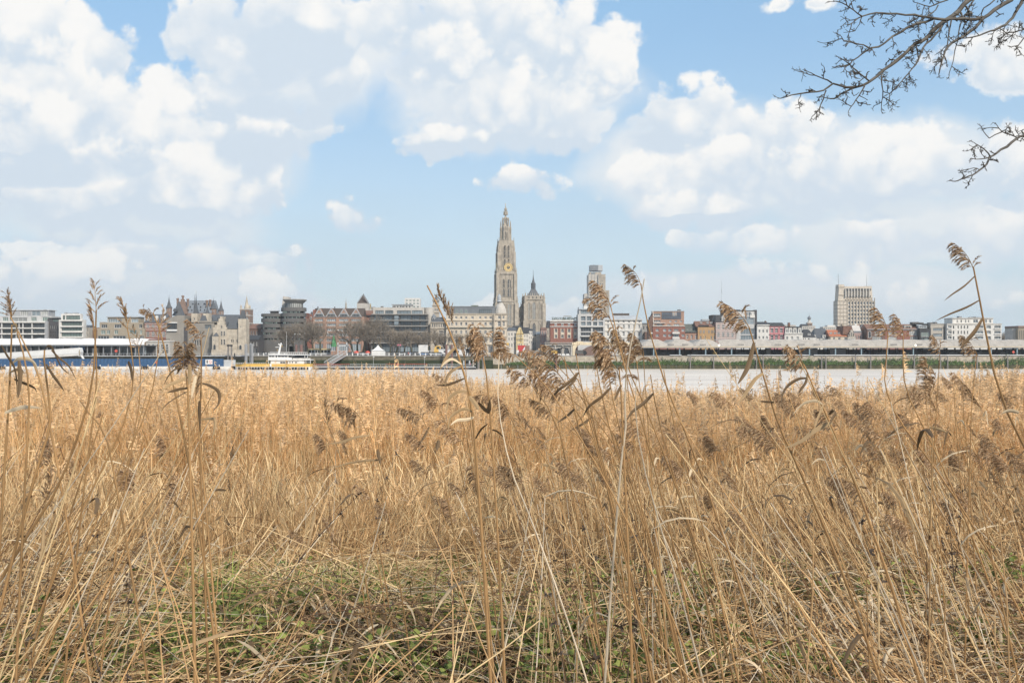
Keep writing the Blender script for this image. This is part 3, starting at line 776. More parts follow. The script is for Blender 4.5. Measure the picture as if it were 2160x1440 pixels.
    rounded(590, 639, 650, None, 0, 'glass_dark', 'tower_core', inset=.5)
    for i, (a, c) in enumerate(rows_t): rounded(589, 640, a, c, 0, 'round_block', 'tower_band')
    rows_w = [(661, 667), (671, 679), (682.5, 690.5), (694, 701.5), (705, 713), (716.5, 730)]
    rounded(546, 592, 663, None, 2, 'glass_dark', 'wing_core', inset=.5)
    for (a, c) in rows_w: rounded(545, 593, a, c, 2, 'round_block', 'wing_band')
    rounded(547, 639, 730, None, .5, 'dark_concrete', 'podium')
    me = MB().box(0, 2.2 * k, 0, .3, 0, 3.2 * k).mesh('blind', [MT['glass_green']])
    rnd = random.Random(3)
    for rows, c0, c1, yy in ((rows_t, 597, 633, .42), (rows_w, 553, 586, 2.42)):
        for i in range(len(rows) - 1):
            c = c0
            while c < c1:
                if rnd.random() < .6:
                    o = bpy.data.objects.new('window', me); o.location = (B.X(c), yy, B.Z(rows[i + 1][0]) + .05); link(o, B.root)
                c += 3
    B.spire('glass_curtain', 614, 18, [(18, 648), (18, 638.5)], 9, 20, 'glass_drum')
    for i in range(14):
        a = math.pi * (1 + i / 13); B.box('mullion', 'dark_steel', 614 + 18.3 * math.cos(a) - .3, 638.5, 614 + 18.3 * math.cos(a) + .3, 648, 9 + 18.3 * k * math.sin(a) - .1, 9 + 18.3 * k * math.sin(a) + .1)
    B.spire('concrete', 615, 25, [(17, 639.5), (25, 632), (25.4, 630.5), (24, 629.8)], 9, 24, 'saucer_roof')
    B.poly('lift_shaft', 'pale_concrete', [(582, 655), (598, 655), (598, 623.5), (586, 622), (585, 624)], 14, 20)
    B.box('roof_plant', 'dark_concrete', 563, 655, 578, 661.5, 8, 12); B.box('plant_roof', 'pale_zinc', 561, 654, 580, 655.2, 7, 13)

    # ---------- gabled brick offices
    B = Bld('brick_offices', 'orange brick building with a row of four peaked gables', 'building', 586, 641, 770)
    rows = [(672.5, 677.5), (682.5, 687.5), (693, 698), (703, 709), (714, 720), (725, 740)]
    cols = [(664, 681), (689, 709), (715, 735), (741, 761)]
    B.wall('orange_brick', 660, 668, 768, None, 14, rects(cols, rows, nv=5, gm='glass_blue'))
    B.gable('brown_tile', 660, 766, 668, 649, 14)
    for c in (673.5, 699, 725.5, 751):
        B.poly('gable_wall', 'orange_brick', [(c - 12, 668.5), (c + 12, 668.5), (c, 650.5)], -.4, 6)
        for s_ in (-1, 1):
            B.poly('gable_trim', 'pale_zinc', [(c + s_ * 12.6, 668.5), (c + s_ * 10.6, 668.5), (c, 652.2), (c, 649)] if s_ < 0 else [(c + 10.6, 668.5), (c + 12.6, 668.5), (c, 649), (c, 652.2)], -.7, -.35)
        B.box('gable_beam', 'pale_zinc', c - 8, 660.5, c + 8, 661.6, -.6, -.3)
        B.win(c - 8, 661.8, c + 8, 668, -.42, 5, 1, 'pale_zinc', 'glass_dark')
    for c in (684, 711, 737.5, 765):
        B.box('brick_pier', 'orange_brick', c - 2.2, 668, c + 2.2, None, -.35, 0)
    for c in (702, 666): B.box('chimney', 'dark_concrete', c, 645.5, c + 1.5, 652, 5, 6)
    B.box('side_wall', 'red_brick', 660, 653, 663.5, 668, 0, 14)
    B = Bld('town_house', 'pair of small red brick gables beside the rounded office block', 'house', 620, 641, 660)
    B.poly('wall', 'red_brick', [(642, None), (661, None), (661, 672), (656, 660), (650.5, 672), (647, 672), (647, 660), (644, 660), (644, 676), (642, 676)], 0, 10)
    B.poly('roof', 'slate', [(650, 673), (661.5, 673), (656, 657)], .4, 10)
    B.win(654, 668, 658, 674, 0, 2)
    B = Bld('church_turret', 'thin ornate spire poking above the gabled brick roof', 'spire', 900, 727, 732)
    B.box('shaft', 'cathedral_stone', 727.5, 655, 731.5, None, 0, 1.5)
    B.spire('cathedral_stone', 729.5, 2, [(2.4, 655), (2.4, 648), (1.6, 646), (1.7, 640), (.8, 638), (.15, 629)], .8, 8)
    B = Bld('glass_pyramid_tower', 'square concrete tower with a brown glass pyramid on top', 'tower', 640, 753, 778)
    B.box('shaft', 'pale_concrete', 753, 639.5, 777.5, None, 0, 7.4); B.box('stair_wing', 'concrete', 753, 647, 790, None, .5, 8)
    B.spire('brown_tile', 765, 12, [(16.2, 640), (2.2, 622), (1.8, 622.2)], 3.7, 4, 'pyramid_roof')
    B.spire('slate', 765, 2, [(2.6, 622.5), (.2, 618.5)], 3.7, 4, 'cap')
    for s_ in (-1, 1):
        B.poly('roof_edge', 'pale_zinc', [(765 + s_ * 12 - .7, 640), (765 + s_ * 12 + .7, 640), (765 + s_ * 1.3 + .5, 622), (765 + s_ * 1.3 - .5, 622)], -.4, .2)
    B = Bld('gilded_statue', 'small gilded figure on a roof beside the concrete pyramid tower', 'statue', 632, 779, 783)
    B.box('pedestal', 'pale_concrete', 779.5, 651, 783, None, 0, 1)
    B.spire('gold', 781.3, 1, [(1.1, 651), (.8, 647), (1.5, 645), (.7, 642.5), (.8, 641), (.2, 640)], .5, 7, 'figure')
    B = Bld('town_house', 'narrow red brick houses wedged between gables and concrete flats', 'house', 600, 768, 788)
    B.wall('red_brick', 768, 662, 788, None, 12, rects(cells(769, 787, 3, .5), [(667, 671), (682, 690), (698, 706)], nv=1))
    B.box('flat_roof', 'dark_steel', 768, 664.5, 789, 667.5, -.5, 12)
    B.gable('rust_tile', 768, 788, 662, 654, 10, 1)

    # ---------- concrete and glass flats
    B = Bld('apartment_building', 'wide concrete and glass apartment building with stacked terraces', 'building', 584, 778, 906)
    rows = [(665, 674.5), (677, 686), (689, 698), (701, 709.5), (712.5, 721), (724, 742)]
    cols = [(788, 801), (806, 828), (832, 842), (844, 867), (869, 885), (887, 898)]
    B.wall('dark_concrete', 782, 663, 903, None, 14, rects(cols, rows, nv=3, fm='dark_steel', gm='glass_blue'), reveal=.9)
    for r in (662, 675, 687, 699.3, 711, 722.3):
        B.box('terrace_slab', 'concrete', 779 if r > 665 else 784, r, 903, r + 1.7, -1.3, .2)
    for r in (672, 684.5, 696.5):
        B.box('terrace_rail', 'dark_steel', 781, r - .6, 902, r - .2, -1.2, -1.1)
    B.wall('pale_concrete', 786.5, 648, 894, 663, 10, rects([(791, 809), (812, 829), (837, 866), (868, 891)], [(654.5, 662.5)], nv=4, fm='dark_steel', gm='glass_blue'), y0=1.2, part='top_storey')
    B.box('glass_lift', 'glass_blue', 832, 666, 841, 686, -.9, 0)
    for c, w_ in ((801, 5), (826, 6), (846, 4)): B.box('roof_plant', 'dark_concrete', c, 645, c + w_, 648.2, 4, 7)
    B.spire('pale_concrete', 904, 10.5, [(10.5, None and 0 or 748), (10.5, 648)], 5, 18, 'round_shaft')
    B = Bld('apartment_tower', 'distant white gridded tower block above the flats', 'building', 1100, 853, 886)
    B.wall('white_render', 853.5, 628.5, 885.5, None, 16, rects(cells(854, 885, 4, .6), [(632, 635.5), (638.5, 642), (645, 648.5)], nv=2, gm='glass_green'))
    B = Bld('roof_pavilion', 'low white roof storey seen over the terraced flats', 'building', 680, 828, 870)
    B.wall('white_render', 828, 643, 868, None, 8, rects(cells(829, 867, 6, .7), [(645, 650)], nv=1)); B.box('roof_slab', 'pale_zinc', 826, 641.5, 870, 643.2, -.5, 8)

    # ---------- church turret and beaux arts corner
    B = Bld('church_tower', 'small tiered stone church tower with urns behind the flats', 'tower', 760, 910, 928)
    B.wall('old_cream', 912, 644, 926, None, 5, rects([(914, 916.5), (918, 920.5), (922, 924.5)], [(651, 656)], nv=1, gm='glass_dark'))
    for r, w in ((643, 8), (633, 7.5), (658, 7.5)): B.box('cornice', 'old_cream', 919 - w, r, 919 + w, r + 1.6, -.6, 5.6)
    B.wall('old_cream', 913, 634, 925, 644, 4.4, rects([(917, 921)], [(636.5, 642.5)], nv=1), y0=.3, part='upper_stage')
    B.spire('slate', 919, 5, [(6, 633), (4, 630), (3.4, 628.6), (2, 627), (1.2, 625), (.2, 620)], 2.4, 8, 'cupola')
    for c in (913, 925): B.spire('old_cream', c, 1, [(.9, 633), (1.2, 631), (.4, 629)], .6, 6, 'urn')
    B = Bld('exchange_building', 'ornate old cream building with small slate dome and arcaded attic', 'building', 582, 906, 944)
    B.wall('old_cream', 908, 680, 943, None, 14, rects(cells(910, 942, 7, .55), [(682.5, 690)], nv=1) + rects([(914, 919), (926, 934), (937, 941)], [(697, 707), (713, 727)], nv=2, nh=2) + rects([(926, 934)], [(732, 745)], nv=2))
    for r in (679, 691.5, 710): B.box('cornice', 'old_cream', 907, r, 944, r + 1.7, -.5, .2)
    B.hip('slate', 908, 943, 680, 668, 8)
    B.spire('zinc', 914, 6, [(6, 680), (6, 672), (5.2, 667), (3, 664), (.4, 661)], 5, 12, 'dome')
    B.win(911.5, 669, 915.5, 678, 3.2, 1, 1, arch=True)

    # ---------- cream hotel with white dome
    B = Bld('hotel', 'long cream hotel with grey metal mansard and windows in rows', 'building', 580, 940, 1043)
    cols = [(960, 964.5), (970.5, 975), (981, 985.5), (994, 999), (1010.5, 1015), (1021.5, 1026.5), (1032, 1037)]
    cols = [(945, 948.5), (951, 954.5)] + cols
    B.wall('cream_render', 941, 662, 1043, None, 16, rects(cols, [(667, 672.5), (679.5, 686.5)], nv=2) + rects(cols, [(697, 704), (713, 722)], nv=2, nh=2) + rects(cells(943, 1041, 7, .6), [(729, 744)], nv=3))
    for r in (661, 675, 690.5, 709, 725.5): B.box('cornice', 'cream_render' if r != 690.5 else 'green_slate', 940.5, r, 1043, r + (1.3 if r != 690.5 else 2), -.5, .2)
    B.poly('mansard', 'zinc', [(942, 661), (1044, 661), (1044, 646), (943, 646)], .8, 14)
    for c in range(944, 1042, 3): B.box('roof_seam', 'zinc', c, 646.2, c + .35, 661, .68, .8)
    for (a, c) in ((961, 966), (970.5, 975.5), (980.5, 985.5)): B.win(a, 652, c, 660.5, .7, 2, 1, 'pale_zinc', 'glass_green')
    B.win(1011, 652, 1037, 661, .7, 6, 1, 'dark_steel', 'glass_blue')
    B.box('roof_garden', 'leaf_dark', 993, 643, 1008, 646.2, 4, 7); B.box('roof_edge', 'pale_zinc', 942.5, 645.4, 1044, 646.4, .5, 14)
    B.wall('cream_render', 1042, 662, 1069, None, 14, rects([(1050.5, 1055.5), (1060, 1064)], [(666, 672.5)], nv=2) + rects([(1050, 1055.5), (1060, 1064.5)], [(678, 688), (697, 705), (713, 724), (730, 744)], nv=2, nh=2), y0=-1.2, part='corner_wall')
    for r in (661.2, 675, 690.5, 709): B.box('cornice', 'old_cream', 1041.5, r, 1069.5, r + 1.6, -1.7, -1)
    B.box('corner_pier', 'old_cream', 1041.5, 662, 1044, None, -1.6, -1); B.box('corner_pier', 'old_cream', 1056.5, 662, 1058.5, None, -1.6, -1)
    B.spire('pale_concrete', 1055.5, 13, [(13.2, 662), (13.2, 659), (12, 653), (9.5, 646), (6, 640.5), (4.5, 638.5)], 3, 20, 'dome')
    B.spire('dark_concrete', 1053, 5, [(4.4, 639), (4.6, 635.5)], 3, 12, 'lantern_base')
    B.spire('pale_zinc', 1053, 4, [(5.2, 635.5), (4, 633.5), (4, 627), (3.5, 623.5), (1.5, 620), (.2, 619)], 3, 12, 'lantern')
    B.spire('pale_steel', 1053, .2, [(.2, 619), (.12, 588)], 3, 5, 'flagpole')
    B.win(1052, 656, 1056.5, 660.5, -.1, 2, 1, 'white_paint', 'glass_blue')

    # ---------- lane of old houses below the cathedral
    def lane(label, c0, c1, r, m, roof, rr, Y, cols, rows, gable=False, inset=3):
        H = Bld('town_house', label, 'house', Y, c0, c1)
        if gable:
            cm = (c0 + c1) / 2
            H.poly('wall', m, [(c0, None), (c1, None), (c1, r), (cm + 2, rr), (cm - 2, rr), (c0, r)], 0, 10)
            for rw in rows:
                for (a, b) in cells(c0 + 2, c1 - 2, cols, .5): H.win(a, rw[0], b, rw[1], 0, 2)
            MB().prism([(H.X(c0 - .6), H.Z(r + .5)), (H.X(c1 + .6), H.Z(r + .5)), (H.X(cm), H.Z(rr - 1))], .4, 14).build('roof', MT[roof], H.root)
        else:
            H.wall(m, c0, r, c1, None, 10, rects(cells(c0 + .5, c1 - .5, cols, .45), rows, nv=2))
            H.hip(roof, c0, c1, r, rr, inset, 10)
        return H
    lane('white town house with grey slate hip roof beside the domed hotel', 1070, 1089, 697, 'white_render', 'slate', 690, 600, 3, [(702, 708), (712, 718), (724, 732)])
    H = lane('yellow stepped gable house with golden beams under the cathedral', 1089, 1104, 704, 'yellow_render', 'dark_slate', 690, 598, 3, [(706, 711), (713, 719), (724, 731)], True)
    for r in (703.5, 714.5): H.box('timber_beam', 'gold', 1088.5, r, 1104.5, r + 1, -.3, 0)
    H.box('timber_beam', 'gold', 1098.5, 694, 1099.5, 722, -.3, 0)
    lane('white house with dark pitched roof next to the yellow gable', 1104, 1115, 703, 'white_render', 'dark_slate', 690, 602, 3, [(706, 711), (715, 720), (724, 729)], inset=1)
    H = lane('large dark slate roofed house behind the yellow gable', 1080, 1102, 698, 'pale_concrete', 'dark_slate', 686.5, 625, 3, [(700, 705)], inset=2)
    lane('tall white house with flat dark eaves in the lane', 1115, 1123, 697, 'white_render', 'dark_slate', 693, 604, 2, [(701, 706), (710, 715), (719, 724)], inset=1)
    lane('grey roofed white house with dormers halfway down the lane', 1123, 1131, 708, 'white_render', 'slate', 696, 612, 2, [(712, 717), (722, 727)], inset=2)
    lane('low white house in the narrow lane by the stone arcade', 1131, 1142, 705, 'pale_concrete', 'zinc', 699, 606, 3, [(709, 714), (719, 725)], inset=2)
    lane('tall thin pinkish brick house at the lane corner', 1141, 1153, 695, 'pink_brick', 'rust_tile', 690, 596, 2, [(699, 706), (711, 718), (724, 731)], inset=2)
    lane('dark mansard house tucked beside the red corner building', 1153, 1162, 691, 'beige_render', 'dark_slate', 676, 600, 2, [(697, 706), (711, 720)], inset=2)

    # ---------- red building and new grey block
    B = Bld('corner_building', 'bright red brick building with white window surrounds and roof garden', 'building', 574, 1161, 1222)
    B.wall('red_brick', 1161, 683, 1222, None, 16, rects([(1170, 1175), (1183.5, 1188.5), (1197.5, 1202.5), (1211, 1216)], [(693.5, 701), (706, 713)], nv=2))
    B.wall('red_brick', 1162, 676, 1222, 683, 15, rects([(1170, 1174.5), (1184, 1188.5), (1198, 1202.5), (1211.5, 1216)], [(681.5, 686)][:0]), y0=.2, part='attic_wall')
    for (a, c) in ((1170, 1174.5), (1184, 1188.5), (1198, 1202.5), (1211.5, 1216)):
        B.win(a, 682, c, 687, -.05, 2)
        B.box('window_surround', 'cream_render', a - 1.5, 692.3, a - .1, 714.3, -.15, .3); B.box('window_surround', 'cream_render', c + .6, 692.3, c + 1.9, 714.3, -.15, .3)
        B.box('window_surround', 'cream_render', a - .1, 701, c + .6, 706, -.13, .3)
    for r, h in ((675.5, 2.6), (680, 1.4), (687.8, 1.4)): B.box('cornice', 'white_render', 1160.5, r, 1222.3, r + h, -.5 if h > 2 else -.3, .2)
    B.box('roof_parapet', 'beige_render', 1163, 674.5, 1221, 676, .3, 14)
    b = MB(); rnd = random.Random(2)
    for i in range(420):
        x, y, z = rnd.uniform(B.X(1164), B.X(1221)), rnd.uniform(1, 4), B.Z(674.5) + rnd.random() * 1.3
        s_ = .25; a = rnd.uniform(0, 6); b.quad((x, y, z), (x + s_ * math.cos(a), y + s_ * math.sin(a), z + .1), (x + s_ * math.cos(a), y + s_, z + .35), (x, y, z + .3))
    b.build('roof_hedge', MT['leaf_dark'], B.root)
    B.box('pergola', 'tan_brick', 1190, 665.5, 1206, 666.5, 5, 8)
    for c in (1190, 1205.5): B.box('pergola_post', 'tan_brick', c, 666, c + .6, 675, 5, 5.3)
    B = Bld('apartment_building', 'grey framed modern apartment building with white glass balconies', 'building', 570, 1219, 1276)
    B.wall('pale_panel', 1219, 662.5, 1276, None, 14, rects([(1225.5, 1235), (1238, 1247), (1251, 1259.5), (1263, 1272)], [(667, 676), (678.5, 686.5)], nv=2, nh=1, fm='grey_steel', gm='glass_blue') + rects([(1225, 1246.5), (1250.5, 1272.5)], [(690, 699), (701, 707.5), (711, 720)], nv=4, fm='grey_steel'), reveal=.7)
    for r in (688, 708.5): B.box('balcony_slab', 'white_render', 1224.5, r, 1273, r + 1.4, -.8, .2)
    B.wall('pale_panel', 1222, 652, 1272, 662.5, 10, [(1225, 654.5, 1242, 661.5, dict(nv=3)), (1243.5, 654.5, 1251, 661.5, dict(nv=2)), (1253, 654.5, 1270, 661.5, dict(nv=3))], y0=1.4, part='top_storey', fm='dark_steel', gm='glass_blue')
    B.box('roof_slab', 'pale_zinc', 1221, 651, 1274, 652.6, .8, 12); B.box('roof_box', 'white_render', 1232.5, 644.5, 1254, 651.2, 5, 10)
    B.box('chimney', 'pale_panel', 1219, 651, 1223, 663, 3, 5); B.spire('dark_steel', 1220.8, 1, [(.7, 651), (.9, 648), (.4, 647.4)], 4, 8, 'cowl')

    B = Bld('bank_building', 'white classical stone building with grey hip roof and corniced windows', 'building', 576, 1275, 1356)
    cols = cells(1277, 1354, 7, .36)
    B.wall('white_render', 1275, 674, 1354, None, 16, rects(cols, [(676.5, 680)], nv=1) + rects(cols, [(685, 692.5), (700, 708.5)], nv=2, nh=2) + rects(cols, [(714.5, 722)], nv=1) + rects(cols, [(729, 744)], nv=1))
    for r in (673.5, 682, 696.5, 711): B.box('cornice', 'white_render', 1274.5, r, 1355.5 if r < 675 else 1354.4, r + 1.3, -.8 if r < 675 else -.3, .2)
    for (a, c) in cols: B.box('window_hood', 'white_render', a - 1, 698.2, c + 1, 699.2, -.4, 0)
    B.hip('pale_zinc', 1274, 1355, 673.5, 664.5, 12, 15, insy=6)
    B.box('roof_hatch', 'brown_tile', 1296, 660, 1330, 665, 6, 10); B.spire('dark_steel', 1315, .4, [(.3, 660), (.2, 657)], 7, 5, 'aerial')
    B = Bld('town_house', 'thin grey house in the gap before the big red brick block', 'house', 600, 1353, 1378)
    B.wall('concrete', 1353, 683, 1371, None, 10, rects([(1356, 1359), (1363, 1366)], [(688, 695), (702, 709)], nv=1)); B.box('roof_slab', 'zinc', 1352, 681, 1372, 683.2, -.3, 10)
    B.wall('brown_brick', 1359, 700, 1371, None, 10, (), y0=-2, part='front_wall')

    # ---------- big red brick block with solar roof
    B = Bld('brick_flats', 'big red brick block with sloping orange roof carrying solar panels', 'building', 568, 1368, 1445)
    rows = [(693.5, 699), (704.5, 710)]
    B.wall('red_brick', 1377, 688, 1445, None, 8, rects([(1383.5, 1389.5), (1399, 1405.5), (1410, 1416), (1438, 1444)], rows, nv=2, gm='glass_blue') + [(1421.5, 693.5, 1431, 699, dict(nv=3)), (1419.5, 704, 1432, 711, dict(nv=3))], gm='glass_blue')
    B.box('balcony', 'white_render', 1418, 700, 1433, 704, -1.2, .1); B.box('balcony', 'white_render', 1418, 711, 1433, 715, -1.2, .1)
    B.box('terrace', 'pale_concrete', 1377, 686.5, 1445, 688.3, -.3, 3)
    B.wall('orange_brick', 1378, 656, 1444, 688, 6, [(1379.5, 661, 1394, 666.5, dict(nv=3)), (1379.5, 675, 1394, 679, dict(nv=3))] + rects([(1413, 1417.5), (1424, 1429), (1435, 1440)], [(675.5, 679.5)], nv=2) + [(1386, 683, 1398, 686.5, dict(nv=4)), (1408, 683, 1415, 686.5, dict(nv=2)), (1422, 683, 1434, 686.5, dict(nv=3))], y0=1.6, part='upper_wall', gm='glass_blue')
    for r in (666.8, 680.5): B.box('loggia_rail', 'pale_zinc', 1379, r, 1394.5, r + 1.3, 1.0, 1.7)
    B.box('awning', 'white_render', 1385, 680.5, 1404, 681.5, .6, 1.7)
    for i in range(9):
        for j in range(2):
            if j == 0 and i in (): continue
            c = 1396.5 + i * 4.6
            if 5 <= i <= 6 and j == 0: B.win(c + .5, 658.5, c + 3.6, 666, 1.55, 1, 2, 'white_paint', 'glass_curtain'); continue
            B.box('solar_panel', 'solar_panel', c, 658 + j * 7.6, c + 4.2, 665 + j * 7.6, 1.38, 1.58)
    B.box('roof_edge', 'pale_zinc', 1377.5, 655.2, 1444.5, 656.4, 1.3, 8)
    B.poly('gable_edge', 'white_render', [(1379, 688), (1380.5, 688), (1378.5, 655), (1377, 655)], 1.2, 1.6)
    B.poly('side_wing', 'brown_brick', [(1368.5, None), (1377.5, None), (1377.5, 660), (1374, 668), (1371.5, 668), (1371.5, 674), (1368.5, 674)], .5, 7)  # darker brick puts the shade of this flank into the colour
    for r in (701, 712): B.box('side_balcony', 'white_render', 1372.5, r, 1376, r + 3, -.8, .5)
    for c in (1432, 1436): B.box('chimney', 'dark_concrete', c, 652, c + 2.5, 656, 4, 6)

    # ---------- row of old houses by the sheds
    B = Bld('town_house', 'low orange brick house with mossy grey roof', 'house', 578, 1445, 1472)
    B.wall('orange_brick', 1445, 701, 1472, None, 10, rects([(1448, 1452), (1457, 1461), (1466, 1470)], [(706, 714.5)], nv=2, nh=2)); B.gable('green_slate', 1445, 1471, 701, 682.5, 12)
    B.box('cornice', 'dark_steel', 1444.6, 700, 1472, 701.5, -.4, .1)
    for c in (1450, 1458, 1466): B.win(c, 694.5, c + 2.5, 698.5, 1.6, 1)
    B = Bld('town_house', 'ochre brick house with arched windows and red tiled roof', 'house', 577, 1472, 1511)
    B.wall('ochre_brick', 1472, 689, 1511, None, 12, rects([(1476, 1479.5), (1486, 1489.5), (1499, 1502), (1505, 1508)], [(708.5, 716)], nv=2))
    for c in (1476, 1483, 1493.5, 1500, 1505): B.win(c - .2, 695, c + 4, 703, 0, 2, 1, 'ochre_brick', 'glass_blue', True)
    B.gable('rust_tile', 1468, 1511, 689, 676.5, 12); B.box('dormer_band', 'dark_steel', 1474, 685.5, 1495, 689, -.2, 1)
    for c in (1478, 1492, 1500): B.win(c, 678.5, c + 5, 682, 2.6, 1, 1, 'pale_zinc', 'glass_curtain')
    B.box('balcony', 'pale_zinc', 1484, 672.5, 1500, 675.5, 5, 9)
    B = Bld('town_house', 'pink and white striped brick house with tall slate mansard', 'house', 576, 1510, 1552)
    B.wall('pink_brick', 1510, 679, 1552, None, 12, rects([(1513, 1518), (1523, 1528), (1533, 1538), (1542.5, 1547.5)], [(684, 694), (700, 711)], nv=2, nh=2))
    for r in range(681, 720, 4): B.box('stone_band', 'white_render', 1509.9, r, 1552.1, r + 1.1, -.05, .3)
    B.hip('dark_slate', 1510, 1552, 679, 664, 3, 12, insy=3)
    for c in (1526,): B.poly('dormer', 'pale_concrete', [(c - 4, 678), (c + 4, 678), (c + 4, 669), (c, 664.5), (c - 4, 669)], -.2, 4); B.win(c - 2, 670, c + 2, 677, -.2, 2)
    B = Bld('dark_tower', 'dark slate clad block rising behind the striped house', 'building', 610, 1499, 1562)
    B.box('wall', 'dark_slate', 1529, 653, 1562, None, 0, 14); B.box('lower_block', 'brown_tile', 1503, 664, 1530, None, 0, 12); B.box('roof_plant', 'grey_steel', 1534, 650.5, 1546, 653.2, 2, 6)
    B = Bld('glass_building', 'tall pale glass fronted building between dark side walls', 'building', 579, 1551, 1597)
    B.wall('pale_panel', 1553, 655.5, 1592, None, 12, [(1572, 658, 1577, 666, dict(nv=1)), (1578.5, 658, 1583.5, 666, dict(nv=1)), (1557, 668, 1590, 684, dict(nv=4, nh=2)), (1562, 693, 1590, 705, dict(nv=5)), (1562, 707, 1590, 716, dict(nv=5))], gm='glass_blue', fm='pale_steel')
    B.box('side_wall', 'dark_brick', 1592, 653.5, 1596.5, None, -.3, 13); B.box('roof_edge', 'dark_steel', 1553, 654.6, 1596, 656, -.2, 12)
    B.poly('white_gable', 'white_render', [(1582, 670), (1592, 670), (1592, 664), (1588, 664), (1588, 660), (1586, 660), (1586, 664), (1582, 664)], -.4, 0)
    B.box('balcony', 'dark_steel', 1560, 716, 1574, 718, -1, 0)
    B = Bld('town_house', 'cream white three bay house with dark eaves', 'house', 577, 1597, 1623)
    B.wall('white_render', 1597, 685, 1623, None, 12, rects([(1600, 1603.5), (1608, 1611.5), (1616, 1619.5)], [(695, 701.5), (709, 715)], nv=2)); B.gable('dark_slate', 1597, 1623, 685, 678, 12)
    B.box('cornice', 'white_render', 1596.8, 684.5, 1623.2, 686.3, -.5, 0); B.box('chimney', 'brown_brick', 1618, 676, 1621, 682, 5, 6)
    B = Bld('town_house', 'deep pink three bay house with dark mansard', 'house', 577, 1623, 1655)
    B.wall('pink_render', 1623, 687, 1655, None, 12, rects([(1625.5, 1631), (1635, 1640.5), (1645.5, 1651)], [(692.5, 701.5), (707, 717)], nv=2, nh=2))
    for c in (1625.5, 1635, 1645.5):
        for r in (692, 706.5): B.box('window_hood', 'white_render', c - .5, r - .9, c + 6, r + .2, -.3, 0)
    for r in (686, 704): B.box('cornice', 'dark_concrete' if r < 690 else 'pink_render', 1622.8, r, 1655.2, r + 1.4, -.5, 0)
    B.hip('dark_slate', 1623, 1655, 686.5, 680, 4, 12, insy=3)
    B = Bld('town_house', 'white house with four dormers in its pale mansard roof', 'house', 576, 1655, 1693)
    B.wall('white_render', 1655, 703, 1693, None, 12, rects([(1658, 1662.5), (1668, 1673), (1680, 1685)], [(709.5, 716)], nv=1, gm='glass_curtain'))
    B.poly('mansard', 'zinc', [(1655, 703), (1693, 703), (1690, 690), (1658, 690)], .5, 11)
    for c in (1657, 1665, 1674, 1684): B.wall('white_render', c - .5, 691.5, c + 6, 703, 3, [(c + 1, 694, c + 4.6, 702, dict(nv=2))], y0=0, part='dormer')
    B.box('cornice', 'white_render', 1654.6, 702.3, 1693.4, 704, -.5, .2); B.box('flat_roof', 'dark_slate', 1657, 688.8, 1691, 690.4, -.2, 11)
    B.box('rear_block', 'pale_concrete', 1658, 684, 1690, 690, 11, 16); B.box('chimney', 'rust_tile', 1670, 679.5, 1674, 690, 7, 9)
    B = Bld('town_house', 'white house half hidden under a black pitched roof', 'house', 578, 1693, 1722)
    B.wall('white_render', 1693, 711, 1722, None, 12, rects([(1694, 1696), (1698, 1700), (1704, 1708)], [(713, 718)], nv=1)); B.hip('dark_slate', 1692, 1720, 711, 694, 10, 12)
    B.win(1705, 703, 1711, 707, 1.2, 2)
    B = Bld('town_house', 'wide dark grey hipped roof with two white dormers', 'house', 580, 1717, 1756)
    B.wall('white_render', 1717, 713, 1756, None, 12, rects(cells(1718, 1755, 5, .4), [(714.5, 719)], nv=1)); B.hip('slate', 1717, 1756, 713, 692, 10, 14)
    for c in (1713.5, 1735): B.wall('white_render', c, 706.5, c + 7, 713, 3, [(c + 1.4, 708, c + 5.6, 712.5, dict(nv=2))], y0=-.3, part='dormer')
    B = Bld('town_house', 'cream house with bright orange tiled roof and skylights', 'house', 576, 1752, 1788)
    B.wall('cream_render', 1752, 709, 1788, None, 10, rects([(1757, 1761), (1768, 1773), (1781, 1786)], [(711.5, 717)], nv=2)); B.gable('red_tile', 1750, 1788, 709.5, 695, 12)
    for i, c in enumerate((1752.5, 1761.5, 1769)): B.win(c, 700.5, c + 5, 704, 2.0, 1, 1, 'pale_zinc', 'glass_curtain')
    B.box('chimney', 'old_brick', 1780, 692, 1783, 700, 5, 6)
    B = Bld('church_tower', 'brick church tower topped by a grey onion dome', 'tower', 820, 1703, 1714)
    B.wall('old_brick', 1703.5, 681, 1713.5, None, 4, rects([(1707, 1710)], [(684, 690)], nv=1)); B.box('cornice', 'pale_concrete', 1703, 680, 1714, 682, -.3, 4.3)
    B.spire('pale_concrete', 1708.5, 3, [(4.4, 680.5), (3, 677), (2.2, 676), (2.2, 674)], 2, 8, 'lantern')
    B.spire('zinc', 1708.5, 3, [(1.6, 674.6), (3.4, 672.5), (3.9, 670.5), (3, 668.3), (1, 666.6), (.2, 664), (.12, 660)], 2, 10, 'onion_dome')
    B = Bld('distant_house', 'pale row of distant houses below the onion dome', 'house', 800, 1690, 1722)
    B.wall('pale_concrete', 1692, 687, 1720, None, 8, rects(cells(1693, 1719, 6, .4), [(690, 693)], nv=1)); B.gable('dark_slate', 1692, 1706, 687, 683, 8)

    # ---------- stepped gables right of the orange roof
    B = Bld('town_house', 'old house with stepped yellow gable and long brown roof', 'house', 575, 1778, 1806)
    B.poly('stepped_gable', 'beige_render', [(1788, None), (1805, None), (1805, 711), (1803, 711), (1803, 706), (1801, 706), (1801, 701), (1799, 701), (1799, 697), (1796, 695), (1794, 697), (1794, 701), (1791.5, 701), (1791.5, 706), (1790, 706), (1790, 711), (1788, 711)], 0, 1.2)
    for c in (1791.5, 1795.5, 1799.5): B.win(c, 702.5 if c != 1795.5 else 700.5, c + 2, 709, 0, 1, 1, 'beige_render')
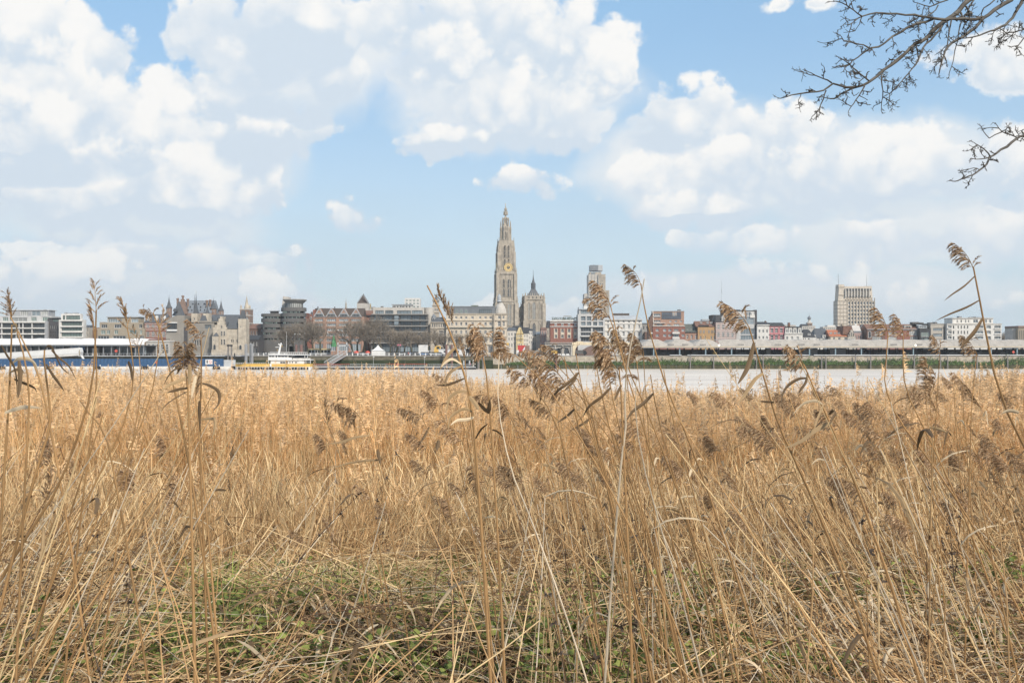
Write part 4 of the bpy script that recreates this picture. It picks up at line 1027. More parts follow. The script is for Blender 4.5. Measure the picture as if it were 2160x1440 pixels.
    for c in (1790.5, 1798): B.win(c, 714, c + 4, 718, 0, 2)
    MB().prism([(B.X(1779), B.Z(705)), (B.X(1803), B.Z(705)), (B.X(1797), B.Z(687)), (B.X(1781), B.Z(687))], 1.3, 14).build('roof', MT['rust_tile'], B.root)
    B.box('wall', 'beige_render', 1789, 706, 1804, None, 1.3, 14); B.box('chimney', 'tan_brick', 1780.5, 683, 1784, 690, 4, 6)
    B = Bld('town_house', 'small brick house under a bright white metal roof', 'house', 580, 1798, 1820)
    B.wall('pink_brick', 1802, 702, 1819, None, 10, rects(cells(1803, 1818, 3, .5), [(708, 715)], nv=2)); B.poly('roof', 'white_roof', [(1800, 698), (1817, 698), (1813, 686), (1797, 686)], .5, 9)
    B.box('fascia', 'zinc', 1801, 698, 1818, 702.3, .3, 9); B.box('chimney', 'white_render', 1809, 682, 1812, 690, 4, 5)
    B = Bld('town_house', 'grey stepped gable seen from behind beside the white metal roof', 'house', 590, 1814, 1831)
    B.poly('wall', 'pale_concrete', [(1815, None), (1831, None), (1831, 697), (1829, 697), (1829, 692), (1826, 692), (1826, 687), (1823, 687), (1823, 684), (1820, 684), (1820, 688), (1817, 688), (1817, 694), (1815, 694)], 0, 10)
    B.poly('roof', 'red_tile', [(1812, 694), (1822, 694), (1820, 685), (1812.5, 685)], 4, 9)

    # ---------- brick terrace
    for i, (c0, c1, lab, wins) in enumerate([
        (1829, 1867, 'brown brick terrace house with arched stair window and broad white window', [(1845, 699, 1853, 707.5, dict(nv=3)), (1840, 709, 1860, 716.5, dict(nv=5)), (1855, 700, 1863, 707, dict(nv=2))]),
        (1867, 1899, 'brown brick terrace house with tall white framed windows half hidden by a plume', [(1872, 700, 1892, 707.5, dict(nv=4)), (1872, 709, 1892, 718, dict(nv=5, nh=2))]),
        (1899, 1940, 'brown brick terrace house with big square white bay window', [(1918, 697, 1937, 707.5, dict(nv=4)), (1920, 709, 1935, 717, dict(nv=3)), (1901, 701, 1906, 707, dict(nv=1))])]):
        B = Bld('terrace_house', lab, 'house', 576 + i * .6, c0, c1)
        B.wall('red_brick' if i else 'brown_brick', c0, 695, c1, None, 12, wins, gm='glass_curtain')
        B.gable('rust_tile', c0, c1, 695, 683, 12)
        B.box('gutter', 'pale_zinc', c0, 694, c1, 695.3, -.5, -.2)
        if i == 0: B.win(1831.5, 698, 1837.5, 712, 0, 1, 1, 'white_paint', 'glass_dark', True)
        if i == 2: B.wall('pale_concrete', 1910, 686, 1925, 693, 4, [(1912, 687.5, 1923, 692, dict(nv=3))], y0=1.5, part='dormer')
        if i == 1: B.box('dormer', 'pale_zinc', 1880, 687, 1890, 692, 2, 5)
    B = Bld('town_house', 'black brick modern house with white glazing', 'house', 574, 1940, 1964)
    B.wall('dark_slate', 1940, 692, 1963.5, None, 12, [(1943, 700, 1960, 710, dict(nv=4)), (1945, 712.5, 1948, 718, dict(nv=1)), (1950, 712.5, 1958, 718, dict(nv=2))], gm='glass_green')
    B.wall('pale_zinc', 1942, 686, 1960, 692, 8, [(1944, 687.5, 1958, 691.5, dict(nv=3))], y0=3, part='setback_wall', gm='glass_blue'); B.box('roof_slab', 'dark_steel', 1936, 682, 1962, 684, 4, 10)
    B = Bld('office_block', 'beige office building with three wide window strips', 'building', 576, 1963, 1992)
    B.wall('beige_render', 1963, 683.5, 1991, None, 12, [(1968, 691.5, 1987, 697.5, dict(nv=5)), (1968, 703.5, 1987, 709.5, dict(nv=5)), (1968, 715, 1987, 720, dict(nv=5))], gm='glass_blue', fm='grey_steel')
    B.box('roof_edge', 'concrete', 1962.5, 682, 1991.5, 684, -.2, 12)
    for c, w_, h in ((1932, 14, 4), (1948, 8, 3), (1969, 7, 3), (1980, 5, 4)): B.box('roof_plant', 'dark_concrete', c, 682.4 - h, c + w_, 682.6, 5, 9)
    B = Bld('town_house', 'sliver of an orange brick house beside the white flats', 'house', 600, 1990, 1999)
    B.box('wall', 'orange_brick', 1990, 700, 1999, None, 0, 8); B.gable('pale_zinc', 1990, 1999, 700, 690, 8); B.win(1992, 708, 1996, 713, 0, 2)
    B = Bld('apartment_building', 'broad white apartment building with setback top storey and deep balconies', 'building', 574, 1997, 2113)
    rows = [(686.5, 693), (697.5, 704.5), (709, 716)]
    B.wall('white_render', 1997.5, 683, 2112.5, None, 16, rects([(2010, 2013), (2020, 2022.5), (2026.5, 2029), (2033, 2035.5), (2040, 2042.5)], rows, nv=1) + rects([(1999.5, 2007.5), (2057, 2074), (2081, 2090), (2097.5, 2111)], rows, nv=3, gm='glass_blue'), reveal=.7)
    for r in (693, 704.6, 716):
        for (a, c) in ((1999, 2008), (2056, 2075), (2097, 2112)): B.box('balcony_front', 'white_render', a, r - 1.4, c, r + 1, -.5, .1)
    B.box('roof_edge', 'pale_concrete', 1997, 682.2, 2113, 684, -.3, 16)
    B.wall('white_render', 2014, 671, 2100, 682.3, 11, rects([(2023, 2025), (2031, 2034), (2041, 2043), (2047.5, 2049.5)], [(674, 680)], nv=1) + rects([(2058, 2068), (2080, 2087), (2091, 2096)], [(673.5, 680.5)], nv=2, gm='glass_blue'), y0=3, part='penthouse_wall')
    B.box('penthouse_roof', 'pale_concrete', 2013, 669.8, 2100.5, 671.3, 2.6, 14)
    for c, w_, h in ((2033, 6, 4), (2056, 14, 2), (2064, 5, 3), (2074, 6, 2)): B.box('roof_plant', 'grey_steel', c, 670 - h, c + w_, 670, 6, 9)
    B = Bld('warehouse', 'tan brick warehouse with tall pilasters at the edge of view', 'building', 590, 2140, 2200)
    B.wall('tan_brick', 2148, 691, 2210, None, 16, rects(cells(2149, 2209, 14, .45), [(696, 716)], nv=1)); B.box('parapet', 'old_brick', 2147.5, 687, 2210, 691, -.4, 16)
    B.box('side_block', 'pale_concrete', 2141, 693, 2148, None, 3, 12)

    # ---------- radio mast far away
    B = Bld('radio_mast', 'faint thin radio mast rising far beyond the ochre house', 'mast', 1900, 1520, 1524)
    B.spire('grey_steel', 1522, .4, [(.35, 720), (.3, 640), (.22, 600), (.1, 588)], 0, 4, 'mast'); B.spire('grey_steel', 1522, .8, [(.5, 618), (.5, 609)], 0, 6, 'aerial_drum')

    # ---------- art deco tower
    B = Bld('skyscraper', 'stepped pale stone art deco tower with grey box on its roof', 'tower', 1020, 1231, 1286)
    k = B.Y / FPX
    B.wall('pale_concrete', 1232.5, 619, 1242, None, 20, rects([(1235, 1238.5)], [(r, r + 3) for r in (626, 632.5, 638.5)], nv=2), y0=1, part='wing_wall')
    B.wall('pale_concrete', 1241, 578.5, 1262, None, 22, rects([(1242.8, 1246.6)], [(r, r + 3) for r in (591.5, 598, 604, 609.5, 615, 621, 627, 632.5, 638.5)], nv=2) + rects([(1249.5, 1253.5)], [(591.5, 594.5)], nv=2) +
           rects([(1249.5, 1253.5)], [(r, r + 2.2) for r in (600, 606, 611, 616, 622, 628, 634, 640)], nv=2))
    B.wall('cathedral_stone', 1261.5, 578.5, 1277, None, 24, rects([(1269, 1271.5)], [(r, r + 2.5) for r in (592, 598, 604, 610, 616, 627, 633, 639)], nv=1) + rects([(1265, 1267.5)], [(r, r + 2.5) for r in (598, 604, 610)], nv=1), y0=-1.2, part='corner_wall')
    B.wall('cathedral_stone', 1276, 612, 1285.5, None, 20, rects([(1279.5, 1282)], [(r, r + 3) for r in (628, 634, 640, 646)], nv=1), y0=.5, part='side_wing')
    for c in (1241.3, 1248, 1255, 1261.8, 1276): B.box('stone_rib', 'pale_concrete', c, 578, c + .9, 655, -.5 if c < 1261 or c > 1270 else -1.6, 0)
    B.box('crown', 'cathedral_stone', 1244, 573.5, 1269, 578.7, 3, 18); B.box('crown_window', 'glass_blue', 1247.5, 574.3, 1255, 577.6, 2.7, 3)
    for c in (1247, 1253, 1259, 1265): B.box('box_strut', 'grey_steel', c, 570, c + .8, 574, 4, 5)
    B.box('roof_box', 'zinc', 1245, 558.5, 1262.3, 570.3, 3, 17); B.box('roof_box_side', 'pale_steel', 1262.4, 558.3, 1271.8, 570.5, 3.4, 17)
    MB().tube([(B.X(1253), 5, B.Z(558)), (B.X(1253), 5, B.Z(556.5))], .3, 5).build('aerial', MT['grey_steel'], B.root)
    # emblem on the roof box, read only as faint darker strokes
    B.box('emblem', 'grey_steel', 1248.5, 565.2, 1258.5, 566, 2.9, 3); B.poly('emblem', 'grey_steel', [(1251.5, 564.6), (1256, 564.6), (1253.8, 560.5)], 2.9, 3)

    # ---------- ribbed concrete police tower
    B = Bld('office_tower', 'ribbed brutalist concrete tower with tapered top and two aerials', 'tower', 900, 1759, 1847)
    B.wall('tower_concrete', 1767, 634.5, 1787, None, 12, rects([(1779, 1783)], [(637, 638.2)], nv=1), part='blank_wall')
    for r in range(634, 690, 8): B.box('floor_band', 'cathedral_stone', 1766.7, r, 1787, r + 1, -.3, 12)
    for c in (1772, 1779): B.box('wall_rib', 'cathedral_stone', c, 634.5, c + .5, None, -.2, 0)
    rows = [(636.5 + 8.1 * i, 641.5 + 8.1 * i) for i in range(7)]
    cols = [(1789.5, 1793), (1796, 1799.5), (1802.2, 1805.7), (1808.8, 1812.2), (1815, 1818.4), (1821.2, 1824.6), (1827.5, 1831), (1833.8, 1837.2), (1840, 1843.2)]
    B.wall('tower_concrete', 1786, 634.5, 1845, None, 12, rects(cols, rows, nv=1, gm='glass_blue', fm='white_paint'), reveal=.6, y0=.2, part='window_wall')
    for c in [1786.6 + 6.4 * i for i in range(10)]: B.box('concrete_rib', 'cathedral_stone', c, 628, c + 1.4, None, -.4, .4)
    x0 = B.X(1763.5); 
    MB().prism([(B.X(1769), B.Z(634.5)), (B.X(1842.5), B.Z(634.5)), (B.X(1840), B.Z(603.5)), (B.X(1771), B.Z(603.5))], 1.6, 11).build('tapered_top', MT['tower_concrete'], B.root)
    for c in [1783 + 6.2 * i for i in range(9)]:
        B.poly('tapered_fin', 'pale_concrete', [(c, 626), (c + 2.6, 626), (c + 2.2, 608), (c + .3, 608)], .1, 1.7)
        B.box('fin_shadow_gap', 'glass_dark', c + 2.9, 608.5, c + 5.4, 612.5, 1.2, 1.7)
        if c > 1784: B.win(c + 2.9, 622, c + 5.5, 627.5, 1.5, 1, 1, 'tower_concrete')
    for r in (604.5, 621.5): B.box('floor_band', 'cathedral_stone', 1770, r, 1783, r + 1.2, 1.2, 11)
    B.box('stair_core', 'tower_concrete', 1770, 599.5, 1782, 604.5, 1.4, 10); B.box('stair_core', 'tower_concrete', 1825.5, 603, 1840, 610, 1.4, 10)
    B.box('roof_parapet', 'tower_concrete', 1779, 604.5, 1826, 607.5, 1.5, 11)
    B.spire('grey_steel', 1773, .6, [(.5, 600), (.45, 585), (.2, 575)], 6, 6, 'aerial'); B.spire('grey_steel', 1833, .6, [(.5, 603), (.2, 578)], 6, 6, 'aerial')
    B = Bld('distant_house', 'pale flats around the foot of the ribbed concrete tower', 'house', 760, 1735, 1765)
    B.wall('pale_concrete', 1736, 689, 1764, None, 8, rects(cells(1737, 1763, 6, .45), [(691.5, 694)], nv=1)); B.box('upper_storey', 'white_render', 1747, 685.5, 1764, 689, 2, 8)
city()

# ================================================================ cathedral
def cathedral():
    Y = 850.0; k = Y / FPX
    xc = pX(1066.5, Y)
    R = thing('cathedral', 'gothic stone cathedral with one tall lacework spire and gilded clock', 'cathedral', (xc, Y, QUAY_Z), math.radians(7))
    S = MT['cathedral_stone']
    Z = lambda r: pZ(r, Y) - QUAY_Z
    def blk(part, half, r0, r1, m=S, hy=None):
        return MB().box(-half * k, half * k, -(hy or half) * k, (hy or half) * k, Z(r1), Z(r0)).build(part, m, R)
    def turned(part, cx, cy, prof, n=8, m=S):
        return MB().lathe(cx * k, cy * k, [(w * k, Z(r)) for w, r in prof], n, ph=math.pi / n).build(part, m, R)
    def lancet(c, half, r0, r1, y, front=True, louvre=True, gm='glass_dark'):
        """pointed opening: stone surround, dark recess and tracery, on the front or the flank"""
        w, zt, zb = half * k, Z(r0), Z(r1); spr = zb + (zt - zb) * .8
        def arch(e, zb_):
            return [(-w - e, zb_), (w + e, zb_), (w + e, spr), (w * .62 + e, spr + (zt - spr) * .62), (0, zt + e * 1.5), (-w * .62 - e, spr + (zt - spr) * .62), (-w - e, spr)]
        b = MB(); o, i = arch(.45, zb - .3), arch(0, zb)
        for a in range(7):
            q = (a + 1) % 7
            b.quad((o[a][0], -.5, o[a][1]), (o[q][0], -.5, o[q][1]), (i[q][0], -.5, i[q][1]), (i[a][0], -.5, i[a][1]))
            b.quad((i[a][0], -.5, i[a][1]), (i[q][0], -.5, i[q][1]), (i[q][0], .02, i[q][1]), (i[a][0], .02, i[a][1]))
            b.quad((o[q][0], -.5, o[q][1]), (o[a][0], -.5, o[a][1]), (o[a][0], .02, o[a][1]), (o[q][0], .02, o[q][1]))
        b.add([(x, -.06, z) for x, z in i], [tuple(range(7))], 1)
        if w > .5: b.box(-.1, .1, -.3, -.08, zb, spr + (zt - spr) * .5)
        n = max(2, int((zt - zb) / 3.2))
        if louvre:
            for j in range(1, n): b.box(-w, w, -.28, -.08, zb + (spr - zb) * j / n - .1, zb + (spr - zb) * j / n + .1)
        o_ = b.build('window', [S, MT[gm]], R)
        if front: o_.location = (c * k, y * k, 0)
        else:
            o_.location = (y * k, c * k, 0); o_.rotation_euler = (0, 0, -math.pi / 2)
        return o_
    def clock(front):
        c = MB()
        rings = [(7.9, 9.2, -.9, MT['gold'], 'rim')]
        root = MB().lathe(0, 0, [(9.0 * k * .5, 0)], 3) if False else None
        b = MB(); n = 28; rr = 4.55 * 1.0
        ro, ri, rc = 9.2 / 2 * k * 2.0 * .5 * 2, 0, 0
        ro, rm, ri = 9.1 * k, 7.6 * k, 3.6 * k
        def ring(r0, r1, y, m):
            for i in range(n):
                a, e = 2 * math.pi * i / n, 2 * math.pi * (i + 1) / n
                b.quad((r0 * math.cos(a), y, r0 * math.sin(a)), (r1 * math.cos(a), y, r1 * math.sin(a)), (r1 * math.cos(e), y, r1 * math.sin(e)), (r0 * math.cos(e), y, r0 * math.sin(e)), m)
        ring(rm, ro, -.35, 0); ring(ro, ro + .01, -.35, 0); ring(ri * 1.9, rm, -.2, 1); ring(ri * .95, ri * 1.9, -.22, 0); ring(0.01, ri * .95, -.18, 2)
        for i in range(n):
            a, e = 2 * math.pi * i / n, 2 * math.pi * (i + 1) / n
            b.quad((ro * math.cos(a), -.35, ro * math.sin(a)), (ro * math.cos(e), -.35, ro * math.sin(e)), (ro * math.cos(e), .3, ro * math.sin(e)), (ro * math.cos(a), .3, ro * math.sin(a)), 0)
        for i in range(12):
            a = 2 * math.pi * i / 12; ca, sa = math.cos(a), math.sin(a)
            p = lambda r, t: (r * ca - t * sa, -.3, r * sa + t * ca)
            b.quad(p(rm * .74, -.22), p(rm * .97, -.22), p(rm * .97, .22), p(rm * .74, .22), 0)
        o = b.build('clock_face', [MT['clock_gilt'], MT['old_brick'], MT['slate']], R)
        for nm, ln, an in (('hour_hand', 4.3, math.radians(20)), ('minute_hand', 6.4, math.radians(-62))):
            h = MB(); d = (math.sin(an), math.cos(an)); t = .25
            h.add([(-d[1] * t, -.5, d[0] * t), (d[0] * ln * k, -.5, d[1] * ln * k), (d[1] * t, -.5, -d[0] * t), (-d[0] * k, -.5, -d[1] * k)], [(0, 1, 2, 3)])
            h.build(nm, MT['gold'], o)
        if front: o.location = (3.5 * k, -18.6 * k, Z(565.5))
        else: o.location = (-18.6 * k, 2 * k, Z(563)); o.rotation_euler = (0, 0, -math.pi / 2)
        return o
    # ---- shaft
    blk('tower_stage', 20.5, 636, 748); blk('tower_stage', 19, 577, 637); blk('tower_stage', 17, 515, 578)
    blk('cornice', 21.8, 634, 637.5); blk('cornice', 20.8, 575, 579.5); blk('gallery', 19.3, 572, 575.6); blk('cornice', 21.2, 640, 643)
    for r, h in ((688, 2), (664, 1)): blk('string_course', 20.9, r, r + h)
    # paired buttresses that step in as they climb
    for sx in (-1, 1):
        for sy in (-1, 1):
            for (hw, off, r0, r1) in ((4.2, 20.5, 640, 748), (3.4, 18.6, 578, 640), (2.6, 16.6, 533, 578)):
                MB().box((sx * off - hw) * k, (sx * off + hw) * k, (sy * off - hw) * k, (sy * off + hw) * k, Z(r1), Z(r0)).build('buttress', S, R)
            for j, (hw, off, r0, rt) in enumerate(((1.6, 22.2, 641, 625), (1.3, 20.2, 579, 566), (1.5, 16.8, 533, 519))):
                turned('pinnacle', sx * off, sy * off, [(hw, r0 + 4), (hw, r0 - (r0 - rt) * .35), (hw * 1.5, r0 - (r0 - rt) * .38), (.1, rt)], 4)
            for d in (-1, 1):
                cx, cy = sx * (18.5 + (2.2 if d > 0 else -1.5)), sy * (18.5 + (-1.5 if d > 0 else 2.2))
                turned('pinnacle', cx, cy, [(.8, 580), (.8, 572), (1.1, 571.5), (.1, 564)], 4)
    # vertical ribs of blind tracery on both faces
    b = MB()
    for c in (-13.5, -9.5, -1.8, 6, 10.5, 14.5):
        for (f, r0, r1) in ((20.5, 645, 745), (19, 581, 634), (17, 520, 571)):
            b.box((c - .45) * k, (c + .45) * k, (-f - .9) * k, -f * k, Z(r1), Z(r0)); b.box((-f - .9) * k, -f * k, (c - .45) * k, (c + .45) * k, Z(r1), Z(r0))
    b.build('tracery_ribs', S, R)
    for fr in (True, False):
        lancet(5.2, 3.3, 590, 607.5, -19, fr); lancet(5.2, 3.3, 609.5, 626, -19, fr)
        lancet(-6.2, 2.0, 590, 607.5, -19, fr); lancet(-6.2, 2.0, 609.5, 626, -19, fr)
        lancet(5.2, 3.4, 638, 686, -20.5, fr, True, 'glass_curtain'); lancet(-6.2, 2, 640, 686, -20.5, fr, True, 'glass_curtain')
        lancet(-3.6, 2.5, 519, 545, -17, fr); lancet(4.4, 2.2, 519, 545, -17, fr)
        lancet(-3.6, 2.4, 548, 564, -17, fr); lancet(4.6, 2.2, 548, 558, -17, fr)
        lancet(5.2, 3.5, 694, 706, -20.7, fr, False, 'glass_dark')
        clock(fr)
    # ---- octagon
    blk('gallery', 16.2, 509, 517)
    for i in range(9):
        for sy in (-1, 1):
            MB().box((-15.6 + i * 3.9 - .5) * k, (-15.6 + i * 3.9 + .5) * k, (sy * 15.6 - .5) * k, (sy * 15.6 + .5) * k, Z(510), Z(506 if i % 8 else 503)).build('gallery_finial', S, R)
    turned('octagon', 0, 0, [(11.6, 515), (10.6, 492), (9.8, 482)], 8)
    for i in range(8):
        a = 2 * math.pi * i / 8 + math.pi / 8
        x, y = 11 * math.cos(a), 11 * math.sin(a)
        turned('octagon_pier', x, y, [(1.8, 513), (1.6, 486), (2.0, 484.5), (1.9, 481), (1.0, 478), (.8, 472), (.1, 465)], 6)
    for c, hw in ((-3, 1.9), (4, 1.7)):
        lancet(c, hw, 488, 506, -10.4); lancet(c, hw * .8, 479, 486, -9.4)
        lancet(c, hw, 488, 506, -10.4, False)
    turned('octagon_crown', 0, 0, [(9.8, 482), (8.6, 479), (6.2, 475), (4, 472)], 8)
    # ---- open lantern and spire
    turned('spire_core', 0, 0, [(3.4, 474), (2.4, 466), (1.9, 456), (2.0, 454), (3.9, 453), (3.9, 447.5), (3, 446), (1.6, 445), (3.1, 444), (3.1, 440), (1.6, 439), (.9, 438), (1.5, 436.8), (.5, 435.5), (.16, 433)], 8)
    for i in range(8):
        a = 2 * math.pi * i / 8 + math.pi / 8
        x, y = math.cos(a), math.sin(a)
        turned('spire_pinnacle', 7.0 * x, 7.0 * y, [(.95, 478), (.9, 466), (1.25, 465), (.1, 458)], 5)
        MB().tube([(7.0 * k * x, 7.0 * k * y, Z(466)), (5.4 * k * x, 5.4 * k * y, Z(461)), (2.4 * k * x, 2.4 * k * y, Z(458.5))], .35, 5).build('flying_buttress', S, R)
        turned('spire_crocket', 4.0 * x, 4.0 * y, [(.7, 454), (.9, 452), (.7, 447.5), (.08, 444.5)], 5)
    MB().box(-.12, .12, -.12, .12, Z(434), Z(429)).build('cross', MT['gold'], R); MB().box(-.8, .8, -.1, .1, Z(431.2), Z(430.8)).build('cross', MT['gold'], R)
    # ---- west front between the towers: gable, big arched window
    def wpoly(part, pts, y0, y1, m=S):
        return MB().prism([((c - 1066.5) * k, 0 if r is None else Z(r)) for c, r in pts], y0 * k, y1 * k).build(part, m, R)
    wpoly('west_front', [(1086, None), (1108, None), (1108, 676), (1086, 676)], -9, 8)
    wpoly('west_gable', [(1089, 678), (1108, 678), (1107, 661), (1104, 655), (1101, 650), (1098, 645), (1094, 651), (1091, 657)], -6, -3)
    wpoly('nave_roof', [(1086, 677), (1110, 677), (1098, 647)], -2.5, 60, MT['slate'])
    MB().box((31.2 - .3) * k, (31.2 + .3) * k, -5 * k, -4.4 * k, Z(645), Z(638)).build('gable_cross', S, R)
    for c in (1091.5, 1094, 1098, 1102, 1105.5):
        wpoly('gable_rib', [(c - .35, 677), (c + .35, 677), (c + .35, 660), (c - .35, 660)], -6.8, -6)
        turned('gable_figure', c - 1066.5, -9.5, [(.7, 677), (.8, 672), (.3, 669.5)], 5)
    b = MB(); n = 14
    for (r0, r1, y, m) in ((0.01, 8.6, -9.15, 1), (8.6, 10.2, -9.9, 0), (10.2, 11, -9.5, 0)):
        for i in range(n):
            a, e = math.pi * i / n, math.pi * (i + 1) / n
            cx = (1099.5 - 1066.5) * k; z = Z(688.5)
            b.quad((cx + r0 * k * math.cos(a), y * k, z + r0 * k * math.sin(a)), (cx + r1 * k * math.cos(a), y * k, z + r1 * k * math.sin(a)), (cx + r1 * k * math.cos(e), y * k, z + r1 * k * math.sin(e)), (cx + r0 * k * math.cos(e), y * k, z + r0 * k * math.sin(e)), m)
    cx = (1099.5 - 1066.5) * k
    b.box(cx - 8.6 * k, cx + 8.6 * k, -9.2 * k, -9.1 * k, Z(705), Z(688.5), 1)
    for s_ in (-1, 1): b.box(cx + s_ * 9.4 * k - .8 * k, cx + s_ * 9.4 * k + .8 * k, -9.9 * k, -9 * k, Z(705), Z(688.5), 0)
    for q in (-5, -2.5, 0, 2.5, 5): b.box(cx + q * k - .15, cx + q * k + .15, -9.5 * k, -9.15 * k, Z(705), Z(680.5 if abs(q) < 3 else 683), 0)
    b.build('great_window', [S, MT['glass_dark']], R)
    # ---- second, unfinished tower
    T = (1125.5 - 1066.5)
    def blk2(part, half, r0, r1, m=S): return MB().box((T - half) * k, (T + half) * k, -(half) * k, (half) * k, Z(r1), Z(r0)).build(part, m, R)
    blk2('second_tower_stage', 21.5, 676, 748); blk2('second_tower_stage', 20, 632, 677); blk2('cornice', 22.3, 674.5, 677); blk2('second_tower_parapet', 21, 624, 632.5); blk2('cornice', 21.8, 631, 633)
    for sx in (-1, 1):
        for sy in (-1, 1):
            for (hw, off, r0, r1) in ((4.4, 20.2, 677, 748), (3.6, 19.6, 640, 677)):
                MB().box((T + sx * off - hw) * k, (T + sx * off + hw) * k, (sy * off - hw) * k, (sy * off + hw) * k, Z(r1), Z(r0)).build('buttress', S, R)
            turned('pinnacle', T + sx * 20, sy * 20, [(2.6, 642), (2.4, 628), (1.4, 625), (.1, 617)], 6)
    b = MB()
    for c in (-15, -9.5, -8, 8, 9.5, 12.5, 15.5):
        for (f, r0, r1) in ((20, 640, 675), (21.5, 678, 745)):
            b.box((T + c - .5) * k, (T + c + .5) * k, (-f - 1) * k, -f * k, Z(r1), Z(r0))
            b.box((T - f - 1) * k, (T - f) * k, (c - .5) * k, (c + .5) * k, Z(r1), Z(r0))
    b.build('tracery_ribs', S, R)
    for c, hw in ((-1.5, 3.2), (10.5, 1.6), (-12, 1.2)):
        lancet(T + c, hw, 637, 673, -20, True, True, 'glass_curtain'); lancet(T + c, hw * .95, 681, 704, -21.5, True, False)
    for i in range(9):
        c = -19 + i * 4.75
        for sy in (-1, 1): turned('parapet_finial', T + c, sy * 20.6, [(.8, 625), (.8, 621.5), (.1, 617.5)], 4)
    for i in range(4):
        c = -12 + i * 8
        MB().box((T + c - 1) * k, (T + c + 1) * k, -21.2 * k, -20.8 * k, Z(630), Z(626)).build('parapet_opening', MT['glass_dark'], R)
    MB().lathe(T * k, 0, [(w * k, Z(r)) for w, r in [(17, 624.5), (11.5, 617), (6.5, 610), (5, 608.5)]], 4, ph=math.pi / 4).build('slate_roof', MT['slate'], R)
    MB().lathe(T * k, 0, [(w * k, Z(r)) for w, r in [(4.9, 609), (4.9, 599), (5.6, 598.5)]], 8).build('slate_lantern', MT['slate'], R)
    MB().lathe(T * k, 0, [(w * k, Z(r)) for w, r in [(5.6, 598.6), (3.2, 595), (1.6, 589), (.7, 582), (.15, 575)]], 8).build('slate_spirelet', MT['slate'], R)
    MB().lathe(T * k, 0, [(.12, Z(577)), (.1, Z(569))], 4).build('finial', MT['dark_steel'], R)
cathedral()

